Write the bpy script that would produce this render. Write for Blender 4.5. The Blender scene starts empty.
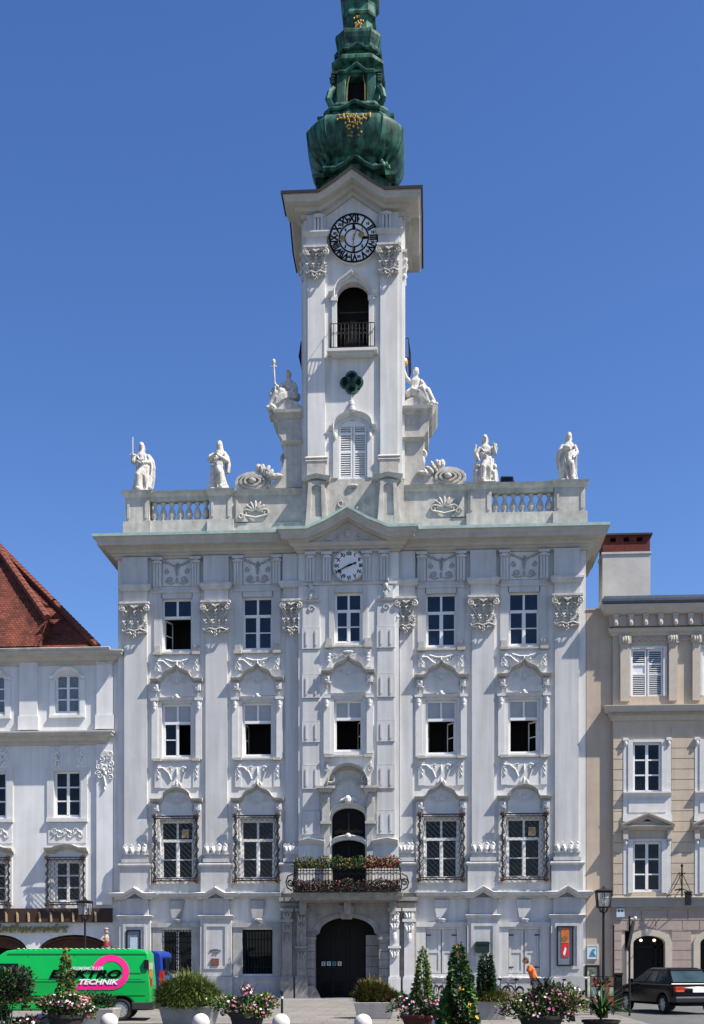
import bpy, bmesh, math, random
from mathutils import Vector, Matrix
random.seed(7)
SKY_ALT,SKY_AIR,SKY_DUST,SKY_OZ,SKY_STR,SKY_SAT,SUN_E,EXPO=1000,1.0,0.9,3.0,.083,1.21,5.0,1.08
C = bpy.context; S = C.scene; COL = S.collection
PI = math.pi; R = math.radians
# ---------------------------------------------------------------- camera model (level camera with vertical shift)
F = 1220.0; PSI = math.atan(78/1220); D = 52.4; CH = 1.6; HOR = 962; CX = D*math.tan(PSI)
def P(u, v, Y=0.0):
    """measured photo pixel on the upright plane y=Y -> (x, z) in metres"""
    dy = D+Y; dx = dy*math.tan(math.atan((u-352)/F)-PSI); zc = -dx*math.sin(PSI)+dy*math.cos(PSI)
    return CX+dx, CH-(v-HOR)*zc/F
def PX(u, Y=0.0): return P(u, 900, Y)[0]
def YD(dist): return dist-D            # y of something this far from the camera
# ---------------------------------------------------------------- mesh collector
class G:
    def __init__(s): s.v=[]; s.f=[]; s.m=[]; s.sm=[]; s.cur=0; s.smooth=False
    def add(s, vs, fs):
        o=len(s.v); s.v.extend([tuple(p) for p in vs])
        for f in fs: s.f.append([i+o for i in f]); s.m.append(s.cur); s.sm.append(s.smooth)
    def box(s,x0,x1,y0,y1,z0,z1):
        s.add([(x0,y0,z0),(x1,y0,z0),(x1,y1,z0),(x0,y1,z0),(x0,y0,z1),(x1,y0,z1),(x1,y1,z1),(x0,y1,z1)],
              [(0,3,2,1),(4,5,6,7),(0,1,5,4),(1,2,6,5),(2,3,7,6),(3,0,4,7)])
    def cbox(s,cx,cy,cz,w,d,h): s.box(cx-w/2,cx+w/2,cy-d/2,cy+d/2,cz-h/2,cz+h/2)
    def quad(s,a,b,c,d): s.add([a,b,c,d],[(0,1,2,3)])
    def prism(s,poly,y0,y1):           # poly in xz, front y0, back y1
        n=len(poly); vs=[(x,y0,z) for x,z in poly]+[(x,y1,z) for x,z in poly]
        s.add(vs,[tuple(range(n)),tuple(range(2*n-1,n-1,-1))]+[(i,n+i,n+(i+1)%n,(i+1)%n) for i in range(n)])
    def strip(s,top,bot,y0,y1):        # solid between two xz polylines of equal length
        for i in range(len(top)-1):
            s.prism([bot[i],bot[i+1],top[i+1],top[i]],y0,y1)
    def sweep(s,path,prof,closed=False,caps=True):   # path (x,y,z) in plan with z offset; prof (out, h)
        n=len(path); k=len(prof); segs=[]
        for i in range(n if closed else n-1):
            a=path[i]; b=path[(i+1)%n]; dx=b[0]-a[0]; dy=b[1]-a[1]; L=math.hypot(dx,dy) or 1
            segs.append((dy/L,-dx/L))
        vs=[]
        for i in range(n):
            if closed: n1=segs[i-1]; n2=segs[i]
            else: n1=segs[max(i-1,0)]; n2=segs[min(i,len(segs)-1)]
            q=1+n1[0]*n2[0]+n1[1]*n2[1]; mx=(n1[0]+n2[0])/q; my=(n1[1]+n2[1])/q
            for d,h in prof: vs.append((path[i][0]+mx*d,path[i][1]+my*d,path[i][2]+h))
        fs=[]
        for i in range(n if closed else n-1):
            j=(i+1)%n
            for a in range(k):
                b=(a+1)%k; fs.append((i*k+a,j*k+a,j*k+b,i*k+b))
        if not closed and caps: fs+= [tuple(range(k)),tuple(range((n-1)*k+k-1,(n-1)*k-1,-1))]
        s.add(vs,fs)
    def hood(s,pts,y,prof):            # moulding on a wall at y; pts (x,z)
        s.sweep([(x,y,z) for x,z in pts],prof)
    def tube(s,pts,r,n=6,caps=True,flat=1.0):
        pts=[Vector(p) for p in pts]; rs=r if isinstance(r,(list,tuple)) else [r]*len(pts)
        vs=[]; up=None
        for i,p in enumerate(pts):
            t=(pts[min(i+1,len(pts)-1)]-pts[max(i-1,0)]).normalized()
            if up is None: up=Vector((0,0,1)) if abs(t.z)<.9 else Vector((1,0,0))
            a=t.cross(up)
            if a.length<1e-4: a=t.cross(Vector((0,1,0)))
            a.normalize(); b=t.cross(a).normalized(); up=-b if up.dot(b)<0 else b
            for q in range(n):
                w=2*PI*q/n; o=(a*math.cos(w)+b*math.sin(w))*rs[i]; o.y*=flat; vs.append(p+o)
        fs=[(i*n+q,i*n+(q+1)%n,(i+1)*n+(q+1)%n,(i+1)*n+q) for i in range(len(pts)-1) for q in range(n)]
        if caps: fs+=[tuple(range(n-1,-1,-1)),tuple(range((len(pts)-1)*n,len(pts)*n))]
        s.add(vs,fs)
    def rod(s,a,b,r,n=5): s.tube([a,b],r,n)
    def lathe(s,cx,cy,prof,n=12,rot=0):  # prof (r,z)
        k=len(prof); vs=[(cx+r*math.cos(rot+2*PI*q/n),cy+r*math.sin(rot+2*PI*q/n),z) for r,z in prof for q in range(n)]
        fs=[(i*n+q,i*n+(q+1)%n,(i+1)*n+(q+1)%n,(i+1)*n+q) for i in range(k-1) for q in range(n)]
        fs+=[tuple(range(n-1,-1,-1)),tuple(range((k-1)*n,k*n))]
        s.add(vs,fs)
    def ell(s,c,r,n=8,m=5,M=None):
        vs=[];
        for i in range(m+1):
            a=PI*i/m
            for q in range(n):
                w=2*PI*q/n; p=Vector((r[0]*math.sin(a)*math.cos(w),r[1]*math.sin(a)*math.sin(w),r[2]*math.cos(a)))
                if M is not None: p=M@p
                vs.append((c[0]+p.x,c[1]+p.y,c[2]+p.z))
        s.add(vs,[(i*n+q,(i+1)*n+q,(i+1)*n+(q+1)%n,i*n+(q+1)%n) for i in range(m) for q in range(n)])
    def leafr(s,x,z,L,W,ang,y,dep=.05):  # relief leaf lying on a wall
        s.ell((x,y,z),(L/2,dep,W/2),7,4,Matrix.Rotation(-ang,3,'Y'))
    def scroll(s,x,z,r,hand,y,th=.03,turns=1.4,a0=0,n=14):
        pts=[]
        for i in range(n+1):
            t=i/n; a=a0+hand*2*PI*turns*t; q=r*(1-.82*t); pts.append((x+q*math.cos(a),y,z+q*math.sin(a)))
        s.tube(pts,[th*(1-.3*i/n) for i in range(n+1)],5)
def bez(a,b,c,n=8): return [((1-t)**2*a[0]+2*t*(1-t)*b[0]+t*t*c[0],(1-t)**2*a[1]+2*t*(1-t)*b[1]+t*t*c[1]) for t in [i/n for i in range(n+1)]]
OFF={}
def link(o,parent=None):
    COL.objects.link(o)
    if parent is not None: o.parent=parent
def mesh_obj(name,g,mats,parent=None,normals=True):
    me=bpy.data.meshes.new(name); off=OFF.get(parent.name,(0,0,0)) if parent is not None else (0,0,0)
    me.from_pydata([(v[0]-off[0],v[1]-off[1],v[2]-off[2]) for v in g.v],[],g.f)
    if not isinstance(mats,(list,tuple)): mats=[mats]
    for m in mats: me.materials.append(m)
    me.polygons.foreach_set('material_index',g.m); me.polygons.foreach_set('use_smooth',g.sm)
    me.update()
    if normals:
        bm=bmesh.new(); bm.from_mesh(me); bmesh.ops.recalc_face_normals(bm,faces=bm.faces); bm.to_mesh(me); bm.free()
    o=bpy.data.objects.new(name,me); link(o,parent)
    if parent is not None: OFF[o.name]=off
    return o
part=mesh_obj
def tag(o,label,cat,group=None):
    o['label']=label; o['category']=cat
    if group: o['group']=group
    return o
def thing(name,label,cat,loc=(0,0,0),rotz=0,group=None,world=False):
    o=bpy.data.objects.new(name,None); o.empty_display_size=.3; COL.objects.link(o); o.location=loc; o.rotation_euler=(0,0,rotz)
    tag(o,label,cat,group)
    if world: OFF[o.name]=tuple(loc)
    return o
def struct(o): o['kind']='structure'; return o
def copy_tree(o,parent=None):
    c=o.copy(); COL.objects.link(c)
    if parent is not None: c.parent=parent
    for ch in list(o.children): copy_tree(ch,c)
    return c
def bevel(o,w,seg=2,ang=35):
    m=o.modifiers.new('bevel','BEVEL'); m.width=w; m.segments=seg; m.limit_method='ANGLE'; m.angle_limit=R(ang); return o
def apply_mods(o):
    dg=C.evaluated_depsgraph_get(); e=o.evaluated_get(dg); me=bpy.data.meshes.new_from_object(e)
    o.modifiers.clear(); o.data=me; return o
def text_obj(name,body,size,mat,parent,loc,rot=(PI/2,0,0),ext=.004,shear=0,bold=0,align='CENTER',sx=1):
    cu=bpy.data.curves.new(name,'FONT'); cu.body=body; cu.size=size; cu.extrude=ext; cu.shear=shear; cu.offset=bold; cu.align_x=align; cu.align_y='CENTER'; cu.resolution_u=3
    t=bpy.data.objects.new(name,cu); COL.objects.link(t); C.view_layer.update()
    me=bpy.data.meshes.new_from_object(t.evaluated_get(C.evaluated_depsgraph_get())); bpy.data.objects.remove(t)
    mw=Matrix.Translation(loc)@Matrix.Rotation(rot[2],4,'Z')@Matrix.Rotation(rot[0],4,'X')@Matrix.Diagonal((sx,1,1,1))
    me.transform(mw); me.materials.clear(); me.materials.append(mat)
    o=bpy.data.objects.new(name,me); link(o,parent); return o
# ---------------------------------------------------------------- materials
ALB=.84
def M(name,col,rough=.75,var=.1,scale=2.5,bump=0,bscale=30,metal=0,streak=0,spec=.3,dirt=None,stretch=(1,1,1)):
    col=tuple(c*ALB for c in col); dirt=dirt and tuple(c*ALB for c in dirt)
    m=bpy.data.materials.new(name); m.use_nodes=True; nt=m.node_tree; b=nt.nodes['Principled BSDF']
    b.inputs['Roughness'].default_value=rough; b.inputs['Metallic'].default_value=metal; b.inputs['Specular IOR Level'].default_value=spec
    tc=nt.nodes.new('ShaderNodeTexCoord'); mp=nt.nodes.new('ShaderNodeMapping'); mp.inputs['Scale'].default_value=stretch
    nt.links.new(tc.outputs['Object'],mp.inputs['Vector'])
    n=nt.nodes.new('ShaderNodeTexNoise'); n.inputs['Scale'].default_value=scale; n.inputs['Detail'].default_value=6; n.inputs['Roughness'].default_value=.65
    nt.links.new(mp.outputs[0],n.inputs['Vector'])
    r=nt.nodes.new('ShaderNodeValToRGB'); e=r.color_ramp.elements
    e[0].position=.3; e[1].position=.7
    lo=dirt or tuple(c*(1-var) for c in col); hi=tuple(min(1,c*(1+var)) for c in col)
    e[0].color=(*lo,1); e[1].color=(*hi,1); nt.links.new(n.outputs['Fac'],r.inputs['Fac']); out=r.outputs['Color']
    if streak:
        mp2=nt.nodes.new('ShaderNodeMapping'); mp2.inputs['Scale'].default_value=(3.2,3.2,.22); nt.links.new(tc.outputs['Object'],mp2.inputs['Vector'])
        n2=nt.nodes.new('ShaderNodeTexNoise'); n2.inputs['Scale'].default_value=1.3; n2.inputs['Detail'].default_value=5; nt.links.new(mp2.outputs[0],n2.inputs['Vector'])
        r2=nt.nodes.new('ShaderNodeValToRGB'); r2.color_ramp.elements[0].position=.35; r2.color_ramp.elements[1].position=.65
        k=1-streak; r2.color_ramp.elements[0].color=(k,k,k*.98,1); r2.color_ramp.elements[1].color=(1,1,1,1); nt.links.new(n2.outputs['Fac'],r2.inputs['Fac'])
        mx=nt.nodes.new('ShaderNodeMix'); mx.data_type='RGBA'; mx.blend_type='MULTIPLY'; mx.inputs['Factor'].default_value=1
        nt.links.new(out,mx.inputs['A']); nt.links.new(r2.outputs['Color'],mx.inputs['B']); out=mx.outputs['Result']
    nt.links.new(out,b.inputs['Base Color'])
    if bump:
        n3=nt.nodes.new('ShaderNodeTexNoise'); n3.inputs['Scale'].default_value=bscale; n3.inputs['Detail'].default_value=4; nt.links.new(mp.outputs[0],n3.inputs['Vector'])
        bp=nt.nodes.new('ShaderNodeBump'); bp.inputs['Strength'].default_value=bump; bp.inputs['Distance'].default_value=.03
        nt.links.new(n3.outputs['Fac'],bp.inputs['Height']); nt.links.new(bp.outputs[0],b.inputs['Normal'])
    return m
def bricky(m,vec_scale,bw,rh,c1,c2,mortar,msize=.02,bump=.4,swap=None,offs=.5):
    nt=m.node_tree; b=nt.nodes['Principled BSDF']; tc=nt.nodes.new('ShaderNodeTexCoord'); sp=nt.nodes.new('ShaderNodeSeparateXYZ'); cb=nt.nodes.new('ShaderNodeCombineXYZ')
    nt.links.new(tc.outputs['Object'],sp.inputs[0]); ax=swap or 'XY'
    nt.links.new(sp.outputs[ax[0]],cb.inputs['X']); nt.links.new(sp.outputs[ax[1]],cb.inputs['Y'])
    br=nt.nodes.new('ShaderNodeTexBrick'); br.inputs['Scale'].default_value=vec_scale; br.inputs['Brick Width'].default_value=bw; br.inputs['Row Height'].default_value=rh
    br.inputs['Color1'].default_value=(*c1,1); br.inputs['Color2'].default_value=(*c2,1); br.inputs['Mortar'].default_value=(*mortar,1); br.inputs['Mortar Size'].default_value=msize; br.offset=offs
    nt.links.new(cb.outputs[0],br.inputs['Vector'])
    old=b.inputs['Base Color'].links[0].from_socket
    mx=nt.nodes.new('ShaderNodeMix'); mx.data_type='RGBA'; mx.blend_type='MULTIPLY'; mx.inputs['Factor'].default_value=1
    nt.links.new(old,mx.inputs['A']); nt.links.new(br.outputs['Color'],mx.inputs['B']); nt.links.new(mx.outputs['Result'],b.inputs['Base Color'])
    bp=nt.nodes.new('ShaderNodeBump'); bp.inputs['Strength'].default_value=bump; bp.inputs['Distance'].default_value=.02; bp.invert=True
    nt.links.new(br.outputs['Fac'],bp.inputs['Height']); nt.links.new(bp.outputs[0],b.inputs['Normal']); return m
WHITE=M('white_stucco',(.725,.72,.705),.85,.085,.7,.25,60,streak=.17)
GREYW=M('pale_grey_stucco',(.60,.60,.60),.85,.07,.8,.25,60,streak=.17)
TRIM=M('white_trim',(.66,.655,.645),.8,.07,3,.2,50,streak=.08)
STONE=M('weathered_stone',(.54,.515,.475),.9,.22,2.2,.35,40,streak=.2)
CORN=M('cornice_stone',(.50,.475,.43),.9,.12,1.6,.2,40,streak=.08)
STAT=M('statue_stone',(.52,.505,.47),.9,.3,5,.5,26)
HOODM=M('weathered_shaded_moulding',(.47,.455,.43),.9,.18,4,.3,40,streak=.12)  # weathered grey-beige, darkened further for shade lines missing under the ledges
PORT=M('portal_stone',(.31,.295,.28),.9,.25,2,.4,30,streak=.2)
FRAME=M('window_paint',(.80,.80,.79),.45,.03,6)
GLASS=M('window_glass',(.003,.005,.011),.05,.3,.8,spec=.28)
def ripple(m,sc,st):
    nt=m.node_tree; b=nt.nodes['Principled BSDF']; tc=nt.nodes.new('ShaderNodeTexCoord'); n=nt.nodes.new('ShaderNodeTexNoise'); n.inputs['Scale'].default_value=sc; n.inputs['Detail'].default_value=1; nt.links.new(tc.outputs['Object'],n.inputs['Vector'])
    bp=nt.nodes.new('ShaderNodeBump'); bp.inputs['Strength'].default_value=st; bp.inputs['Distance'].default_value=.06; nt.links.new(n.outputs['Fac'],bp.inputs['Height']); nt.links.new(bp.outputs[0],b.inputs['Normal'])
ripple(GLASS,1.3,.35)
GLASSB=M('window_glass_painted_sky',(.007,.014,.034),.05,.5,.7,spec=.45); ripple(GLASSB,1.1,.45)  # sky reflection painted in as a navy base colour
BLIND=M('blind',(.42,.43,.45),.6,.06,3)
DARK=M('unlit_room_black',(.018,.016,.016),.9,.2,2)  # near-black base colour stands in for the darkness of unlit rooms
IRON=M('black_iron',(.014,.014,.015),.6,.3,8,spec=.2)
RUST=M('rusty_iron',(.07,.035,.022),.8,.4,10)
COPLT=M('pale_copper',(.42,.57,.53),.6,.15,3,streak=.15)
COPGR=M('green_copper',(.055,.19,.135),.55,.5,2.4,.25,14,metal=0,streak=.75,spec=.22,dirt=(.004,.018,.015),stretch=(1,1,.5))
GOLD=M('old_gold',(.42,.27,.08),.5,.3,9,metal=.5)
BLACK=M('black_paint',(.008,.008,.009),.7,.2,6,spec=.15)
WOODD=M('dark_wood',(.006,.005,.004),.7,.3,6,.2,20,stretch=(1,1,.2))
LEAD=M('dark_roof_metal',(.035,.03,.03),.6,.2,4)
BEIGE=M('beige_stucco',(.56,.47,.365),.9,.08,1.3,.25,50,streak=.12)
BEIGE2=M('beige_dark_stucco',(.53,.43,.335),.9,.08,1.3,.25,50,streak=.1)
PINK=M('pinkish_stone',(.40,.32,.285),.9,.1,2,.2,40,streak=.1)
BTRIM=M('beige_trim',(.52,.46,.385),.85,.08,3,.2,40)
ROOF=M('roof_tiles',(.20,.055,.034),.85,.35,1.4,.1,20,dirt=(.07,.022,.016))
bricky(ROOF,1,.16,.105,(1.15,1.05,1),(.62,.56,.52),(.3,.26,.24),.014,.7,'XZ')
RIDGE=M('ridge_tiles',(.17,.052,.033),.8,.25,3)
BRICKM=M('chimney_brick',(.12,.025,.02),.85,.3,5)
# ================================================================ TOWN HALL
XA=-0.13
TH=thing('town_hall','white baroque town hall with green copper spire and two clocks in its tall tower front','town hall',(XA,0,0),world=True)
BAYY=-.35; BH=2.15; HW=10.09; DEEP=14
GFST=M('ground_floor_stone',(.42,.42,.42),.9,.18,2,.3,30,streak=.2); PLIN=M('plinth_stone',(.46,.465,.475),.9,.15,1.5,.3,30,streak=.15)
GFWALL=M('ground_floor_stucco',(.55,.55,.55),.88,.1,1.0,.3,40,streak=.2)
COLS=[-7.48,-3.96,3.96,7.48]
def wallsheet(g,x0,x1,z0,z1,y,holes,reveal):
    xs=sorted({x0,x1,*[h[0] for h in holes],*[h[1] for h in holes]}); zs=sorted({z0,z1,*[h[2] for h in holes],*[h[3] for h in holes]})
    for i in range(len(xs)-1):
        for j in range(len(zs)-1):
            mx=(xs[i]+xs[i+1])/2; mz=(zs[j]+zs[j+1])/2
            if any(h[0]<mx<h[1] and h[2]<mz<h[3] for h in holes): continue
            g.quad((xs[i],y,zs[j]),(xs[i+1],y,zs[j]),(xs[i+1],y,zs[j+1]),(xs[i],y,zs[j+1]))
    for a,b,c,d in holes:
        r=y+reveal
        g.quad((a,y,c),(a,r,c),(a,r,d),(a,y,d)); g.quad((b,y,c),(b,r,c),(b,r,d),(b,y,d))
        g.quad((a,y,d),(b,y,d),(b,r,d),(a,r,d)); g.quad((a,y,c),(b,y,c),(b,r,c),(a,r,c))
# window rectangles (half width, z0, z1)
WTOP=(.68,15.11,17.4); WMID=(.665,10.5,12.83); WGR=(.75,5.18,7.74); WGF=(.66,1.08,3.0)
holesL=[]; holesR=[]
for c in COLS:
    for hw,a,b in (WTOP,WMID,WGR,WGF):
        (holesL if c<0 else holesR).append((XA+c-hw,XA+c+hw,a,b))
g=G(); wallsheet(g,XA-HW,XA-BH,0,19.4,0,holesL,.3); wallsheet(g,XA+BH,XA+HW,0,19.4,0,holesR,.3)
# central bay with door and windows
BD=(XA-.72,XA+.72,4.62,8.25)
wallsheet(g,XA-BH,XA+BH,0,19.4,BAYY,[(XA-.6,XA+.6,15.25,17.4),(XA-.62,XA+.62,10.6,12.8),BD,(XA-1.46,XA+1.36,0,3.6)],.35)
for s in (-1,1): g.quad((XA+s*BH,BAYY,0),(XA+s*BH,0,0),(XA+s*BH,0,19.4),(XA+s*BH,BAYY,19.4))
for s in (-1,1): g.quad((XA+s*HW,0,0),(XA+s*HW,DEEP,0),(XA+s*HW,DEEP,19.9),(XA+s*HW,0,19.9))
g.quad((XA-HW,DEEP,0),(XA+HW,DEEP,0),(XA+HW,DEEP,19.9),(XA-HW,DEEP,19.9))
# arched head of the balcony door
a=[(XA-.72*math.cos(PI*k/14),7.7+.5*math.sin(PI*k/14)**.8) for k in range(15)]
g.strip([(x,8.26) for x,z in a],a,BAYY+.004,BAYY+.3)
wall=part('wall',g,WHITE,TH,normals=False)
g=G(); g.box(XA-HW+.3,XA+HW-.3,1.6,1.7,0,19.3); part('dark_room_lining',g,DARK,TH)  # dark sheet close behind the windows, painted in place of room shade
g=G(); g.box(XA-HW+.01,XA+HW-.01,.35,DEEP-.01,19.3,19.4)
for z in (4.4,9.6,14.3): g.box(XA-HW+.05,XA+HW-.05,.36,1.55,z,z+.1)
part('floor_slab',g,DARK,TH)
# ---- windows
def window(parent,x,z0,z1,hw,y,low=('glass','glass'),up='glass',ajar=None,bars=1,depth=.13,trans=.64,glass=None):
    g=G(); a,b=x-hw,x+hw; yf=y+depth; zt=z0+(z1-z0)*trans; bw=.10
    g.box(a+.003,a+bw,yf,yf+.1,z0+.003,z1-.003); g.box(b-bw,b-.003,yf,yf+.1,z0+.003,z1-.003)
    g.box(a+bw,b-bw,yf,yf+.1,z1-bw,z1-.003); g.box(a+bw,b-bw,yf,yf+.1,z0+.003,z0+bw)
    g.box(a+bw,b-bw,yf-.03,yf+.09,zt-.06,zt+.06); g.box(x-.045,x+.045,yf-.012,yf+.088,zt+.06,z1-bw)
    both=low==('open','open')
    if not both: g.box(x-.05,x+.05,yf-.012,yf+.088,z0+bw,zt-.06)
    zs=[z0+bw+(zt-.06-z0-bw)*(k+1)/(bars+1) for k in range(bars)]
    for side,l,r in ((0,a+bw,x-.05),(1,x+.05,b-bw)):
        if low[side]=='glass':
            for zz in zs: g.box(l,r,yf+.002,yf+.07,zz-.022,zz+.022)
            for e0,e1,f0,f1 in ((l,l+.03,z0+bw,zt-.06),(r-.03,r,z0+bw,zt-.06)): g.box(e0,e1,yf+.004,yf+.06,f0,f1)
    w=part('window',g,FRAME,parent)
    g=G(); yg=yf+.045
    if up=='glass': g.box(a+bw,x-.045,yg,yg+.01,zt+.06,z1-bw); g.box(x+.045,b-bw,yg,yg+.01,zt+.06,z1-bw)
    for side,l,r in ((0,a+bw,x-.05),(1,x+.05,b-bw)):
        if low[side]=='glass': g.box(l,r,yg,yg+.01,z0+bw,zt-.06)
    if g.v: part('pane',g,glass or GLASS,w)
    if up=='blind':
        g=G(); g.box(a+bw,x-.045,yg,yg+.012,zt+.06,z1-bw); g.box(x+.045,b-bw,yg,yg+.012,zt+.06,z1-bw); part('blind',g,BLIND,w)
    if ajar:
        for side,ang in ajar:            # casement swung into the room
            hx=a+bw if side==0 else b-bw; sgn=1 if side==0 else -1; W=hw-bw
            def pt(u,t,z): return (hx+sgn*(u*math.cos(ang)-t*math.sin(ang)*0),yf+.1+u*math.sin(ang)+t,z)
            g=G()
            for u0,u1,f0,f1 in ((0,.07,z0+bw,zt-.06),(W-.07,W,z0+bw,zt-.06),(0,W,z0+bw,z0+bw+.07),(0,W,zt-.13,zt-.06),(0,W,zs[0]-.02,zs[0]+.02)):
                vs=[pt(u,t,z) for z in (f0,f1) for u,t in ((u0,0),(u1,0),(u1,.04),(u0,.04))]
                g.add(vs,[(0,3,2,1),(4,5,6,7),(0,1,5,4),(1,2,6,5),(2,3,7,6),(3,0,4,7)])
            part('sash',g,FRAME,w)
    return w
# ---- profile helpers
SMALL=[(-.03,-.12),(.05,-.12),(.08,-.06),(.14,-.05),(.2,.03),(.22,.06),(.0,.10),(-.03,.10)]
def scaled(p,k,h=None): h=h or k; return [(max(d,-.03)*k if d>0 else -.03,z*h) for d,z in p]
HOODP=[(-.03,-.10),(.07,-.10),(.10,-.03),(.22,-.015),(.28,.04),(.33,.07),(.33,.095),(-.03,.12)]
def mir(pts): return pts+[(-x,z) for x,z in pts[::-1] if abs(x)>1e-6]
OGEE=mir([(-1.14,0),(-.76,0),(-.66,.07),(-.55,.26),(-.42,.35),(-.28,.40),(-.15,.46),(-.07,.54),(0,.63)])
SEGH=mir([(-1.14,0),(-.68,0),(-.61,.07),(-.57,.24),(-.45,.36),(-.3,.44),(-.15,.48),(0,.50)])
def hood(cx,z,y,pts,name='window_hood',fill=True,k=1.0):
    g=G(); pp=[(cx+x*k,z+h) for x,h in pts]; g.hood(pp,y,HOODP)
    o=part(name,g,HOODM,TH)
    return o
def tympanum(cx,z,y,pts,zb,k=1.0):
    g=G(); pp=[(cx+x*k,z+h) for x,h in pts if abs(x)<.8]; g.strip(pp,[(x,zb) for x,_ in pp],y-.05,y+.02)
    for s in (-1,1):
        g.box(cx+s*.92-.13,cx+s*.92+.13,y-.2,y,z-.42,z-.13); g.scroll(cx+s*.92,z-.27,.1,s,y-.21,.03,1.3,PI/2); g.leafr(cx+s*.92,z-.5,.3,.11,PI/2,y-.05,.07); g.leafr(cx+s*.80,z-.42,.24,.08,PI/2+s*.7,y-.05,.06)
        g.scroll(cx+s*.35,z+.05,.16,s,y-.06,.03,1.2,PI/2)
    g.leafr(cx,z+.06,.3,.16,PI/2,y-.06,.06); g.tube([(cx-.3,y-.06,z-.02),(cx,y-.07,z-.16),(cx+.3,y-.06,z-.02)],.03,5)
    part('tympanum',g,TRIM,TH)
def apron(cx,z0,z1,y,v=0):
    """stucco relief below a window: side drops, curls, centre drop"""
    g=G(); H=z1-z0; rr=random.Random(int(cx*100+z0*10))
    g.box(cx-.98,cx+.98,y-.03,y+.02,z0,z1)
    for s in (-1,1):
        g.box(cx+s*.84-.14,cx+s*.84+.14,y-.06,y,z0+.02,z1-.05)
        for k in range(5): g.leafr(cx+s*.84+.03*(-1)**k,z1-.2-.1*k,.15,.07-.008*k,PI/2+.6*(-1)**k,y-.07,.035)
        pts=[(cx+s*.95,y-.06,z1-.18),(cx+s*.6,y-.07,z1-.2),(cx+s*.36,y-.07,z1-.42),(cx+s*.24,y-.06,z1-.72*min(1,H))]
        g.tube(pts,.035,5); g.scroll(cx+s*.3,z1-.28,.13,-s,y-.05,.03,1.2,PI/2+s*.6)
        g.leafr(cx+s*.14,z0+.16,.26,.09,PI/2+s*.5,y-.05,.05)
    g.leafr(cx,z1-.36,.42,.1,PI/2,y-.06,.06); g.leafr(cx,z0+.2,.34,.12,PI/2,y-.06,.06)
    if v: g.tube([(cx-.5,y-.05,z1-.12),(cx-.2,y-.06,z1-.22),(cx+.2,y-.06,z1-.22),(cx+.5,y-.05,z1-.12)],.035,5)
    part('apron_relief',g,TRIM,TH)
def sill(cx,z,y,hw=1.02,name='window_sill',ear=True):
    g=G(); g.box(cx-hw+.3,cx+hw-.3,y-.1,y+.02,z-.05,z+.02)
    for s in (-1,1):
        g.box(cx+s*(hw-.17)-.17,cx+s*(hw-.17)+.17,y-.22,y+.015,z-.085,z+.035)
        if ear: g.box(cx+s*(hw-.17)-.13,cx+s*(hw-.17)+.13,y-.12,y+.01,z+.035,z+.32)
    part(name,g,HOODM,TH)
def surround(cx,z0,z1,hw,y,side=True):
    g=G(); w=.16
    for s in (-1,1):
        g.box(cx+s*(hw+w/2)-w/2,cx+s*(hw+w/2)+w/2,y-.05,y+.02,z0,z1+.0)
        if side:
            g.box(cx+s*(hw+.3)-.135,cx+s*(hw+.3)+.135,y-.12,y+.02,z0,z1+.02)
            g.box(cx+s*(hw+.3)-.17,cx+s*(hw+.3)+.17,y-.18,y+.02,z1+.02,z1+.12)
            g.leafr(cx+s*(hw+.3),z1-.16,.36,.17,PI/2,y-.13,.07); g.ell((cx+s*(hw+.3),y-.15,z1-.32),(.07,.05,.09),6,4)
    g.box(cx-hw,cx+hw,y-.05,y+.02,z1,z1+.16)
    part('window_surround',g,TRIM,TH)
def grille(cx,z0,z1,hw,y,parent):
    g=G(); a,b=cx-hw,cx+hw; yf=y-.34; r=.024
    for x in (a,b):
        for yy in (yf,y-.02): g.rod((x,yy,z0),(x,yy,z1),r)
        g.tube([(x+.09*math.sin(k*.9)*(1 if x==b else -1)*-.8,yf,z0+(z1-z0)*k/40) for k in range(41)],.025,4)
        g.tube([(x+(.14*(1 if x==a else -1))+.03*math.sin(k*.9+1.5),yf+.01,z0+(z1-z0)*k/40) for k in range(41)],.012,4)
    for z in (z0,z1,z0+.1,z1-.1):
        g.rod((a,yf,z),(b,yf,z),r)
        for x in (a,b): g.rod((x,yf,z),(x,y-.02,z),r)
    # diagonal lattice
    st=.235; H=z1-z0; W=b-a; n=int((W+H)/st)
    for k in range(1,n+1):
        t=k*st
        for m in (0,1):
            p=[]; 
            x0=max(0,t-H); x1=min(W,t)
            if x1-x0<.05: continue
            q0=(x0,t-x0); q1=(x1,t-x1)
            pts=[(a+(q[0] if m==0 else W-q[0]),yf+.005*m,z0+q[1]) for q in (q0,q1)]
            g.rod(pts[0],pts[1],.0062,4)
    for x in (a,b):
        k=-1 if x==a else 1
        for j in range(int(H/.3)):
            z=z0+.08+.3*j
            g.scroll(x+k*.0,z+.12,.1,k,yf-.01,.015,1.3,PI/2)
    gg=part('window_grille',g,IRON,parent)
    for x in (a,b):
        for z in (z0,z1):
            g=G()
            for k in range(7): w=2*PI*k/7; g.leafr(x+.075*math.cos(w),z+.075*math.sin(w),.13,.06,w,yf-.02-.012*(k%2),.025)
            g.ell((x,yf-.05,z),(.032,.04,.032),6,4); part('rosette',g,RUST,gg)
    g=G(); g.rod((a+.1,yf-.01,z0+.015),(b-.1,yf-.01,z0+.015),.02,4)
    for k in range(9): g.ell((a+(b-a)*(k+.5)/9,yf-.01,z0+.03*(k%2)),(.055,.03,.04),6,4)
    part('leaf_border',g,RUST,gg)
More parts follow.
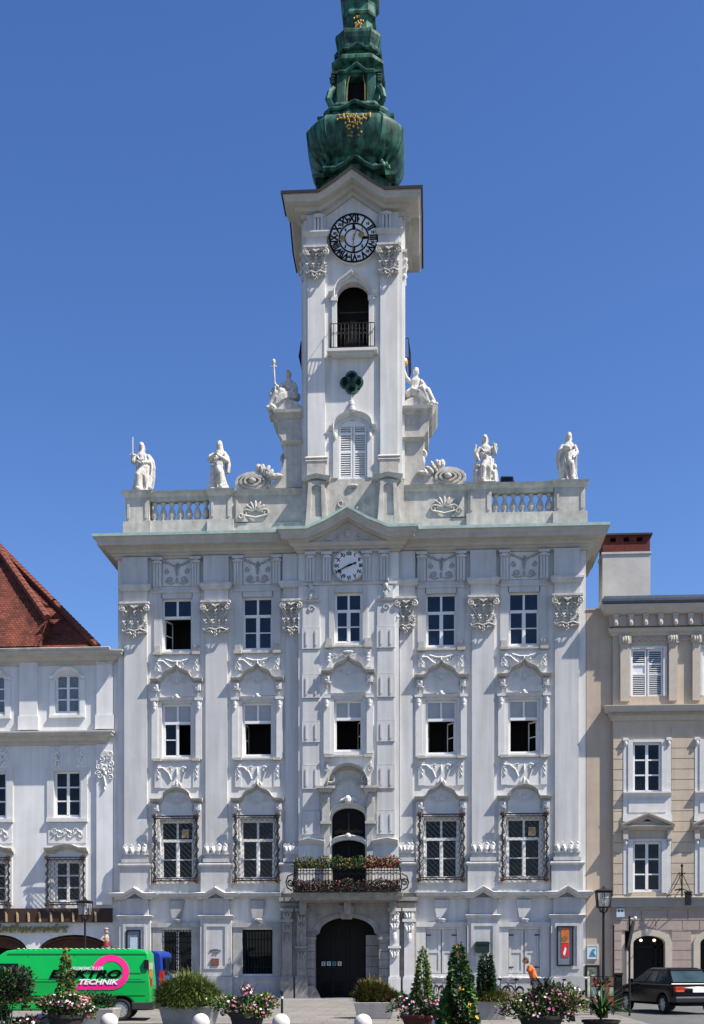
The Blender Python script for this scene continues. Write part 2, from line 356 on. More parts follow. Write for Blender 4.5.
for i,c in enumerate(COLS):
    x=XA+c; outer=abs(c)>5
    # top storey
    hw,a,b=WTOP
    window(TH,x,a,b,hw,0,*( [('open','open'),'glass',[(0,1.15)]] if i==0 else [('glass','glass'),'glass',None]),glass=GLASSB)
    g=G()
    for s in (-1,1): g.box(x+s*.83-.18,x+s*.83+.18,-.05,.02,14.98,17.62)
    g.box(x-hw,x+hw,-.05,.02,17.38,17.62); g.box(x-1.02,x+1.02,-.1,.02,17.62,17.72); g.box(x-1.0,x+1.0,-.07,.02,17.72,17.86)
    for s in (-1,1):     # fluted bracket pair
        bx=x+s*.84
        for k in (-1,0,1): g.box(bx+k*.12-.05,bx+k*.12+.05,-.2,.02,17.9,18.92)
        g.box(bx-.19,bx+.19,-.13,.02,17.86,19.15); g.box(bx-.23,bx+.23,-.28,.02,19.0,19.12); g.ell((bx,-.22,18.93),(.2,.08,.08))
        for k in (-1,1): g.ell((bx+k*.17,-.24,18.9),(.055,.06,.06),6,4)
    part('window_surround',g,GREYW,TH)
    sill(x,15.0,0)
    g=G(); g.box(x-.62,x+.62,-.035,.02,17.92,19.09); part('frieze_panel',g,WHITE,TH); g=G(); y=-.06    # frieze panel with garland
    for s in (-1,1):
        g.scroll(x+s*.3,18.18,.16,s,y,.03,1.4,-PI/2); g.scroll(x+s*.42,18.55,.12,-s,y,.026,1.2,PI/2)
        for k in range(8): g.leafr(x+s*(.54-.065*k),18.98-.03*k,.15,.06,.7*(-1)**k,y,.04)
        g.tube([(x+s*.1,y,18.05),(x+s*.3,y-.01,18.0),(x+s*.5,y,18.12)],.03,5)
    for k in range(9): g.leafr(x+.06*(-1)**k*(1-k/10),18.86-.06*k,.2-.012*k,.07,PI/2+.8*(-1)**k,y,.05)
    g.leafr(x,18.15,.3,.12,PI/2,y,.05); part('frieze_relief',g,M('relief_shade_grey',(.36,.37,.39),.9,.15,4) if i==0 else bpy.data.materials['relief_shade_grey'],TH)  # relief coloured darker than its panel, standing in for weak shading
    apron(x,14.2,14.86,0,1)
    # middle storey
    hw,a,b=WMID
    spec={0:(('glass','open'),'blind',None),1:(('open','open'),'blind',[(0,1.45)]),2:(('open','open'),'blind',[(0,1.45),(1,1.0)]),3:(('open','open'),'blind',[(1,.95)])}[i]
    window(TH,x,a,b,hw,0,*spec)
    surround(x,a-.12,b+.08,hw,0); sill(x,10.39,0,ear=False)
    g=G(); g.sweep([(x-1.03,0,13.02),(x+1.03,0,13.02)],scaled(SMALL,.7)); g.leafr(x,13.05,.5,.13,0,-.1,.07); g.ell((x,-.14,13.1),(.09,.08,.11)); part('window_lintel',g,TRIM,TH)
    hood(x,13.78,0,OGEE); tympanum(x,13.78,0,OGEE,13.1)
    apron(x,9.15,10.22,0)
    # first floor behind grilles
    hw,a,b=WGR
    window(TH,x,a,b,hw,0,('glass','glass'),'glass',None,bars=1,trans=.66)
    surround(x,a-.05,b+.06,hw,0,False)
    H=SEGH if outer else OGEE
    hood(x,8.58,0,H); tympanum(x,8.58,0,H,7.9)
    g=G()
    for s in (-1,1): g.box(x+s*.98-.1,x+s*.98+.1,-.1,.02,5.0,8.4)
    g.box(x-1.0,x+1.0,-.08,.02,5.0,5.1); part('window_sill',g,TRIM,TH)
    grille(x,5.1,7.9,.93,0,TH)
    if outer:
        g=G(); g.box(x+.2,x+.5,.06,.1,7.0,7.36); vt=part('pane_vent',g,BTRIM,TH); g=G(); g.box(x+.25,x+.45,.05,.06,7.05,7.31); part('vent_grid',g,GOLD,vt)
    # ground floor
    hw,a,b=WGF
    g=G()
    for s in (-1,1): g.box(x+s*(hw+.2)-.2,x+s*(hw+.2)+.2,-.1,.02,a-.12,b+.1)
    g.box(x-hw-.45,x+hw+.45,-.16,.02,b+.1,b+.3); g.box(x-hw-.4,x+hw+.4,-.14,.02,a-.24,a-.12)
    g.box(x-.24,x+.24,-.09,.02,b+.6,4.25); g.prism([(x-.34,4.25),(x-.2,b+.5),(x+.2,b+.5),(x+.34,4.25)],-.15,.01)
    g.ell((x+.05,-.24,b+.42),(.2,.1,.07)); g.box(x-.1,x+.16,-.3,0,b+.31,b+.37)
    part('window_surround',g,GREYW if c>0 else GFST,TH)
    if i<2:
        g=G(); 
        for k in ((-hw,-hw+.06),(hw-.06,hw),(-.05,.05)) if i==0 else ((-hw,-hw+.06),(hw-.06,hw)): g.box(x+k[0],x+k[1],.1,.18,a,b)
        g.box(x-hw+.06,x+hw-.06,.1,.18,b-.08,b)
        w=part('window',g,WOODD if i else FRAME,TH)
        g=G(); g.box(x-hw+.06,x+hw-.06,.2,.21,a,b-.08); part('pane',g,GLASS,w)
        g=G()
        for k in range(9): g.rod((x-hw+.12+k*(hw*2-.24)/8,.05,a),(x-hw+.12+k*(hw*2-.24)/8,.05,b),.014,4)
        for k in range(8 if i==0 else 3): g.rod((x-hw,.05,a+.25*(k+.5)*(1 if i==0 else 2.4)),(x+hw,.05,a+.25*(k+.5)*(1 if i==0 else 2.4)),.012,4)
        for k in range(14): g.ell((x-.55 if i else x,.03,a+.1+.135*k),(.035,.03,.05),6,4)
        part('window_bars',g,IRON if i==0 else IRON,w)
    else:
        g=G()
        for s in (-1,1):
            l,r=(x-hw,x-.012) if s<0 else (x+.012,x+hw)
            g.box(l,r,.03,.09,a,b)
            for e in ((l+.03,l+.12),(r-.12,r-.03)): g.box(e[0],e[1],.005,.04,a+.04,b-.04)
            g.box(l+.12,r-.12,.005,.04,a+.04,a+.14); g.box(l+.12,r-.12,.005,.04,b-.14,b-.04); g.box(l+.12,r-.12,.005,.04,(a+b)/2-.05,(a+b)/2+.05)
        sh=part('shutter',g,GREYW,TH)
        g=G()
        for s in (-1,1):
            for z in (a+.3,b-.25): g.box(x+s*hw-.22*(s>0)-.0,x+s*hw+.22*(s<0),-.012,.012,z-.025,z+.025)
        part('hinge',g,IRON,sh)
# ---- capital used by the giant pilasters
def capital(g,x,z0,z1,w,y):
    """composite capital: abacus, corner volutes, two tiers of acanthus, hanging drop"""
    rr=random.Random(int(x*37+z0*11)); H=z1-z0
    g.box(x-w*.52,x+w*.52,y-.32,y,z1-.09,z1); g.box(x-w*.48,x+w*.48,y-.26,y,z1-.16,z1-.09)
    for k in range(7): g.ell((x+w*.13*(k-3),y-.24,z1-.2),(.055,.05,.04),6,4)
    g.prism([(x-w*.40,z1-.16),(x-w*.33,z0+.3),(x+w*.33,z0+.3),(x+w*.40,z1-.16)],y-.08,y)
    def acan(ax,az,h,ww,lean,out):
        for t in range(4):
            f=t/3; px=ax+lean*f*h; pz=az+h*f; o=y-.09-out*f*f
            for e in (-1,1): g.leafr(px+e*ww*(.5-.25*f),pz,.17*(1.1-.4*f),.06,PI/2-e*.75,o,.045)
        g.tube([(ax,y-.1,az-.05),(ax+lean*h*.5,y-.12,az+h*.5),(ax+lean*h,y-.11-out,az+h),(ax+lean*h*1.05,y-.15-out,az+h-.06)],[.03,.035,.03,.02],5)
    for k in range(4): acan(x+w*.22*(k-1.5),z0+.34,H*.22,.12,.12*(k-1.5),.12)
    for k in range(3): acan(x+w*.24*(k-1),z0+.34+H*.26,H*.24,.13,.15*(k-1),.16)
    for s in (-1,1):
        g.scroll(x+s*w*.42,z1-.30,.15,-s,y-.27,.04,1.7,PI/2,14); g.scroll(x+s*w*.42,z1-.30,.14,-s,y-.34,.03,1.7,PI/2,12); g.ell((x+s*w*.42,y-.33,z1-.30),(.045,.06,.045),6,4)
        g.tube([(x+s*w*.42,y-.24,z1-.44),(x+s*w*.3,y-.17,z1-.62),(x+s*w*.2,y-.12,z1-.9)],[.05,.04,.03],5)
        g.scroll(x+s*w*.17,z1-.34,.09,s,y-.2,.026,1.4,PI/2,9)
        g.tube([(x,y-.2,z0+.26),(x+s*w*.2,y-.24,z0+.33),(x+s*w*.4,y-.2,z0+.24),(x+s*w*.44,y-.16,z0+.34)],[.04,.035,.03,.02],5)
        g.leafr(x+s*w*.3,z0+.2,.26,.08,s*.5,y-.17,.06); g.leafr(x+s*w*.14,z0+.17,.2,.08,PI/2-s*.6,y-.2,.07)
    for k in range(5): g.leafr(x+.05*(k-2),z1-.26+.02*abs(k-2),.17,.06,PI/2-.4*(k-2),y-.3,.05)
    for k in range(4): g.leafr(x+.035*(-1)**k,z0+.2-.07*k,.15,.08-.012*k,PI/2+.5*(-1)**k,y-.2,.06)
    g.box(x-w*.42,x+w*.42,y-.12,y,z0+.2,z0+.25)
def pilaster(x,w,half=0):
    """half: -1/+1 keeps only that outer side (against the bay)"""
    g=G(); y=-.12; g.box(x-w/2,x+w/2,y,.02,5.75,19.15)
    p=part('pilaster',g,GREYW,TH)
    g=G(); g.smooth=False; capital(g,x,15.66,17.17,1.24 if not half else .84,y)
    part('capital',g,STAT,p)
    g=G(); cw=.61 if not half else .45        # impost block and little cornice above the capital
    g.box(x-cw+.08,x+cw-.08,-.2,.02,17.2,17.72); g.sweep([(x-cw,0,17.8),(x-cw,-.3,17.8),(x+cw,-.3,17.8),(x+cw,0,17.8)],[(-.02,-.1),(.03,-.08),(.05,.02),(.09,.05),(.09,.13),(-.02,.17)])
    g.box(x-cw+.002,x+cw-.002,-.298,0,17.68,17.99); g.box(x-cw+.06,x+cw-.06,-.24,.02,17.99,19.15)
    part('impost',g,GREYW,p)
    g=G(); bw=.66 if not half else .5        # pedestal with foliate base
    g.box(x-bw,x+bw,-.26,.02,4.55,5.72); g.sweep([(x-bw,0,5.78),(x-bw,-.26,5.78),(x+bw,-.26,5.78),(x+bw,0,5.78)],[(-.02,-.08),(.04,-.08),(.08,.0),(.08,.05),(-.02,.1)])
    g.box(x-w/2-.08,x+w/2+.08,-.3,.02,5.9,6.06); g.box(x-w/2-.02,x+w/2+.02,-.22,.02,6.06,6.3)
    part('pedestal',g,GFWALL,p)
    g=G()
    for k in (-1.5,-.5,.5,1.5):
        s=1 if k>0 else -1
        g.leafr(x+k*w*.27,6.44,.4,.22,PI/2-s*.35,-.24,.13); g.scroll(x+k*w*.27,6.56,.12,-s,-.27,.04,1.2,PI/2)
    g.box(x-w/2-.06,x+w/2+.06,-.28,.02,6.24,6.32); part('base_foliage',g,TRIM,p)
    # ground floor pier
    if not half:
        g=G(); gw=.68; g.box(x-gw,x+gw,-.26,.02,.98,3.5); g.sweep([(x-gw,0,3.55),(x-gw,-.26,3.55),(x+gw,-.26,3.55),(x+gw,0,3.55)],[(-.02,-.1),(.04,-.1),(.1,-.01),(.12,.05),(-.02,.09)])
        g.box(x-gw+.1,x+gw-.1,-.22,.02,3.62,4.35)
        # raised panel border
        for s in (-1,1): g.box(x+s*.46-.06,x+s*.46+.06,-.3,-.25,1.3,3.25)
        g.box(x-.4,x+.4,-.298,-.25,3.13,3.25); g.box(x-.4,x+.4,-.298,-.25,1.3,1.42)
        part('pier',g,GFWALL,p)
    return p
for s in (-1,1):
    for off,w,h in ((9.28,1.0,0),(5.74,.95,0),(2.46,.56,s)): pilaster(XA+s*off,w,h)
# ---- plinth
for s in (-1,1):
    g=G(); a,b=(XA-HW-.03,XA-2.95) if s<0 else (XA+2.95,XA+HW+.03)
    g.box(a,b,-.12,.02,0,.86); g.sweep([(a,0,.92),(a,-.12,.92),(b,-.12,.92),(b,0,.92)],[(-.02,-.06),(.03,-.06),(.06,0),(.0,.06),(-.02,.06)])
    for off in (9.28,5.74): g.box(XA+s*off-.72,XA+s*off+.72,-.32,-.11,0,.97)
    part('plinth',g,PLIN,TH)
# ---- string course with little gables over the piers
for s in (-1,1):
    pts=[]; lo,hi=(XA-HW,XA-2.9) if s<0 else (XA+2.9,XA+HW)
    path=[(lo,0,4.45)] if s>0 else [(lo,1.0,4.45),(lo,0,4.45)]
    if s<0: path=[(lo,1,4.45),(lo,-.27,4.45)]
    else: path=[(lo,0,4.45)]
    for off in sorted([s*9.28,s*5.74]):
        x=XA+off; w=.72
        if not (s<0 and abs(off)>9) : path+=[(x-w,0,4.45),(x-w,-.27,4.45)]
        path+=[(x-.42,-.27,4.45),(x,-.27,4.7),(x+.42,-.27,4.45)]
        if not (s>0 and abs(off)>9): path+=[(x+w,-.27,4.45),(x+w,0,4.45)]
    path+= [(hi,0,4.45)] if s<0 else [(hi,-.27,4.45),(hi,1,4.45)]
    g=G(); g.sweep(path,[(-.02,-.14),(.06,-.14),(.1,-.05),(.24,-.03),(.3,.06),(.32,.12),(-.02,.17)]); part('string_course',g,GREYW,TH)
# ---- main cornice: straight bed mould, corona raised into a gable over the bay
ZC=19.9
def cpath(z,gable):
    B=2.1; base=[(XA-HW,5,z),(XA-HW,0,z),(XA-B,0,z),(XA-B,BAYY,z)]
    if gable: base+=[(XA-1.72,BAYY,z),(XA-.85,BAYY,z+.37),(XA+.0,BAYY,z+.86),(XA+.85,BAYY,z+.37),(XA+1.72,BAYY,z)]
    return base+[(XA+B,BAYY,z),(XA+B,0,z),(XA+HW,0,z),(XA+HW,5,z)]
g=G(); g.sweep(cpath(0,0),[(-.06,19.1),(.1,19.1),(.13,19.18),(.19,19.2),(.26,19.29),(.33,19.31),(.39,19.38),(.41,19.44),(-.06,19.44)])
part('bed_mould',g,CORN,TH)
g=G(); g.sweep(cpath(ZC,1),[(-.06,-.46),(.43,-.455),(.45,-.40),(.72,-.37),(.74,-.22),(.78,-.19),(.82,-.08),(.86,-.06),(.86,0),(-.06,.1)])
co=part('cornice',g,CORN,TH)
g=G(); g.sweep(cpath(ZC,1),[(.855,-.02),(.90,-.045),(.905,.075),(.6,.16),(-.06,.2),(-.06,.11),(.855,.008)]); part('copper_edge',g,COPLT,co)
g=G(); pp=[(XA-1.9,ZC-.45),(XA-.85,ZC-.08),(XA,ZC+.4),(XA+.85,ZC-.08),(XA+1.9,ZC-.45)]; g.strip(pp,[(x,19.43) for x,_ in pp],BAYY-.34,BAYY+.02)
for s in (-1,1):
    g.scroll(XA+s*.45,19.66,.14,s,BAYY-.37,.04,1.3,PI/2); g.leafr(XA+s*.8,19.58,.4,.12,0,BAYY-.36,.06)
g.leafr(XA,19.8,.4,.3,PI/2,BAYY-.36,.08); part('gable_field',g,CORN,TH)
# ---- central bay dressing
def lesene(x):
    g=G(); y=BAYY; w=.365
    for k,(a,b) in enumerate(((15.0,15.9),(12.9,13.9),(11.0,11.9),(9.0,10.0),(7.05,8.05))):
        g.box(x-w-.02,x+w+.02,y-.09,y+.01,a,b)
        for s in (-1,1): g.box(x+s*.2-.035,x+s*.2+.035,y-.12,y-.08,a+.14,b-.14)
    zz=[6.72,7.05,8.05,9.0,10.0,11.0,11.9,12.9,13.9,15.0,15.9,17.0]
    for a,b in ((6.7,7.05),(8.05,9.0),(10.0,11.0),(11.9,12.9),(13.9,15.0),(15.9,16.95)): g.box(x-w,x+w,y-.05,y+.01,a+.02,b-.02)
    g.sweep([(x-w-.03,y,17.05),(x+w+.03,y,17.05)],scaled(SMALL,.6)); g.box(x-.3,x+.3,y-.06,y+.01,17.15,17.68)
    g.scroll(x,16.72,.16,1,y-.07,.035,1,0); g.scroll(x,17.42,.15,1,y-.08,.045,1.3,0); g.leafr(x,17.28,.4,.16,1.2,y-.08,.06)
    g.leafr(x,17.66,.34,.2,2.0,y-.09,.08)
    part('lesene',g,GREYW,TH)
lesene(XA-1.6); lesene(XA+1.6)
g=G()
for bx in (-1.62,-.92,.78,1.54):
    x=XA+bx
    for k in (-1,0,1): g.box(x+k*.12-.045,x+k*.12+.045,BAYY-.18,BAYY+.01,17.86,18.9)
    g.box(x-.2,x+.2,BAYY-.12,BAYY+.012,17.84,19.14); g.box(x-.23,x+.23,BAYY-.25,BAYY+.014,18.98,19.1); g.ell((x,BAYY-.2,18.9),(.2,.08,.08))
g.box(XA-2.1,XA+2.1,BAYY-.08,BAYY+.01,17.72,17.83)
part('bracket_frieze',g,GREYW,TH)
def clock_ticks(g,x,z,r0,r1,y,w):
    for k in range(12):
        a=2*PI*k/12; c,s=math.sin(a),math.cos(a); ww=w*(1.4 if k%3==0 else 1)
        p=[(x+c*r0-s*ww,z+s*r0+c*ww),(x+c*r1-s*ww,z+s*r1+c*ww),(x+c*r1+s*ww,z+s*r1-c*ww),(x+c*r0+s*ww,z+s*r0-c*ww)]
        g.prism(p,y-.012,y)
def disc(x,z,r,n=40): return [(x+r*math.cos(2*PI*k/n),z+r*math.sin(2*PI*k/n)) for k in range(n)]
def ring(g,x,z,r0,r1,y0,y1,n=40):
    a=disc(x,z,r0,n)+[disc(x,z,r0,n)[0]]; b=disc(x,z,r1,n)+[disc(x,z,r1,n)[0]]; g.strip(b,a,y0,y1)
def hand(g,x,z,L,ang,y,w):
    c,s=math.sin(ang),math.cos(ang)
    p=[(-.25*L,w*.8),(0,w),(L*.72,w*.6),(L*.78,w*1.6),(L,0),(L*.78,-w*1.6),(L*.72,-w*.6),(0,-w),(-.25*L,-w*.8)]
    g.prism([(x+c*a-s*b,z+s*a+c*b) for a,b in p],y-.02,y)
cx,cz=P(348.8,565.8,BAYY-.15)
g=G(); g.prism(disc(cx,cz,.66),BAYY-.16,BAYY+.01); ck=part('clock_face',g,FRAME,TH)
g=G(); ring(g,cx,cz,.645,.70,BAYY-.2,BAYY-.1); part('clock_rim',g,STONE,ck)
for k,tx in enumerate('XII I II III IV V VI VII VIII IX X XI'.split()):
    a=2*PI*k/12; text_obj('numeral',tx,.2,BLACK,ck,(cx+.51*math.sin(a)-XA,BAYY-.163,cz+.51*math.cos(a)),bold=.008)
    bpy.context.view_layer.update()
g=G(); clock_ticks(g,cx,cz,.58,.64,BAYY-.16,.012); part('minute_marks',g,BLACK,ck)
g=G(); hand(g,cx,cz,.36,R(70),BAYY-.19,.035); part('hour_hand',g,BLACK,ck)
g=G(); hand(g,cx,cz,.58,R(243),BAYY-.22,.026); part('minute_hand',g,BLACK,ck)
x=XA
window(TH,x,15.25,17.4,.6,BAYY,glass=GLASSB); g=G()
for s in (-1,1): g.box(x+s*.72-.11,x+s*.72+.11,BAYY-.06,BAYY+.01,15.05,17.6)
g.box(x-.6,x+.6,BAYY-.05,BAYY+.01,17.4,17.6); part('window_surround',g,GREYW,TH)
def shift_part(fn,*a,**k):
    n0=set(o.name for o in TH.children); fn(*a,**k)
    return [o for o in TH.children if o.name not in n0]
sill(x,15.1,BAYY,1.0)
g=G(); y=BAYY-.05
for s in (-1,1):
    for k in range(3): g.ell((x+s*.84,y-.02,14.75-.14*k),(.08,.05,.07),6,4)
    g.box(x+s*.84-.13,x+s*.84+.13,BAYY-.04,BAYY+.01,14.2,14.95)
    for k in range(4): g.scroll(x+s*(.13+.17*k),14.72,.08,s*(-1)**k,y,.022,1.2,0,8)
g.leafr(x,14.86,.5,.12,0,y,.06); part('apron_relief',g,TRIM,TH)
hood(x,13.95,BAYY,OGEE); tympanum(x,13.95,BAYY,OGEE,13.1)
window(TH,x,10.6,12.8,.62,BAYY,('open','open'),'blind',[(1,1.25)]); surround(x,10.5,12.85,.62,BAYY); sill(x,10.42,BAYY,ear=False)
g=G(); g.sweep([(x-1.0,BAYY,13.02),(x+1.0,BAYY,13.02)],scaled(SMALL,.6)); part('window_lintel',g,TRIM,TH)
# niche hood over the balcony door
dx=XA
g=G(); arc=[(dx-1.1,9.02),(dx-.85,9.02)]; g2=[(dx+.85*math.cos(PI-PI*k/14),9.1+.85*math.sin(PI-PI*k/14)*.98) for k in range(15)]
g.sweep([(px,BAYY,pz) for px,pz in g2],[(-.03,-.1),(.14,-.1),(.2,-.02),(.5,.0),(.56,.1),(-.03,.16)])
for s in (-1,1):
    g.sweep([(dx+s*.95-.2,BAYY,8.98),(dx+s*.95-.2,BAYY-.3,8.98),(dx+s*.95+.2,BAYY-.3,8.98),(dx+s*.95+.2,BAYY,8.98)],[(-.02,-.16),(.03,-.16),(.08,-.03),(.2,.0),(.2,.1),(-.02,.12)])
    g.box(dx+s*.95-.16,dx+s*.95+.16,BAYY-.24,BAYY+.01,7.6,8.84); g.ell((dx+s*.95,BAYY-.26,8.6),(.15,.12,.2)); g.box(dx+s*.95-.22,dx+s*.95+.22,BAYY-.34,BAYY+.012,7.48,7.6)
    g.scroll(dx+s*.75,9.36,.2,s,BAYY-.35,.07,1.2,PI/2); g.box(dx+s*.92-.13,dx+s*.92+.13,BAYY-.14,BAYY+.013,4.7,7.48); g.leafr(dx+s*.95,10.0,.4,.16,PI/2,BAYY-.04,.05)
    g.scroll(dx+s*.92,9.85,.14,-s,BAYY-.05,.03,1.2,PI/2)
part('niche_hood',g,HOODM,TH)
g=G()   # shell and cartouche in the niche
for k in range(9):
    a=PI*(k+.5)/9; g.leafr(dx+.4*math.cos(a),9.1+.34*math.sin(a),.3,.08,a+.6,BAYY-.02,.04)
pts=[(dx-.82,7.72)]+[(dx-.78*math.cos(PI*k/14),7.78+.56*math.sin(PI*k/14)**.8) for k in range(1,14)]+[(dx+.82,7.72)]
g.sweep([(px,BAYY,pz) for px,pz in pts],scaled(HOODP,.6))
for k in range(6): g.leafr(dx-.25+.1*k,8.5+.05*(k%2),.34,.14,.4+.4*k,BAYY-.22,.1)
g.ell((dx,BAYY-.3,8.5),(.16,.12,.2)); part('niche_relief',g,TRIM,TH)
# tracery fan light, transom and door leaf
g=G(); tr=[(dx-.77*math.cos(PI*k/12),6.6+.34*math.sin(PI*k/12)) for k in range(13)]
g.sweep([(px,BAYY,pz) for px,pz in tr],[(-.2,-.12),(.12,-.12),(.16,.0),(.2,.06),(-.2,.14)])
g.ell((dx,BAYY-.2,6.98),(.12,.08,.12)); part('door_transom',g,TRIM,TH)
g=G(); 
for k in range(7): g.scroll(BD[0]+.2+.17*k,7.15+.1*(k%2),.1,(-1)**k,BAYY+.2,.02,1.4,0)
g.rod((dx,BAYY+.2,6.9),(dx,BAYY+.2,8.0),.02); g.box(BD[0],BD[1],BAYY+.18,BAYY+.22,6.95,7.0); part('fanlight_tracery',g,M('dull_gold',(.09,.06,.025),.6,.3,9),TH)
g=G(); g.box(BD[0],BD[1],BAYY+.3,BAYY+.33,4.62,8.2); bd=part('balcony_door',g,BLACK,TH)
g=G()
for xx in (BD[0]+.05,dx,BD[1]-.05): g.box(xx-.05,xx+.05,BAYY+.24,BAYY+.3,4.62,6.6)
part('door_frame',g,WOODD,bd)
for s in (-1,1):
    lo,hi=(XA-2.12,BD[0]-.3) if s<0 else (BD[1]+.3,XA+2.12)
    up=[(lo,6.72),(lo+.4*(hi-lo),6.82),(hi,6.7)] if s<0 else [(lo,6.7),(lo+.6*(hi-lo),6.82),(hi,6.72)]
    g=G(); g.sweep([(a_,BAYY,b_) for a_,b_ in up],scaled(SMALL,1.2)); part('string_course',g,TRIM,TH)
# ---- balcony
by0,by1=-1.42,BAYY; bx0,bx1=PX(294.5,-1.35),PX(400,-1.35)
g=G(); g.box(bx0,bx1,by0,-.5,4.36,4.56); g.sweep([(bx0,-.5,4.3),(bx0,by0,4.3),(bx1,by0,4.3),(bx1,-.5,4.3)],[(-.1,-.12),(-.02,-.12),(.03,0),(.1,.06),(.12,.2),(-.1,.2)]); g.box(bx0+.2,bx1-.2,-1.2,-.5,4.12,4.3)
for k in range(-1,2): g.prism([(XA+k*1.9-.16,4.2),(XA+k*1.9-.12,3.6),(XA+k*1.9+.12,3.6),(XA+k*1.9+.16,4.2)],-1.0,-.6)
bal=part('balcony_slab',g,PORT,TH)
g=G(); zt,zb=5.55,4.56
def bar(x,y,ox,oy,ph):
    pts=[(x+ox*b,y+oy*b,z) for z,b in ((zt,0),(5.3,.01),(5.1,.04),(4.9,.06),(4.75,.05),(zb,0))]; g.tube(pts,.014,4)
n=34
for k in range(n+1):
    xx=bx0+(bx1-bx0)*k/n; bar(xx,by0,0,-1,k)
    if k<n:
        g.scroll(xx+.075,5.3,.06,(-1)**k,by0-.05,.017,1.3,0,8); g.scroll(xx+.075,4.98,.06,-(-1)**k,by0-.06,.018,1.3,PI,8)
for s,xx in ((-1,bx0),(1,bx1)):
    for k in range(7): bar(xx,by0+(-.5-by0)*k/6,s,0,k)
    pts=[(xx+s*.06,by0+.02,5.3),(xx+s*.28,by0+.02,5.2),(xx+s*.36,by0+.02,4.95),(xx+s*.3,by0+.02,4.72),(xx+s*.1,by0+.02,4.6)]
    g.tube(pts,.03,5); g.scroll(xx+s*.17,4.95,.16,s,by0+.02,.025,1.5,0); g.scroll(xx+s*.2,4.95,.17,s,by0+.5,.025,1.5,0)
for z in (zt,zb+.02,5.43):
    g.rod((bx0,by0,z),(bx1,by0,z),.022)
    for xx in (bx0,bx1): g.rod((xx,by0,z),(xx,-.45,z),.022)
part('balcony_railing',g,IRON,TH)
# ---- portal
g=G(); PY=-.5; ax0,ax1=PX(315,PY),PX(379,PY); am=(ax0+ax1)/2; aw=(ax1-ax0)/2; px0,px1=XA-2.9,XA+2.9
spr=2.7
arch=[(ax0,spr)]+[(am-aw*.86*math.cos(PI*k/16),spr+.14+.66*math.sin(PI*k/16)) for k in range(17)]+[(ax1,spr)]
g.strip([(x_,4.2) for x_,z_ in arch],arch,PY,BAYY+.02)
g.box(px0,ax0,PY,.02,0,4.2); g.box(ax1,px1,PY,.02,0,4.2)
g.box(px0,px1,PY-.06,.0,4.0,4.12); g.box(px0-.05,px1+.05,PY-.14,.01,4.2,4.36)
pr=part('portal',g,PORT,TH)
g=G()
for k in range(16):   # archivolt
    p0,p1=arch[k+1],arch[k+2] if k+2<len(arch) else arch[-1]
    g.prism([p0,p1,(am+(p1[0]-am)*1.18,p1[1]+.16),(am+(p0[0]-am)*1.18,p0[1]+.16)],PY-.06,PY+.01)
for s in (-1,1):
    xe=am+s*aw
    for k in range(6): g.box(min(xe,xe+s*.62),max(xe,xe+s*.62),PY-.07,PY+.011,.62+.36*k,.62+.36*k+.335)
    g.box(min(xe-s*.06,xe+s*.7),max(xe-s*.06,xe+s*.7),PY-.16,PY+.012,spr-.14,spr-.02); g.box(min(xe-s*.03,xe+s*.66),max(xe-s*.03,xe+s*.66),PY-.1,PY+.013,spr-.02,spr+.1)
    g.prism([(xe-s*.28,0),(xe-s*.0,.6),(xe+s*.66,.6),(xe+s*.7,0)],PY-.22,PY+.014)
g.prism([(am-.34,4.0),(am-.22,spr+.72),(am+.22,spr+.72),(am+.34,4.0)],PY-.2,PY+.01)
part('archivolt',g,PORT,pr)
for s in (-1,1):
    for off,w in ((1.98,.4),(2.6,.42)):
        x=XA+s*off; g=G()
        g.box(x-w/2,x+w/2,PY-.2,PY+.01,.95,3.75); g.box(x-w/2-.06,x+w/2+.06,PY-.27,PY+.012,0,.9); g.box(x-w/2-.05,x+w/2+.05,PY-.25,PY+.011,.9,.98)
        g.box(x-w/2-.07,x+w/2+.07,PY-.28,PY+.012,2.18 if off<2 else 3.3,2.28 if off<2 else 3.42); g.box(x-w/2-.07,x+w/2+.07,PY-.28,PY+.013,3.75,3.88)
        for z in ((3.45,3.1,1.9) if off<2 else (3.55,3.0)):
            for k in (-1,0,1): g.leafr(x+k*.11,z,.36,.12,PI/2-k*.35,PY-.23,.08)
            g.scroll(x-.12,z+.16,.08,1,PY-.24,.03,1.2,PI/2); g.scroll(x+.12,z+.16,.08,-1,PY-.24,.03,1.2,PI/2)
        g.leafr(x,2.65,.5,.2,PI/2,PY-.22,.08); part('portal_pilaster',g,TRIM if s>0 else PORT,pr)
# passage door, set deep, and stone pier seen inside the right half
g=G(); g.box(ax0-.02,ax1+.02,.7,.78,0,3.6)
for k in (-.68,-.02,.64): g.box(am+k-.05,am+k+.05,.64,.70,0.05,3.3)
for z in (.9,1.75,2.6): g.box(ax0,ax1,.66,.70,z-.04,z+.04)
dr=part('door',g,WOODD,TH)
g=G()
for k in range(4):
    for j in range(6):
        x=ax0+.25+.24*k+.12*(j%2); z=.2+.1*j; g.prism([(x-.1,z),(x,z-.08),(x+.1,z),(x,z+.08)],.655,.69)
part('door_studs',g,BLACK,dr)
g=G(); 
SIGNC=[FRAME,FRAME,M('teal_sticker',(.10,.32,.36),.5,.1,5),FRAME]
for k in range(4):
    g=G(); x=PX(323+5.4*k+.5,.64); g.box(x-.08,x+.08,.6,.64,1.44,1.62); sg=part('notice',g,SIGNC[k],dr)
    g=G(); g.box(x-.05,x+.05,.594,.6,1.56,1.585); g.box(x-.03,x+.03,.594,.6,1.48,1.54); part('notice_print',g,IRON,sg)
g=G(); jx=PX(366,.25)
for k in range(6): g.box(jx,ax1+.3,.14,.62,.02+.46*k,.02+.46*k+.44)
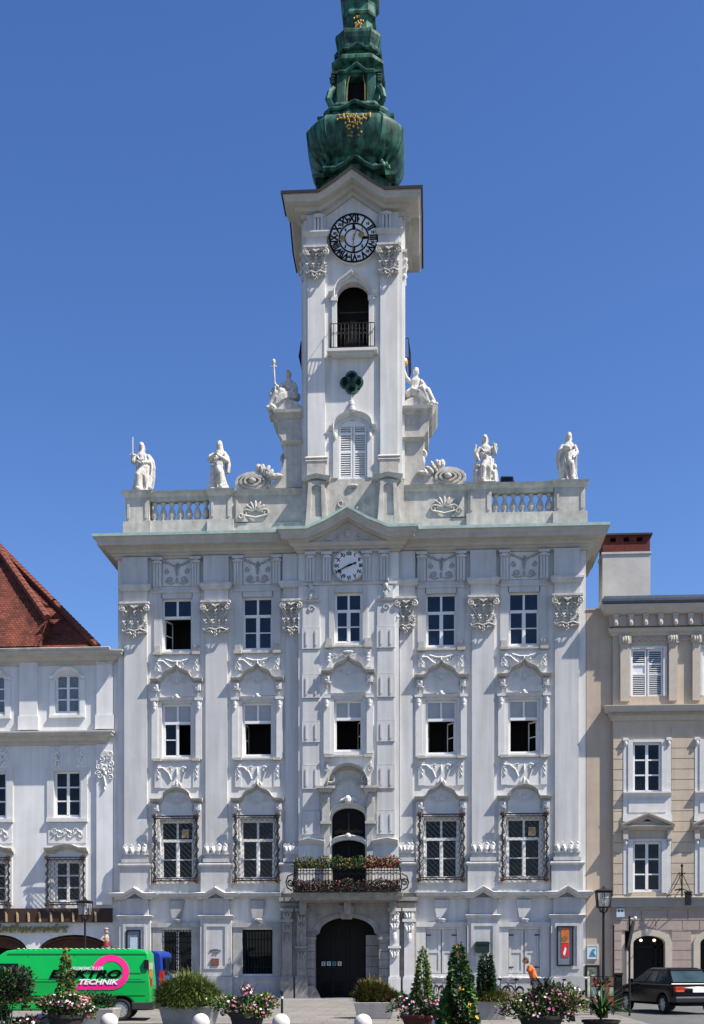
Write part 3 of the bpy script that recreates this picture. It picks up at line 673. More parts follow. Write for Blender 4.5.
part('passage_pier',g,PORT,TH)
# ---- fittings on the ground floor
def frame_box(g,x0,x1,z0,z1,y,w=.05,d=.05):
    g.box(x0,x0+w,y-d,y,z0,z1); g.box(x1-w,x1,y-d,y,z0,z1); g.box(x0+w,x1-w,y-d,y,z0,z0+w); g.box(x0+w,x1-w,y-d,y,z1-w,z1)
yp=-.26
x0,z1=P(126.5,930,yp); x1,z0=P(141,954,yp)
g=G(); frame_box(g,x0,x1,z0,z1,yp-.01,.06,.06); dc=part('display_case',g,IRON,TH)
g=G(); g.box(x0+.06,x1-.06,yp-.03,yp-.012,z0+.06,z1-.06); part('case_back',g,M('blue_grey_board',(.16,.21,.27),.25,.2,4),dc)
g=G(); m=(x0+x1)/2; g.box(m-.16,m+.18,yp-.04,yp-.03,z0+.2,z0+.72); part('paper_notice',g,M('pale_blue_paper',(.45,.55,.64),.6,.15,9),dc)
x0,z1=P(556.5,926,yp); x1,z0=P(573.5,966,yp)
g=G(); frame_box(g,x0,x1,z0,z1,yp-.045,.06,.06); dc=part('display_case',g,IRON,TH)
g=G(); g.box(x0+.06,x1-.06,yp-.06,yp-.05,z0+.06,z1-.06); part('case_back',g,M('grey_blue_board',(.17,.2,.25),.25,.15,4),dc)
zz=z1-.1
for nm,c,h in (('orange_poster',(.62,.16,.03),.62),('red_poster',(.6,.03,.03),.56)):
    g=G(); g.box(x0+.2,x1-.2,yp-.075,yp-.062,zz-h,zz); po=part(nm,g,M(nm,c,.4,.35,5),dc)
    g=G()
    if nm[0]=='o': g.prism(disc((x0+x1)/2-.02,zz-.44,.12,14),yp-.082,yp-.075); part('poster_print',g,M('poster_brown',(.25,.13,.03),.5,.2,6),po)
    else: g.prism([(x0+.26,zz-.42),(x0+.34,zz-.5),(x1-.3,zz-.2),(x1-.36,zz-.12)],yp-.082,yp-.075); part('poster_print',g,FRAME,po)
    zz-=h+.04
x0,z1=P(475.5,941.5,yp-.25); x1,z0=P(489.5,953,yp-.25)
g=G(); g.prism([(x0,z0+.06),(x0+.06,z0),(x1-.06,z0),(x1,z0+.06),(x1,z1-.05),(x0+.02,z1),(x1-.02,z1)][:5]+[(x1-.03,z1),(x0+.03,z1),(x0,z1-.05)],yp-.26,yp-.01)
g.box(x0-.02,x1+.02,yp-.29,yp-.01,z1-.1,z1-.04); mb=part('letter_box',g,M('dark_green_paint',(.012,.03,.027),.4,.2,6),TH)
x0,z1=P(211.5,958.5,yp); x1,z0=P(219,965.5,yp)
g=G(); g.box(x0,x1,yp-.07,yp-.01,z0,z1); pl=part('plaque',g,M('red_brown_plaque',(.17,.06,.04),.5,.3,9),TH)
g=G(); 
for k in range(3): g.box(x0+.05,x1-.05,yp-.074,yp-.07,z0+.06+.075*k,z0+.085+.075*k)
part('plaque_text',g,M('plaque_text',(.3,.15,.11),.5,.1,9),pl)
g=G()
for k in range(9):
    a=PI*(.25+.5*k/8); 
    xx=(x0+x1)/2-.22+.055*k; g.box(xx-.017,xx+.017,yp-.03,yp-.01,z1+.3+.05*math.sin(PI*k/8),z1+.36+.05*math.sin(PI*k/8))
for k in range(4): g.box((x0+x1)/2-.09+.06*k-.015,(x0+x1)/2-.09+.06*k+.015,yp-.03,yp-.01,z1+.2,z1+.25)
part('wall_lettering',g,IRON,TH)
for u,v in ((172,922),(258,921.5),(489,920),(522.5,922)):
    pass
# ---- attic balustrade
ATY=.25
def attic():
    for s in (-1,1):
        for off,w in (((9.3,1.06) if s<0 else (9.45,1.3)),(5.62,1.0)):
            x=XA+s*off; g=G(); g.box(x-w/2,x+w/2,ATY,ATY+1.1,19.95,21.95); g.box(x-w/2-.08,x+w/2+.08,ATY-.08,ATY+1.18,19.95,20.85)
            for e in (-1,1): g.box(x+e*(w/2-.14)-.05,x+e*(w/2-.14)+.05,ATY-.03,ATY+.01,21.0,21.85)
            g.sweep([(x-w/2,ATY+1.1,22.0),(x-w/2,ATY,22.0),(x+w/2,ATY,22.0),(x+w/2,ATY+1.1,22.0)],[(-.3,-.1),(.02,-.1),(.06,-.02),(.13,.06),(.17,.18),(-.3,.24)])
            g.box(x-w/2+.1,x+w/2-.1,ATY+.1,ATY+1,22.1,22.27); part('attic_pedestal',g,STONE,TH)
        lo,hi=sorted((XA+s*(9.3-.53),XA+s*(5.62+.5)))
        g=G(); g.box(lo,hi,ATY+.02,ATY+.6,19.95,20.9); g.box(lo,hi,ATY+.06,ATY+.5,21.78,21.95); g.sweep([(lo,ATY+.05,22.0),(hi,ATY+.05,22.0)],[(-.5,-.06),(.0,-.06),(.1,.04),(.14,.16),(-.5,.22)])
        rl=part('balustrade_rail',g,STONE,TH)
        for k in range(7):
            x=lo+(hi-lo)*(k+.5)/7; g=G(); g.smooth=True; q=.0
            g.lathe(x,ATY+.3,[(.13,20.9),(.13,20.96),(.08,21.0),(.15,21.12),(.165,21.22),(.13,21.38),(.075,21.5),(.06,21.6),(.12,21.66),(.13,21.78)],10)
            part('baluster',g,STONE,rl)
        # solid wall with shell relief towards the tower
        lo,hi=sorted((XA+s*5.12,XA+s*2.0)); g=G(); g.box(lo,hi,ATY+.1,ATY+.6,19.95,21.98); g.box(lo,hi,ATY+.02,ATY+.12,19.95,20.7)
        g.sweep([(lo,ATY+.1,22.0),(hi,ATY+.1,22.0)],[(-.5,-.1),(.02,-.1),(.1,.0),(.14,.14),(-.5,.2)])
        cxr=XA+s*4.1; yy=ATY+.06
        for k in range(7):
            a=PI*(k+.5)/7; g.leafr(cxr+.3*math.cos(a),21.2+.26*math.sin(a),.5,.13,a,yy,.06)
        g.scroll(cxr-.45,21.15,.17,1,yy,.05,1.3,0); g.scroll(cxr+.45,21.15,.17,-1,yy,.05,1.3,PI); g.tube([(cxr-.5,yy,21.05),(cxr,yy-.04,20.92),(cxr+.5,yy,21.05)],.05,5)
        xs=XA+s*4.95; g.prism([(xs,20.75),(xs-s*.55,20.75),(xs-s*.3,21.1),(xs-s*.1,21.5),(xs-s*.05,21.7),(xs,21.7)],ATY-.02,ATY+.11); g.scroll(xs-s*.24,21.0,.14,s,ATY-.04,.04,1.3,0)
        part('attic_wall',g,STONE,TH)
        # oval volute cartouche lying on the wall
        g=G(); xo=XA+s*4.15; zo=22.62; y=ATY+.3
        for k,rr in enumerate((.72,.52,.33)):
            g.tube([(xo+s*.1+rr*math.cos(2*PI*q/20),y-.08*k,zo-.05+rr*.55*math.sin(2*PI*q/20)) for q in range(21)],.085-.012*k,5)
        g.ell((xo+s*.1,y+.05,zo-.05),(.72,.16,.42),12,6); g.ell((xo+s*.1,y-.22,zo-.05),(.17,.12,.12))
        rr=random.Random(3)
        for k in range(12):
            t=k/11; g.leafr(xo-s*(.3+.75*t),zo+.42-.5*t+.25*rr.random(),.42,.2,PI/2+s*(-.2+1.6*t)+rr.uniform(-.5,.5),y-.05-.1*rr.random(),.12)
        g.ell((xo-s*.15,y,zo+.55),(.14,.12,.2)); part('attic_cartouche',g,STONE,TH)
attic()
# ================================================================ TOWER (parts of the town hall)
TX=0.02; TY=.2; TW=2.14; TD=4.28
def tz(v,Y=TY): return P(352,v,Y)[1]
g=G()
bell=(TX-.64,TX+.64,28.2,30.2); shut=(TX-.62,TX+.62,22.5,24.6)
wallsheet(g,TX-TW,TX+TW,19.4,34.2,TY,[(TX-.70,TX+.70,27.95,31.0),(TX-.62,TX+.62,22.5,25.05),(TX-.3,TX+.3,26.3,26.9)],.45)
for s in (-1,1): g.quad((TX+s*TW,TY,19.4),(TX+s*TW,TY+TD,19.4),(TX+s*TW,TY+TD,34.2),(TX+s*TW,TY,34.2))
g.quad((TX-TW,TY+TD,19.4),(TX+TW,TY+TD,19.4),(TX+TW,TY+TD,34.2),(TX-TW,TY+TD,34.2))
def archfill(g,x,hw,zs,zt,y0,y1,n=10,k=1.0):
    a=[(x-hw*math.cos(PI*i/n),zs+(zt-zs)*k*math.sin(PI*i/n)) for i in range(n+1)]
    g.strip([(p,zt+.06) for p,_ in a],a,y0,y1)
archfill(g,TX,.70,30.36,31.0,TY+.004,TY+.44); archfill(g,TX,.62,24.62,25.02,TY+.004,TY+.44)
# gable fields under the raised cornice
g.prism([(TX-1.5,34.1),(TX-1.4,34.15),(TX,35.0),(TX+1.4,34.15),(TX+1.5,34.1)],TY+.01,TY+.2)
part('tower_wall',g,WHITE,TH,normals=False)
g=G(); g.box(TX-TW+.5,TX+TW-.5,TY+1.2,TY+1.3,19.5,34); part('tower_dark_lining',g,DARK,TH)
for s in (-1,1):
    x=TX+s*1.57; g=G(); w=.75; y=TY-.1
    g.box(x-w/2,x+w/2,y,TY+.02,22.5,33.7); p=part('tower_pilaster',g,WHITE,TH)
    g=G(); g.box(x-w/2-.03,x+w/2+.03,y-.06,TY+.01,22.5,23.16); g.sweep([(x-w/2-.02,TY,23.2),(x-w/2-.02,y,23.2),(x+w/2+.02,y,23.2),(x+w/2+.02,TY,23.2)],[(-.02,-.06),(.06,-.04),(.09,.03),(.05,.1),(.1,.16),(.03,.24),(-.02,.26)])
    part('pilaster_base',g,STONE,p)
    g=G(); capital(g,x,31.0,32.4,1.0,y); part('capital',g,STAT,p)
    g=G(); g.box(x-.46,x+.46,y-.14,TY+.01,32.4,32.85); g.sweep([(x-.46,TY,32.95),(x-.46,y-.14,32.95),(x+.46,y-.14,32.95),(x+.46,TY,32.95)],[(-.02,-.12),(.04,-.1),(.1,0),(.14,.04),(.14,.1),(-.02,.14)])
    for k in (-1,0,1): g.box(x-s*.1+k*.15-.05,x-s*.1+k*.15+.05,y-.2,TY+.01,33.1,33.7)
    g.ell((x-s*.1,y-.2,33.72),(.26,.1,.09)); g.box(x-.42,x+.42,y-.1,TY+.01,33.09,33.8); part('impost',g,GREYW,p)
    # capitals seen edge-on along the tower sides
    for yy in (TY+.57,):
        xs=TX+s*TW; g=G(); g.box(min(xs,xs+s*.1),max(xs,xs+s*.1),yy-.375,yy+.375,22.5,33.7)
        sp=part('tower_pilaster',g,WHITE,TH); g=G(); g.box(min(xs,xs+s*.2),max(xs,xs+s*.2),yy-.5,yy+.5,32.25,32.36)
        for k in range(24): g.ell((xs+s*(.06+.04*(k%3)*(k//8)*.5+.02),yy-.4+.11*(k%8),31.25+.34*(k//8)+.08*(k%2)),(.08,.06,.11),6,4)
        part('capital',g,STAT,sp)
# cornice with a gable on each side
def tpath(z,rise,hw=1.4):
    pts=[]
    c=[(TX-TW,TY+TD),(TX-TW,TY),(TX+TW,TY),(TX+TW,TY+TD)]
    for i in range(4):
        a=c[i]; b=c[(i+1)%4]; m=((a[0]+b[0])/2,(a[1]+b[1])/2); L=TW*2; t=.5-hw/L
        la=lambda t:(a[0]+(b[0]-a[0])*t,a[1]+(b[1]-a[1])*t)
        pts.append((a[0],a[1],z)); 
        for tt,k in ((t,0),(t+(.5-t)*.5,.46),(.5,1),(.5+(.5-t)*.5,.46),(1-t,0)):
            q=la(tt); pts.append((q[0],q[1],z+rise*k))
    return pts
g=G(); g.sweep(tpath(34.43,.95),[(-.06,-.72),(.08,-.72),(.12,-.55),(.3,-.5),(.36,-.36),(.72,-.32),(.75,-.16),(.8,-.1),(.82,-.02),(-.06,.05)],closed=True)
tc=part('tower_cornice',g,CORN,TH)
g=G(); g.sweep(tpath(34.43,.95),[(.83,-.012),(.835,-.05),(.88,-.06),(.89,.06),(-.1,.45),(-.1,.06)],closed=True)
tp=tpath(34.43,.95); n=len(tp); top=(TX,TY+TD/2,37.0)
vs=[(p[0]+(.1 if p[0]<TX else -.1),p[1]+.1*(1 if p[1]<TY+2 else -1),p[2]+.4) for p in tp]+[top]; g.add(vs,[(i,(i+1)%n,n) for i in range(n)])
part('tower_roof_edge',g,LEAD,tc,normals=False)
# clock
tcx,tcz=P(353.6,236.4,TY-.3); cy=TY-.12
g=G(); g.prism(disc(tcx,tcz,1.06,48),cy-.06,TY+.02); ck=part('clock_face',g,FRAME,TH)
yy=cy-.065
for r0_,r1_,n_ in ((1.0,1.07,48),(.60,.66,40),(.36,.41,32)): g=G(); ring(g,tcx,tcz,r0_,r1_,yy-.02,yy+.002,n_); part('clock_ring',g,BLACK,ck)
for k,tx in enumerate('XII I II III IV V VI VII VIII IX X XI'.split()):
    a=2*PI*k/12
    o=text_obj('numeral',tx,.44,BLACK,ck,(0,0,0),(PI/2,0,0),.004,0,.02,'CENTER',.78)
    o.data.transform(Matrix.Translation((tcx-XA+.83*math.sin(a),yy-.005,tcz+.83*math.cos(a)))@Matrix.Rotation(a,4,'Y'))
g=G()
for k in range(60):
    a=2*PI*k/60; 
    if k%5: g.prism([(tcx+r*math.sin(a+d),tcz+r*math.cos(a+d)) for r,d in ((.95,-.008),(1.0,-.008),(1.0,.008),(.95,.008))],yy-.01,yy)
for k in (0,3,6,9):
    a=2*PI*k/12; w=.075
    c,s=math.sin(a),math.cos(a); g.prism([(tcx+c*r-s*ww,tcz+s*r+c*ww) for r,ww in ((.40,w),(.61,w*.6),(.61,-w*.6),(.40,-w))],yy-.012,yy)
part('minute_marks',g,BLACK,ck)
for k in range(12):
    a=2*PI*(k+.5)/12; text_obj('small_figure',str(5*(k+1) if k<11 else 60),.15,BLACK,ck,(tcx-XA+.84*math.sin(a),yy-.005,tcz+.84*math.cos(a)),bold=.008)
for k in range(4):
    a=2*PI*(k+.5)/4; text_obj('small_figure',str(k+1),.17,BLACK,ck,(tcx-XA+.51*math.sin(a),yy-.005,tcz+.51*math.cos(a)),bold=.01)
text_obj('inner_numeral','1',.24,BLACK,ck,(tcx-XA,yy-.005,tcz),bold=.01)
g=G(); hand(g,tcx,tcz,.42,R(20),yy-.03,.03); g.ell((tcx+.33,yy-.05,tcz+.12),(.13,.03,.13),10,5); part('hour_hand',g,GOLD,ck)
g=G(); hand(g,tcx,tcz,.62,R(184),yy-.055,.025); g.ell((tcx-.5,yy-.075,tcz-.04),(.12,.03,.14),10,5); part('minute_hand',g,GOLD,ck)
# belfry opening
g=G(); bx=TX; arcp=[(bx-.8*math.cos(PI*i/12),30.42+.74*math.sin(PI*i/12)) for i in range(13)]
g.sweep([(bx-1.05,TY,30.4),(bx-.8,TY,30.42)]+[(p,TY,z+(.2 if i==6 else .07 if i in (5,7) else 0)) for i,(p,z) in enumerate(arcp) if 0<i<12]+[(bx+.8,TY,30.42),(bx+1.05,TY,30.4)],[(-.02,-.1),(.06,-.1),(.1,-.02),(.2,.02),(.22,.1),(-.02,.14)])
for s in (-1,1): g.box(bx+s*.80-.1,bx+s*.80+.1,TY-.06,TY+.02,27.95,30.3); g.box(bx+s*.80-.14,bx+s*.80+.14,TY-.12,TY+.02,30.15,30.32)
g.leafr(bx,31.34,.3,.16,PI/2,TY-.14,.07); g.box(bx-1.08,bx+1.08,TY-.5,TY+.02,27.78,27.9); g.box(bx-.92,bx+.92,TY-.38,TY+.02,27.68,27.78); part('belfry_surround',g,TRIM,TH)
def iron_rail(cx,cy,ang,w,d,z0,h):
    g=G(); c,s=math.cos(ang),math.sin(ang)
    T=lambda u,o,z:(cx+u*c+o*s,cy+u*s-o*c,z)
    for k in range(13):
        u=-w+2*w*k/12; g.tube([T(u,d,z0),T(u,d+.1,z0+h*.3),T(u,d,z0+h)],.014,4)
    for u in (-w,w):
        for o in (.0,d*.5): g.rod(T(u,o,z0),T(u,o,z0+h),.014,4)
    for z in (z0+.04,z0+h): g.tube([T(-w,0,z),T(-w,d,z),T(w,d,z),T(w,0,z)],.02,4)
    for k in range(10):
        u=-w*.85+1.7*w*k/9; pts=[T(u+.09*math.cos(q*.8)*(1-q/14),d+.06,z0+h*.55+.09*math.sin(q*.8)*(1-q/14)) for q in range(12)]; g.tube(pts,.012,4)
    return part('belfry_railing',g,IRON,TH)
iron_rail(TX,TY,0,.95,.44,27.92,1.05)
iron_rail(TX+TW,TY+TD/2,PI/2,.86,.24,28.18,.95); iron_rail(TX-TW,TY+TD/2,-PI/2,.86,.24,28.18,.95)
g=G()
for z in (29.2,29.9): g.box(TX-.6,TX+.6,TY+.5,TY+.55,z,z+.05)
g.lathe(TX,TY+.9,[(.5,28.6),(.46,28.75),(.34,29.1),(.28,29.5),(.2,29.7),(.05,29.8)],14); part('bell',g,LEAD,TH)
# quatrefoil vent
qx,qz=P(351.8,383,TY); g=G()
for dx_,dz_ in ((.24,0),(-.24,0),(0,.24),(0,-.24)):
    n=14; a=[(qx+dx_+.27*math.cos(2*PI*k/n),qz+dz_+.27*math.sin(2*PI*k/n)) for k in range(n+1)]; b=[(qx+dx_+.17*math.cos(2*PI*k/n),qz+dz_+.17*math.sin(2*PI*k/n)) for k in range(n+1)]
    g.strip(a,b,TY-.06-.004*(dx_>0)-.008*(dz_>0)-.012*(dz_<0),TY+.03)
qf=part('quatrefoil_vent',g,COPGR,TH)
g=G()
for k,(dx_,dz_) in enumerate(((.24,0),(-.24,0),(0,.24),(0,-.24),(0,0))): g.prism(disc(qx+dx_,qz+dz_,.2,14),TY-.02-.003*k,TY+.01)
part('vent_opening',g,BLACK,qf)
g=G(); g.box(qx-.03,qx+.03,TY-.04,TY,25.75,26.1); g.leafr(qx,25.7,.36,.22,PI/2,TY-.05,.08); part('vent_drop',g,TRIM,TH)
# louvred shutter
g=G(); a,b=TX-.6,TX+.6
for l,r in ((a,TX-.015),(TX+.015,b)):
    g.box(l,l+.08,TY+.05,TY+.11,22.5,24.75); g.box(r-.08,r,TY+.05,TY+.11,22.5,24.75)
    for z in (22.5,23.6,24.4): g.box(l+.08,r-.08,TY+.05,TY+.11,z,z+.09)
    for k in range(23):
        z=22.62+.098*k
        g.add([(l+.08,TY+.05,z),(r-.08,TY+.05,z),(r-.08,TY+.11,z+.07),(l+.08,TY+.11,z+.07),(l+.08,TY+.06,z-.012),(r-.08,TY+.06,z-.012),(r-.08,TY+.12,z+.058),(l+.08,TY+.12,z+.058)],[(0,1,2,3),(4,7,6,5),(0,4,5,1),(2,6,7,3)])
g.box(a,b,TY+.06,TY+.1,24.75,25.0); g.box(a,b,TY+.2,TY+.22,22.5,25.05); part('louvred_shutter',g,FRAME,TH)
g=G(); arcp=[(TX-.82*math.cos(PI*i/12),24.75+.5*math.sin(PI*i/12)) for i in range(13)]
g.sweep([(TX-1.02,TY,24.62),(TX-.84,TY,24.66)]+[(p,TY,z+(.1 if i==6 else 0)) for i,(p,z) in enumerate(arcp) if 0<i<12]+[(TX+.84,TY,24.66),(TX+1.02,TY,24.62)],[(-.02,-.1),(.06,-.1),(.1,-.02),(.18,.02),(.2,.09),(-.02,.13)])
for s in (-1,1): g.box(TX+s*.74-.11,TX+s*.74+.11,TY-.07,TY+.02,22.5,24.58); g.leafr(TX+s*.76,24.3,.34,.16,PI/2,TY-.09,.06)
g.leafr(TX,25.4,.34,.26,PI/2,TY-.16,.1); part('shutter_surround',g,TRIM,TH)
# base of the tower: ledge and niche pedestals
g=G(); g.box(TX-2.2,TX+2.2,TY-.04,TY+.5,19.95,22.3)
g.prism([(TX-.9,22.3),(TX-.75,22.45),(TX+.75,22.45),(TX+.9,22.3)],TY-.03,TY+.1)
g.leafr(TX,22.15,.5,.2,0,TY-.07,.08)
for q in (-1,1): g.scroll(TX+q*.5,21.4,.18,q,TY-.06,.035,1.3,0); g.leafr(TX+q*.2,21.2,.36,.14,PI/2-q*.5,TY-.06,.06)
g.leafr(TX-.05,21.0,.3,.16,PI/2,TY-.1,.1)
tb=part('tower_base',g,STONE,TH)
for s in (-1,1):
    x=TX+s*1.55; y=TY-.3
    g=G(); g.prism([(x-.55,20.0),(x-.36,22.2),(x-.52,22.38),(x-.52,22.5),(x+.52,22.5),(x+.52,22.38),(x+.36,22.2),(x+.55,20.0)][::-1],y+.06,TY)
    for e in (-1,1): g.prism([(x+e*.5,20.0),(x+e*.34,22.25),(x+e*.2,22.25),(x+e*.26,20.0)],y-.04,y+.07)
    g.box(x-.28,x+.28,y-.03,y+.07,20.0,20.75); a=[(x-.24*math.cos(PI*i/8),21.9+.24*math.sin(PI*i/8)) for i in range(9)]; g.strip([(p,22.3) for p,_ in a],a,y-.03,y+.07)
    g.sweep([(x-.5,TY,22.4),(x-.5,y,22.4),(x-.25,y,22.46),(x,y,22.52),(x+.25,y,22.46),(x+.5,y,22.4),(x+.5,TY,22.4)],[(-.02,-.1),(.05,-.1),(.1,0),(.13,.07),(-.3,.14)])
    part('niche_pedestal',g,STONE,tb)
# scroll buttresses left and right of the tower
for s in (-1,1):
    base=[(267.7,410.5),(269.5,414.5),(273.5,421),(276.5,423),(277,436),(279.5,438),(281,441),(281.6,451),(283.2,459),(281.5,468),(278.5,474.5),(274,481),(266.5,486.3),(266.5,489),(303,489),(303,410.5)]
    pts=[(TX+s*(P(303,0,.6)[0]-P(u,0,.6)[0]+TW-.02),P(290,v,.6)[1]) for u,v in base]
    g=G(); g.prism(pts,.45,2.6)
    x0=TX+s*TW; g.sweep([(x0+s*(.0 if s<0 else 0),.5,25.35)]+[] if 0 else [(min(x0,x0+s*1.3),.43,25.4),(max(x0,x0+s*1.3),.43,25.4)],[(-.02,-.16),(.06,-.14),(.1,0),(.2,.06),(.22,.18),(-.02,.2)])
    lo,hi=sorted((x0,x0+s*1.0)); g.sweep([(lo,.44,24.2),(hi,.44,24.2)],scaled(SMALL,.8))
    lo,hi=sorted((x0,x0+s*1.5)); g.sweep([(lo,.42,22.05),(hi,.42,22.05)],scaled(SMALL,1.0)); g.box(lo,hi,.46,.7,20,22)
    # inner S-shaped panel rib and scrolls
    g.tube([(x0+s*.38,.54,24.1),(x0+s*.42,.52,23.5),(x0+s*.46,.52,23.0),(x0+s*.75,.52,22.6),(x0+s*1.15,.53,22.3)],.05,5)
    g.scroll(x0+s*.62,23.85,.22,s,.5,.06,1.4,PI/2); g.leafr(x0+s*.3,23.9,.4,.2,1.2,.52,.08); g.scroll(x0+s*.85,23.6,.2,-s,.62,.07,1.3,PI/2); g.leafr(x0+s*.9,23.3,.5,.18,PI/2,.6,.12)
    part('scroll_buttress',g,STONE,TH)
# green copper spire: chamfered square plan, swelling profile read from the photo
SPY=TY+TD/2; SX0=0.05
def sp(hw,v,edge=0): return hw/22.25, P(356.5,v,SPY)[1]
prof=[(33,208),(33,191),(34.8,189),(34.8,186.5),(32,185),(31,181),(32,178),(36,175.8),(40.5,172),(43.6,166.5),(45.9,159),(46.8,152.5),(46.5,148.8),(44.8,145.8),(41.5,142.8),(37.5,140.2),(34.5,138.6),(35.6,137.6),(35.6,135.6),(33,134.6),(29,134),(29,130.5),(31.5,129),(32.2,126),(31,123),(27,120.8),(22.5,119),(20.5,117)]
body=[sp(*p) for p in prof]
def loft(g,rings,f=.6,cx=SX0,cy=SPY):
    k=8; vs=[]
    for w,z in rings:
        q=w*f
        for a,b in ((-q,-w),(q,-w),(w,-q),(w,q),(q,w),(-q,w),(-w,q),(-w,-q)): vs.append((cx+a,cy+b,z))
    fs=[(i*k+j,i*k+(j+1)%k,(i+1)*k+(j+1)%k,(i+1)*k+j) for i in range(len(rings)-1) for j in range(k)]
    fs+=[tuple(range(k-1,-1,-1)),tuple(range((len(rings)-1)*k,len(rings)*k))]; g.add(vs,fs)
def lobes(g,rings,f=.6,bulge=.035,nu=5):
    """the same chamfered plan, each face swelling a little between its seams"""
    cor=[(-f,-1),(f,-1),(1,-f),(1,f),(f,1),(-f,1),(-1,f),(-1,-f)]; g.smooth=True
    for j in range(8):
        a=cor[j]; b=cor[(j+1)%8]; nx,ny=(a[0]+b[0])/2,(a[1]+b[1])/2; L=math.hypot(nx,ny); nx/=L; ny/=L; vs=[]
        for w,z in rings:
            for q in range(nu):
                t=q/(nu-1); k=4*t*(1-t)*bulge*w; vs.append((SX0+(a[0]+(b[0]-a[0])*t)*w+nx*k,SPY+(a[1]+(b[1]-a[1])*t)*w+ny*k,z))
        g.add(vs,[(r*nu+q,r*nu+q+1,(r+1)*nu+q+1,(r+1)*nu+q) for r in range(len(rings)-1) for q in range(nu-1)])
    g.smooth=False
def finer(rings,n=3):
    out=[]
    for i in range(len(rings)-1):
        p0=rings[max(i-1,0)]; p1=rings[i]; p2=rings[i+1]; p3=rings[min(i+2,len(rings)-1)]
        for q in range(n):
            t=q/n; out.append(tuple(.5*((2*p1[k])+(-p0[k]+p2[k])*t+(2*p0[k]-5*p1[k]+4*p2[k]-p3[k])*t*t+(-p0[k]+3*p1[k]-3*p2[k]+p3[k])*t**3) for k in (0,1)))
    return out+[rings[-1]]
g=G(); lobes(g,finer(body[5:17],4),bulge=.035); loft(g,body[16:]); loft(g,body[:6]); spire=part('spire_bulb',g,COPGR,TH)
def seams(parent,rings,f=.6,r=.035):
    for sx,sy in ((-1,-1),(1,-1),(1,1),(-1,1)):
        for a,b in ((f,1),(1,f)): g=G(); g.tube([(SX0+sx*w*a,SPY+sy*w*b,z) for w,z in rings],r,5); part('seam',g,COPGR,parent)
seams(spire,finer(body[6:17],2))
def wat(z):
    for (w0,z0),(w1,z1) in zip(body,body[1:]):
        if z0<=z<=z1: return w0+(w1-w0)*(z-z0)/max(z1-z0,1e-6)
    return body[0][0]
for sx,sy in ((-1,-1),(1,-1),(1,1),(-1,1)):   # scrolled brackets carrying the roll at each chamfered corner
    g=G()
    for q in (.74,.86):
        pts=[]
        for v_,k_ in ((174,38.5),(177,37),(180,35),(183,35.5),(186,38),(189,38.5)): pts.append((SX0+sx*k_/22.25*q,SPY+sy*k_/22.25*(1.6-q),P(356.5,v_,SPY)[1]))
        g.tube(pts,.09,6)
    part('spire_bracket',g,COPGR,spire)
# gable hoods over the lower windows of the bulb and ledge at its top
def side_hood(g,w,z,half,rise,out,th):
    for ang in range(4):
        c,s=math.cos(ang*PI/2),math.sin(ang*PI/2)
        T=lambda u,o,zz:(SX0+u*c+(w+o)*s,SPY+u*s-(w+o)*c,zz)
        pts=[(-half,0),(-half*.6,0),(-half*.35,rise*.35),(-half*.15,rise*.8),(0,rise),(half*.15,rise*.8),(half*.35,rise*.35),(half*.6,0),(half,0)]
        vs=[]
        for u,h in pts:
            for o,dz in ((-.4,-th),(out*.7,-th),(out,0),(out,th*.6),(-.4,th)): vs.append(T(u,o,z+h+dz))
        k=5; fs=[(i*k+j,(i+1)*k+j,(i+1)*k+(j+1)%k,i*k+(j+1)%k) for i in range(len(pts)-1) for j in range(k)]+[tuple(range(k)),tuple(range((len(pts)-1)*k,len(pts)*k))]
        g.add(vs,fs)
w,z=sp(34,188); zz=z
g=G(); side_hood(g,1.55,P(356.5,193,SPY)[1],1.35,.5,.3,.1); part('spire_hood',g,COPGR,spire)
g=G(); w2,z2=sp(33,135); side_hood(g,1.5,P(356.5,133,SPY)[1],1.1,.3,.2,.08); part('spire_hood',g,COPGR,spire); g=G()
g2=G(); loft(g,[(sp(33,0)[0],z2-.08),(sp(35,0)[0],z2),(sp(33.5,0)[0],z2+.12),(sp(31,0)[0],z2+.16)]); part('spire_ledge',g,COPGR,spire)
# lantern: four corner piers, cornices and openings
zl0=P(356.5,117.5,SPY)[1]; zl1=P(356.5,90,SPY)[1]
g=G()
for sx,sy in ((-1,-1),(1,-1),(1,1),(-1,1)):
    cxp,cyp=SX0+sx*.72,SPY+sy*.72; vs=[]
    for z in (zl0-.3,zl1):
        for a,b in ((-.38,-.12),(-.12,-.38),(.22,-.38),(.34,-.22),(.34,.22),(.22,.34),(-.22,.34),(-.38,.22)): vs.append((cxp+(a if sx<0 else -a),cyp+(b if sy<0 else -b),z))
    g.add(vs,[tuple(range(8)),tuple(range(8,16))]+[(j,(j+1)%8,8+(j+1)%8,8+j) for j in range(8)])
    g.tube([(cxp+sx*.36,cyp+sy*.36,zl0-.2),(cxp+sx*.5,cyp+sy*.5,zl0+.0),(cxp+sx*.42,cyp+sy*.42,zl0+.35),(cxp+sx*.28,cyp+sy*.28,zl0+.6)],.14,6)
    for k in range(3): g.ell((cxp+sx*.3,cyp+sy*.3,zl1-.15-.12*k),(.14,.14,.1),6,4)
part('lantern_pier',g,COPGR,spire)
g=G(); g.box(SX0-.55,SX0+.55,SPY-.55,SPY+.55,zl0-.4,zl1); part('lantern_core',g,BLACK,spire)
g=G()
for s in (-1,1):
    for k in range(7): g.ell((SX0-.36+.12*k,SPY-.98,zl0-.12+.05*(k%2)),(.09,.07,.09),6,4)
    g.tube([(SX0+s*.4,SPY-1.08,zl0),(SX0+s*.38,SPY-1.08,zl0+.7),(SX0+s*.3,SPY-1.08,zl0+1.1)],.018,5)
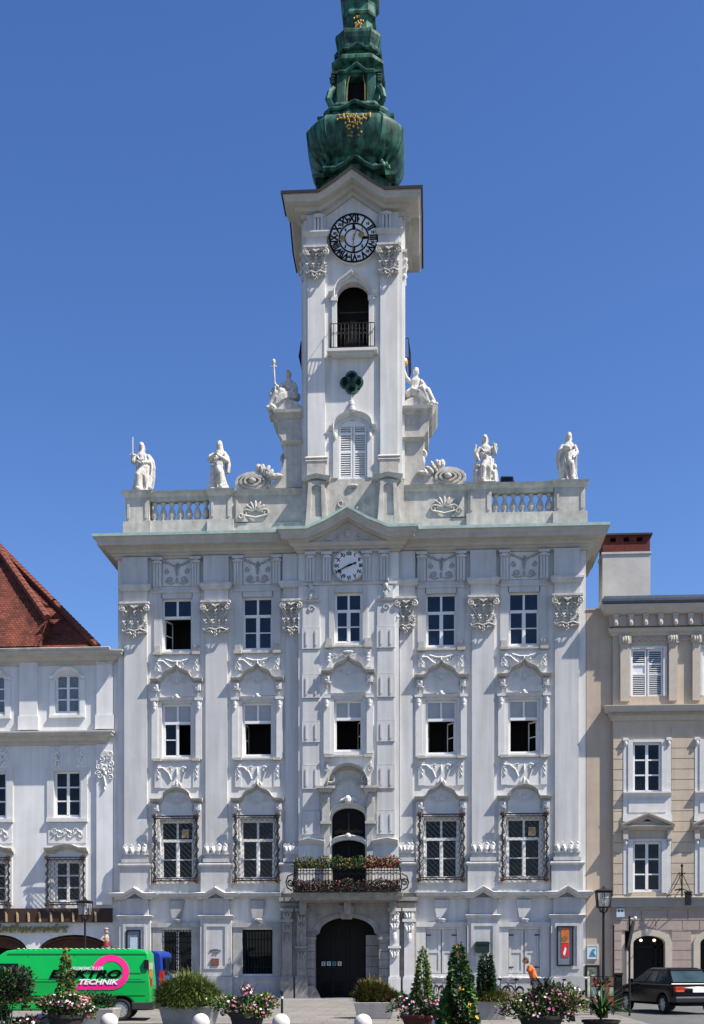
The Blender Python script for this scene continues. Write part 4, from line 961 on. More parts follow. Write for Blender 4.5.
part('lantern_gilding',g,GOLD,spire)
upper=[(0,0),(0,0),(0,0),(0,0),(21.5,92),(22.5,91),(24.8,90.2),(25,88),(22,87),(20.8,86.4),(20,80),(21.5,79),(24.6,77.4),(25.6,76.4),(25.6,73.4),(23.5,71),(20.6,69),(19.6,68),(19.6,65),(22,63.8),(22.3,62),(20,61),(20.3,57.5),(21.6,52.5),(22.3,48.3),(22,45.6),(20.4,43.2),(17.8,41.6),(14.6,40.8),(13.4,39),(13.2,31),(14,27),(16.3,25.6),(16.7,23.2),(15.4,21.4),(15.2,15),(16,10),(18,8),(18.5,6),(18.5,-12),(14,-14),(13,-20),(16,-28),(16,-36),(8,-46),(7,-66),(2,-86)]
ur=[sp(p[0],p[1]) for p in upper[4:]]
g=G(); loft(g,ur); up=part('spire_upper',g,COPGR,TH); seams(up,ur[18:25],r=.025)
g=G(); zc=P(356.5,90,SPY)[1]; side_hood(g,1.02,zc,.8,.34,.2,.08); part('spire_hood',g,COPGR,up); g=G(); zc=P(356.5,65,SPY)[1]; side_hood(g,.9,zc,.65,.22,.16,.06); part('spire_hood',g,COPGR,up); g=G()
w9=sp(24.3,0)[0]; zc=P(356.5,102,SPY)[1]
for sx,sy in ((-1,-1),(1,-1),(1,1),(-1,1)):
    for k_,(o_,s_) in enumerate(((.86,.42),(.9,.46))): g=G(); g.cbox(SX0+sx*o_,SPY+sy*o_,zc+.55*k_,s_,s_,.16-.06*k_); part('pier_cap',g,COPGR,up)
g=G(); rr=random.Random(5)
w,z=sp(45,151)
for k in range(70):
    u=max(-.7,min(.7,rr.gauss(0,.34))); zz=z+.22-rr.random()*.32-abs(rr.gauss(0,.3))*(abs(u)<.35); yy_=SPY-wat(zz)*(1.0+.045*(1-(u/1.3)**2)); g.ell((SX0+u,yy_,zz),(.055,.05,.055),5,4)
part('gilded_emblem',g,GOLD,spire)
g=G(); w,z=sp(14,31)
for k in range(26): g.ell((SX0+rr.gauss(0,.09),SPY-.68,z-.15+rr.uniform(-.28,.3)),(.05,.04,.06),5,4)
part('gilded_emblem',g,GOLD,up)
g=G(); w,z=sp(18.4,8); loft(g,[(w*.98,z+.02),(w*1.03,z+.1),(w*1.03,z+.75),(w*.9,z+.8)],.62); part('spire_gallery',g,LEAD,up)
for o_ in [spire,up]+list(spire.children)+list(up.children):
    for v_ in o_.data.vertices:
        if v_.co.z>38: v_.co.x+=.024*(v_.co.z-38)
# ---- statues: one fused figure each
def fuse(name,g,mat,voxel,parent=None,smooth=True,sub=None):
    o=mesh_obj(name,g,mat,parent); m=o.modifiers.new('r','REMESH'); m.mode='VOXEL'; m.voxel_size=voxel; m.use_smooth_shade=smooth
    s=o.modifiers.new('s','SMOOTH'); s.factor=.4; s.iterations=1
    apply_mods(o); 
    if not o.data.materials: o.data.materials.append(mat)
    return o
def robe(g,rings,n=28,folds=7,amp=.12,ph=0):
    """rings: (z,cx,cy,rx,ry,fold strength)"""
    vs=[]
    for z,cx,cy,rx,ry,fs in rings:
        for q in range(n):
            w=2*PI*q/n; k=1+amp*fs*(math.sin(folds*w+ph+z*.9)+.5*math.sin(folds*1.7*w+z*2.3+ph))
            vs.append((cx+rx*k*math.cos(w),cy+ry*k*math.sin(w),z))
    L=len(rings); g.add(vs,[(i*n+q,i*n+(q+1)%n,(i+1)*n+(q+1)%n,(i+1)*n+q) for i in range(L-1) for q in range(n)]+[tuple(range(n-1,-1,-1)),tuple(range((L-1)*n,L*n))])
def head(g,x,y,z,r,turn=0,hair=True,veil=False):
    g.ell((x,y,z),(r*.82,r*.95,r*1.12),12,9); c,s=math.cos(turn),math.sin(turn)
    F=lambda a,b,h:(x+a*c-b*s,y+a*s*1+b*c,z+h)   # b negative = forward
    g.ell(F(0,-r*.95,-.05*r),(r*.16,r*.26,r*.3),6,5); g.ell(F(0,-r*.72,-.75*r),(r*.3,r*.25,r*.22),7,5)
    for e in (-1,1): g.ell(F(e*.36*r,-.8*r,.12*r),(r*.15,r*.12,r*.1),6,4); g.ell(F(e*.82*r,0,0),(r*.1,r*.16,r*.26),6,4)
    if hair: g.ell(F(0,.2*r,.4*r),(r*.95,r*1.0,r*.9),10,7); g.ell(F(0,.85*r,-.1*r),(r*.5,r*.45,r*.5),8,5)
    if veil: g.ell(F(0,.25*r,.15*r),(r*1.12,r*1.0,r*1.25),10,7); robe(g,[(z-r*3,x,y+r*.5,r*1.9,r*.9,.6),(z-r*1.5,x,y+r*.4,r*1.5,r*.9,.4),(z,x,y+r*.3,r*1.1,r*.9,.2)],20,5)
def arm(g,a,b,c,r=.085):
    g.tube([a,tuple((Vector(a)+Vector(b))/2),b],[r*1.15,r*1.1,r],8); g.tube([b,tuple((Vector(b)+Vector(c))/2),c],[r*1.0,r*.85,r*.6],8); g.ell(b,(r,r,r)); 
    d=(Vector(c)-Vector(b)).normalized(); h=Vector(c)+d*.06; g.ell(h,(.055,.05,.07),8,5)
    for k in range(4): p=Vector(c)+d*.08+Vector((.02*(k-1.5),-.01,0)); g.tube([p,p+d*.05+Vector((0,-.02,0)),p+d*.07+Vector((0,-.045,-.01))],.012,5)
    g.tube([Vector(c)+d*.03,Vector(c)+d*.06+Vector((.05,-.02,.02))],.014,5)
def standing(name,label,loc,kind,H,ph):
    g=G(); k=H/2.0; sd=1 if ph%2 else -1; sw=.10*sd; rr=random.Random(ph*13)
    g.box(-.36,.36,-.3,.3,-.02,.1)
    robe(g,[(.08,-.04*sd,0,.37,.28,1.2),(.25,-.03*sd,0,.33,.26,1.2),(.5,.02*sd,-.02,.30,.24,1.1),(.8,sw*.7,-.03,.29,.23,.9),(1.02,sw,-.02,.28,.21,.6),(1.16,sw*.9,0,.215,.165,.3),(1.32,sw*.4,0,.235,.175,.3),(1.46,0,0,.26,.17,.2),(1.56,-.02*sd,.01,.20,.13,.1),(1.62,-.02*sd,0,.10,.09,0),(1.72,-.02*sd,-.01,.085,.085,0)],40,8,.2,ph)
    # advanced knee and shin under the cloth, foot showing at the hem
    g.tube([(sw,-.1,1.0),(-.12*sd,-.3,.62),(-.14*sd,-.24,.14)],[.16,.14,.09],8); g.ell((-.14*sd,-.36,.12),(.08,.14,.05),8,5)
    # mantle folds swept across the hips, then hanging at the side
    for q in range(8):
        t=q/7; z=1.16-.30*t
        g.tube([(-.30*sd,-.02,z+.14+.02*q),(-.18*sd,-.21,z+.06),(.04*sd,-.29,z-.08-.05*t),(.24*sd,-.2,z-.16-.16*t),(.33*sd,.0,z-.3-.2*t)],[.022+.012*rr.random() for _ in range(5)],6)
    for q in range(7):
        x=.2*sd+.035*q*sd; z0=.95-.06*q; g.tube([(x,-.2+.02*q,z0),(x+.03*sd*math.sin(q),-.24+.03*q,z0*.6),(x+.05*sd,-.2+.03*q,.18+.05*rr.random())],[.035,.045,.03],6)
    for q in range(5): g.tube([(-.2*sd+.03*q*sd,-.2-.01*q,.95-.05*q),(-.24*sd+.03*q*sd,-.24,.5),(-.3*sd+.05*q*sd,-.2,.14)],[.02,.035,.03],5)
    for q in range(4): g.tube([(-.2+.13*q,-.14,1.42),(-.12+.08*q+sw*.5,-.19,1.26),(sw+.05*(q-1.5),-.17,1.12)],[.025,.03,.02],5)
    hx=-.02*sd; head(g,hx,-.03,1.835,.128,.35*sd,True,kind in (1,)); g.ell((hx,.07,1.8),(.13,.12,.17),10,7)
    for q in range(6): g.tube([(hx+.11*math.cos(q),.02+.06*math.sin(q),1.88),(hx+.14*math.cos(q),.08+.05*math.sin(q),1.74),(hx+.13*math.cos(q+.5),.09,1.6)],[.03,.03,.02],5)
    L,Rr=(-.25,0,1.46),(.25,0,1.46)
    if kind==0:    # upright sword in the right hand, cloak billowing at the other side
        arm(g,L,(-.40,-.1,1.2),(-.36,-.28,1.34),.095); arm(g,Rr,(.42,.02,1.22),(.16,-.28,1.12),.095)
        g.box(-.395,-.325,-.33,-.28,1.15,2.08); g.box(-.50,-.22,-.34,-.27,1.36,1.43)
        robe(g,[(.2,.28,.1,.17,.14,1.2),(.6,.38,.08,.19,.14,1.2),(1.0,.44,.06,.18,.13,1),(1.3,.40,.06,.15,.1,.8),(1.52,.26,.06,.1,.1,.3)],18,5,.3,2)
    elif kind==1:  # hands folded to the breast
        arm(g,L,(-.43,-.12,1.22),(-.1,-.3,1.4),.1); arm(g,Rr,(.40,-.1,1.16),(.05,-.31,1.32),.1); g.ell((-.38,-.05,1.3),(.15,.14,.18)); g.box(-.36,-.2,-.22,-.05,.08,.3)
        robe(g,[(.75,.36,.1,.10,.12,1.2),(1.1,.40,.1,.12,.12,1),(1.4,.34,.08,.12,.11,.6),(1.6,.2,.06,.1,.1,.3)],16,5,.3,1)
    elif kind==2:  # child at each side
        arm(g,L,(-.43,-.05,1.2),(-.34,-.22,.98),.095); arm(g,Rr,(.44,-.1,1.22),(.36,-.28,1.46),.095)
        for cx_,h in ((-.42,1.0),(.42,.66)):
            robe(g,[(.08,cx_,-.08,.17,.16,1.2),(h*.5,cx_,-.08,.15,.14,1),(h*.85,cx_,-.06,.12,.1,.5)],16,5,.22,ph); g.ell((cx_,-.1,h+.03),(.105,.105,.125),9,7); g.tube([(cx_,-.1,h*.75),(cx_*.72,-.26,h*.7)],.05,6)
        g.ell((.46,-.12,1.5),(.08,.08,.1)); g.tube([(-.44,.05,1.0),(-.52,0,1.3),(-.44,0,1.6)],.06,6); g.tube([(.4,.04,1.6),(.52,.02,1.46),(.46,.05,1.2)],.05,6)
    else:          # gathers her mantle, block behind
        arm(g,L,(-.41,-.1,1.22),(-.1,-.32,1.27),.1); arm(g,Rr,(.38,-.05,1.18),(.24,-.24,.98),.095); g.ell((-.12,-.28,1.31),(.2,.12,.12))
        robe(g,[(.45,-.36,0,.12,.14,1.2),(.85,-.42,.02,.14,.14,1.2),(1.2,-.40,.02,.13,.12,.8),(1.5,-.26,.02,.08,.1,.3)],16,5,.3,3); g.box(.3,.40,.02,.14,.1,1.15)
    o=fuse(name,g,STAT,.022); o.location=loc; o.scale=(k*.84,k*.92,k); return tag(o,label,'statue','stone figures on the balustrade')
zc=22.27
standing('statue','stone statue with an upright sword on the balustrade end above the red roofed house',(P(142,487,.8)[0],.8,zc),0,2.3,1)
standing('statue','veiled stone statue with hands folded to its breast, on the balustrade beside a scroll cartouche',(P(219,487,.8)[0],.8,zc),1,2.26,2)
standing('statue','stone statue of a woman with small children at her sides, beside the black floodlight',(P(485.5,480,.8)[0],.8,zc),2,2.22,3)
standing('statue','stone statue gathering its mantle at the chest, on the balustrade end nearest the chimney',(P(568.5,476,.8)[0],.8,zc),3,2.22,4)
def seated(name,label,loc,s,kind):
    g=G()   # s=+1: leaning/looking to the right
    g.prism([(-.9*s,-.02),(-.7*s,.2),(-.4*s,.45),(.15*s,.6),(.45*s,.42),(.8*s,.12),(1.0*s,-.02)],-.35,.45); g.tube([(s*1.02,-.38,.14),(s*.8,-.42,.3),(s*.62,-.4,.2),(s*.74,-.4,.1)],.09,6)
    g.ell((-.1*s,0,.75),(.45,.34,.25))
    robe(g,[(.6,-.1*s,0,.36,.28,1),(.85,-.08*s,0,.27,.22,.8),(1.05,-.02*s,0,.21,.17,.4),(1.25,.02*s,0,.25,.17,.3),(1.36,.03*s,0,.19,.13,.1),(1.42,.03*s,0,.08,.08,0),(1.5,.04*s,0,.07,.07,0)],28,6,.14,1)
    head(g,.05*s,-.03,1.6,.14,-.4*s); g.ell((.05*s,.05,1.62),(.15,.14,.17),10,7); g.tube([(.04*s,0,1.36),(.05*s,0,1.55)],[.11,.1],8)
    # thighs, shins and feet under the drapery
    for q,(kx,fz) in enumerate(((.38,.1),(.6,.3))):
        hip=(-.02*s,-.12,.78); knee=((kx)*s,-.34,.86-.1*q); foot=((kx+.34)*s,-.36,.22+.05*q)
        g.tube([hip,knee],[.17,.14],8); g.tube([knee,foot],[.14,.085],8); g.ell(knee,(.14,.14,.14)); g.ell((foot[0]+.06*s,foot[1]-.06,foot[2]-.03),(.11,.08,.06))
    for q in range(4): g.tube([(-.2*s,-.25,.9-.07*q),(.2*s,-.4,.75-.06*q),(.6*s,-.42,.6-.08*q)],.05,6)
    if kind==0:
        arm(g,(.27*s,0,1.26),(.5*s,-.15,1.05),(.6*s,-.3,1.1)); arm(g,(-.22*s,0,1.26),(-.35*s,-.1,1.0),(-.1*s,-.3,.98))
        g.rod((.62*s,-.34,.55),(.72*s,-.3,1.95),.045,8); g.box(.72*s-.16,.72*s+.16,-.33,-.27,1.78,1.84); g.ell((.72*s,-.3,1.98),(.1,.08,.12))
        for q in range(6): g.ell((.85*s-.1*s*(q%2),0,.2+.16*q),(.16,.14,.14),7,5)
    else:
        arm(g,(-.24*s,0,1.26),(-.42*s,-.12,1.35),(-.5*s,-.2,1.6)); arm(g,(.26*s,0,1.26),(.45*s,-.1,1.05),(.3*s,-.3,.95)); g.rod((-.5*s,-.22,1.55),(-.5*s,-.22,1.78),.04,6)
        for q in range(4): g.tube([(.3*s,.05,1.25-.1*q),(.6*s,.0,.95-.12*q),(.85*s,-.05,.6-.12*q)],.07,6)
    o=fuse(name,g,STAT,.022); o.location=loc; o.scale=(.92,.95,1.16)
    tag(o,label,'statue','seated figures beside the tower')
    if kind:
        g=G(); g.ell((-.5*s,-.22,1.9),(.17,.17,.17),14,10); g.sm=[True]*len(g.f); b=mesh_obj('golden_ball',g,M('gilded_ball',(.75,.5,.16),.3,.1,4,metal=.6),o)
    return o
zs_=25.55
seated('seated_statue','stone seated figure with a tall staff on a scroll buttress beside the tower',(P(289.5,400,.8)[0],.8,zs_-.06),-1,0)
seated('seated_statue','stone seated figure raising a golden ball, on the scroll buttress beside the tower',(P(415,400,.95)[0],.95,zs_-.05),1,1)
# ================================================================ LEFT HOUSE
LY=.15
BLUEW=M('blue_white_stucco',(.75,.75,.745),.85,.07,1.0,.25,50,streak=.12)
LX0,LX1=PX(-75,LY),XA-HW-.02
LH=thing('arcade_house','white stuccoed house with red tiled roof and script lettering over its arcade','house',((LX0+LX1)/2,LY,0),world=True)
def lz(v,u=60,Y=LY): return P(u,v,Y)[1]
def lx(u,Y=LY): return P(u,850,Y)[0]
LW=[lx(67.5),lx(-6.8)]
hol=[]
for x in LW: hol+=[(x-.55,x+.55,lz(713),lz(674)),(x-.60,x+.60,lz(817),lz(771)),(x-.58,x+.58,lz(902),lz(861))]
arcs=[(lx(-30),lx(27)),(lx(38),lx(110))]
for a,b in arcs: hol.append((a,b,0,lz(934)))
g=G(); wallsheet(g,LX0,LX1,0,lz(650),LY,hol,.3)
for x in LW:
    zt=lz(674); n=8; a=[(x-.55*math.cos(PI*i/n),zt-.32+.3*math.sin(PI*i/n)) for i in range(n+1)]; g.strip([(p,zt+.02) for p,_ in a],a,LY+.003,LY+.29)
for a_,b_ in arcs:
    m=(a_+b_)/2; hw=(b_-a_)/2; zt=lz(934); n=14; a=[(m-hw*math.cos(PI*i/n),zt-.75+.72*math.sin(PI*i/n)) for i in range(n+1)]; g.strip([(p,zt+.02) for p,_ in a],a,LY+.003,LY+.5)
g.quad((LX1,LY,0),(LX1,12,0),(LX1,12,lz(650)),(LX1,LY,lz(650))); g.quad((LX0,LY,0),(LX0,12,0),(LX0,12,lz(650)),(LX0,LY,lz(650)))
part('wall',g,BLUEW,LH,normals=False)
g=G(); g.box(LX0+.1,LX1-.1,1.8,1.9,0,lz(660)); g.box(LX0+.05,LX1-.05,LY+.32,1.8,lz(912),lz(908)); part('dark_room_lining',g,DARK,LH)
def mullion_window(parent,x,z0,z1,hw,y,rows=3,mat=FRAME,depth=.12,arch=False):
    g=G(); bw=.1; yf=y+depth
    g.box(x-hw+.002,x-hw+bw,yf,yf+.1,z0+.002,z1-.002); g.box(x+hw-bw,x+hw-.002,yf,yf+.1,z0+.002,z1-.002); g.box(x-hw+bw,x+hw-bw,yf,yf+.1,z0+.002,z0+bw); g.box(x-hw+bw,x+hw-bw,yf,yf+.1,z1-bw,z1-.002)
    g.box(x-.06,x+.06,yf-.01,yf+.09,z0+bw,z1-bw)
    for k in range(1,rows):
        z=z0+bw+(z1-z0-2*bw)*k/rows
        for s in (-1,1): l,r=sorted((x+s*.06,x+s*(hw-bw))); g.box(l,r,yf+.003,yf+.08,z-.03,z+.03)
    w=part('window',g,mat,parent); g=G(); g.box(x-hw+bw,x+hw-bw,yf+.045,yf+.055,z0+bw,z1-bw); part('pane',g,GLASS,w); return w
PALEG=M('curtained_glass',(.16,.18,.2),.1,.3,3,spec=.5)
for i,x in enumerate(LW):
    w=mullion_window(LH,x,lz(713),lz(674),.55,LY)
    w.children[0].data.materials[0]=PALEG
    g=G(); 
    for s in (-1,1): g.box(x+s*.67-.12,x+s*.67+.12,LY-.05,LY+.01,lz(717),lz(680))
    g.box(x-.8,x+.8,LY-.1,LY+.01,lz(718),lz(715.5))
    a=[(x-.8,lz(678)),(x-.6,lz(677))]+[(x-.55*math.cos(PI*k/10),lz(677)+.36*math.sin(PI*k/10)) for k in range(1,10)]+[(x+.6,lz(677)),(x+.8,lz(678))]
    g.sweep([(p,LY,z) for p,z in a],scaled(SMALL,.7)); part('window_surround',g,BLUEW,LH)
    mullion_window(LH,x,lz(817),lz(771),.60,LY)
    g=G()
    for s in (-1,1): g.box(x+s*.75-.15,x+s*.75+.15,LY-.05,LY+.01,lz(820),lz(768))
    g.box(x-.6,x+.6,LY-.05,LY+.01,lz(771),lz(768)); g.box(x-.92,x+.92,LY-.12,LY+.01,lz(822),lz(818.5)); part('window_surround',g,TRIM,LH)
    g=G(); z0,z1=lz(843),lz(823); g.box(x-.85,x+.85,LY-.03,LY+.01,z0,z1); y=LY-.05
    for k in range(6):
        g.scroll(x-.6+.24*k,(z0+z1)/2+.08*(-1)**k,.13,(-1)**k,y,.028,1.3,0); g.leafr(x-.55+.22*k,(z0+z1)/2-.05*(-1)**k,.26,.08,.5*(-1)**k,y,.05)
    part('apron_relief',g,TRIM,LH)
    g=G(); zb=lz(851); g.sweep([(x-.95,LY,zb),(x-.6,LY,zb+.02),(x-.3,LY,zb+.14),(x,LY,zb+.18),(x+.3,LY,zb+.14),(x+.6,LY,zb+.02),(x+.95,LY,zb)],[(d*1.25 if d>0 else d,z*1.25) for d,z in HOODP]); part('window_hood',g,STONE,LH)
    mullion_window(LH,x,lz(902),lz(861),.58,LY)
    g=G()
    for s in (-1,1): g.box(x+s*.72-.14,x+s*.72+.14,LY-.05,LY+.01,lz(905),lz(857))
    g.box(x-.58,x+.58,LY-.05,LY+.01,lz(861),lz(857)); part('window_surround',g,TRIM,LH)
    grille(x,lz(905),lz(858),.8,LY,LH)
# pilaster strips and stucco
for u0,u1,orn in ((20,38,0),(97,113,1)):
    x0,x1=lx(u0),lx(u1); g=G(); g.box(x0,x1,LY-.1,LY+.01,lz(730),lz(657)); g.box(x0-.05,x1+.05,LY-.14,LY+.012,lz(730),lz(716))
    if orn: g.box(x0,x1,LY-.1,LY+.01,lz(905),lz(745))
    part('pilaster_strip',g,BLUEW,LH)
    g=G(); m=(x0+x1)/2; rr=random.Random(u0)
    zt=lz(748) if orn else 0
    if orn:
        for k in range(16):
            z=zt-.25-1.1*rr.random()
            g.scroll(m+rr.uniform(-.3,.3),z,.14,rr.choice((-1,1)),LY-.13,.03,1.3,rr.random()*6)
        for k in range(6): g.leafr(m+rr.uniform(-.1,.1),zt-1.0-.16*k,.22,.14-.015*k,PI/2,LY-.13,.07)
        part('stucco_relief',g,TRIM,LH); g=G()
        for k in range(5): g.leafr(m+.12*(k-2),lz(665)+rr.uniform(-.05,.05),.24,.08,0,LY-.12,.05)
        part('stucco_relief',g,TRIM,LH)
for u in (4,56,80):
    g=G(); x=lx(u); rr=random.Random(u)
    g.box(x-.3,x+.3,LY-.04,LY+.01,lz(768),lz(747))
    for k in range(7): g.leafr(x+rr.uniform(-.15,.15),lz(766)+.12*k,.3,.12,rr.uniform(0,3),LY-.06,.08)
    g.scroll(x,lz(757),.18,1,LY-.08,.05,1.3,0); part('stucco_relief',g,BLUEW,LH)
# cornices
BIG=[(-.02,-.42),(.06,-.42),(.1,-.3),(.24,-.26),(.3,-.12),(.5,-.06),(.52,.02),(.56,.06),(.56,.12),(-.02,.2)]
g=G(); z=lz(649)-.3; e=lx(120,LY-.5); g.sweep([(LX0,LY,z),(e-.45,LY,z),(e-.45,2,z)],BIG); part('eaves_cornice',g,CORN,LH)
g=G(); g.sweep([(LX0,LY-.55,z+.13),(e-.43,LY-.55,z+.13)],[(-.1,-.02),(.06,-.02),(.1,.06),(.08,.08),(-.1,.08)]); part('gutter',g,STONE,LH)
g=G(); z=lz(733)-.12; e2=lx(114)-.5; g.sweep([(LX0,LY,z),(e2,LY,z),(e2,LY+.3,z)],[(d,zz*1.0) for d,zz in BIG]); part('string_cornice',g,CORN,LH)
# dark valance band with pale ribs, arcade awnings and script
BROWN=M('brown_awning',(.05,.028,.02),.8,.3,3,stretch=(3,1,1)); REDB=M('red_brown_awning',(.07,.03,.018),.8,.3,3)
g=G(); xa,xb=LX0+.3,lx(111,LY-.3); g.prism([(xa,lz(922.5)),(xb,lz(922.5)),(xb,lz(908.5)),(xa,lz(908.5))],LY-.22,LY-.02); bn=part('valance_band',g,BROWN,LH)
RIBM=M('pale_gold_rib',(.45,.36,.2),.6,.2,6)
for k in range(9):
    g=G(); x=lx(8+11.2*k-2,LY-.3); g.prism([(x-.04,lz(922)),(x+.04,lz(922)),(x+.025,lz(914)),(x-.06,lz(912))],LY-.26,LY-.2)
    part('valance_rib',g,RIBM,bn)
for a,b in arcs:
    m=(a+b)/2; hw=(b-a)/2-.04; zt=lz(935); n=12; g=G()
    a_=[(m-hw*math.cos(PI*i/n),zt-.78+.72*math.sin(PI*i/n)) for i in range(n+1)]; g.strip(a_,[(p,z-.5) for p,z in a_],LY+.30,LY+.36)
    g.strip(a_,[(p,z-.08) for p,z in a_],LY+.06,LY+.36); part('arch_awning',g,REDB,LH)
SCR=M('gold_green_script',(.20,.17,.05),.5,.4,5,metal=.3)
text_obj('script_lettering','Rathauswirt',.56,SCR,LH,(lx(29)-OFF[LH.name][0],LY-.10-LY,lz(928.5)),ext=.03,shear=.35,bold=.012,sx=1.25)
g=G(); x=lx(106,LY-.4); z=lz(948); g.ell((x,LY-.35,z+.35),(.13,.12,.28)); g.ell((x,LY-.35,z+.7),(.1,.1,.12)); g.ell((x,LY-.36,z+.82),(.12,.11,.06)); g.box(x-.16,x+.16,LY-.45,LY,z-.02,z+.06); g.tube([(x-.1,LY-.4,z+.5),(x-.2,LY-.5,z+.35),(x-.05,LY-.5,z+.3)],.04,6)
fg=part('wall_figurine',g,M('painted_figure',(.40,.33,.28),.5,.3,7),LH)
g=G(); g.lathe(x,LY-.35,[(.15,z+.08),(.14,z+.2),(.09,z+.42),(.1,z+.46)],10); part('figurine_robe',g,M('red_robe',(.28,.03,.025),.6,.3,7),fg)
# roof: hipped main roof behind, steeper tiled slope in front of it
er=P(97.5,645,.05); rz=lz(649); rx0=LX0-.2
hipx=er[0]
g=G(); rise=9.4; run=hipx-P(0,547,1.2+4)[0]
top=P(-8,541,5.4)
g.add([(rx0,.05,rz),(hipx,.05,rz),(top[0],5.4,top[1]),(rx0,5.4,top[1]),(hipx,11,rz),(rx0,11,rz)],[(0,1,2,3),(1,4,2),(4,5,3,2)])
rf=part('roof',g,ROOF,LH)
def ridge(a,b,r,parent,n):
    g=G(); a=Vector(a); b=Vector(b)
    for k in range(n):
        p=a.lerp(b,k/n); q=a.lerp(b,(k+1.12)/n); g.tube([p,q],[r*1.08,r*.9],7)
    return part('ridge_tiles',g,RIDGE,parent)
ridge((hipx,.05,rz+.05),(top[0],5.4,top[1]+.08),.16,rf,36)
# front slope with its own hip, standing proud of the main roof
a=P(45,616,-.0); b=P(38,646,-.2); c=P(-6,543,3.6); 
g=G(); g.add([(rx0,-.22,b[1]),(b[0],-.22,b[1]),(a[0],.4,a[1]),(c[0],3.6,c[1]),(rx0,3.6,c[1])],[(0,1,2,3,4)])
g.add([(b[0]+.02,-.2,b[1]),(a[0]+.02,.42,a[1]),(a[0]+.1,2.2,a[1]+.1),(b[0]+.1,2.2,b[1])],[(0,1,2,3)])
part('roof_slope',g,ROOF,rf,normals=False); ridge((a[0]-.02,.36,a[1]+.02),(c[0],3.56,c[1]+.05),.17,rf,18)
# ================================================================ RIGHT HOUSE
RY=.0
RX0,RX1=XA+HW+.02,PX(790,RY)
RH=thing('beige_house','beige house with white window frames, louvred top shutters and stone cornice','house',((RX0+RX1)/2,RY,0),world=True)
def rz_(v,u=650,Y=RY): return P(u,v,Y)[1]
def rx_(u,Y=RY): return P(u,850,Y)[0]
BY=RY-.16; bxl=rx_(613,BY)
RW=[rx_(647,BY),rx_(718.5,BY)]
hol=[]
for x in RW: hol+=[(x-.68,x+.68,rz_(697),rz_(650)),(x-.60,x+.60,rz_(793),rz_(743)),(x-.60,x+.60,rz_(892),rz_(842))]
sh_=[(rx_(633,BY),rx_(665,BY)),(rx_(700,BY),rx_(734,BY))]
for a,b in sh_: hol.append((a,b,0,rz_(935)))
g=G(); wallsheet(g,bxl,RX1,0,rz_(618),BY,hol,.3); g.quad((bxl,BY,0),(bxl,RY+.05,0),(bxl,RY+.05,rz_(618)),(bxl,BY,rz_(618)))
for a_,b_ in sh_:
    m=(a_+b_)/2; hw=(b_-a_)/2; zt=rz_(935); n=12; a=[(m-hw*math.cos(PI*i/n),zt-.36+.33*math.sin(PI*i/n)) for i in range(n+1)]; g.strip([(p,zt+.02) for p,_ in a],a,BY+.003,BY+.4)
part('wall',g,BEIGE,RH,normals=False)
g=G(); zt=rz_(610,600); g.box(RX0,bxl+.01,RY,RY+9,0,zt); g.box(RX0,bxl+.01,RY-.03,RY+9.02,zt,zt+.06); part('side_wall',g,BEIGE2,RH)
g=G(); g.box(bxl+.1,RX1-.1,1.9,2.0,0,rz_(620)); g.box(bxl+.02,RX1,BY+.31,9,rz_(630),rz_(629)); g.box(bxl+.02,RX1,BY+.31,1.9,rz_(905),rz_(903)); g.box(RX1-.05,RX1,BY+.01,9,0,rz_(630)); part('dark_room_lining',g,DARK,RH)
# rusticated courses as real joints
zz=rz_(905); top_=rz_(728); n=int((top_-zz)/.42)
edges=[(bxl,rx_(624,BY)),(rx_(671,BY),rx_(695,BY)),(rx_(742,BY),RX1)]
for a,b in edges:
    g=G()
    for k in range(n):
        z0=zz+(top_-zz)*k/n; z1=zz+(top_-zz)*(k+1)/n-.03; g.box(a+.01,b,BY-.035,BY+.005,z0,z1)
    part('rusticated_strip',g,BEIGE,RH)
g=G(); gz0,gz1=0.0,rz_(909); n=9
segs=[(bxl,rx_(621.5,BY)),(rx_(671.5,BY),rx_(691,BY)),(rx_(743,BY),RX1)]
for k in range(7):
    z0=.5+.4*k; 
    for a,b in segs: g.box(a+.005,b,BY-.04,BY+.005,z0,z0+.375)
for k in range(2):
    z0=rz_(920 if k==0 else 930.0); z1=rz_(910 if k==0 else 921)
    x=bxl+.01; i=0; rr=random.Random(k)
    while x<RX1-.2:
        w=rr.uniform(.5,1.3); g.box(x,min(x+w-.03,RX1),BY-.045-.004*(i%2),BY+.005,z0,z1); x+=w; i+=1
part('ground_floor_course',g,PINK,RH)
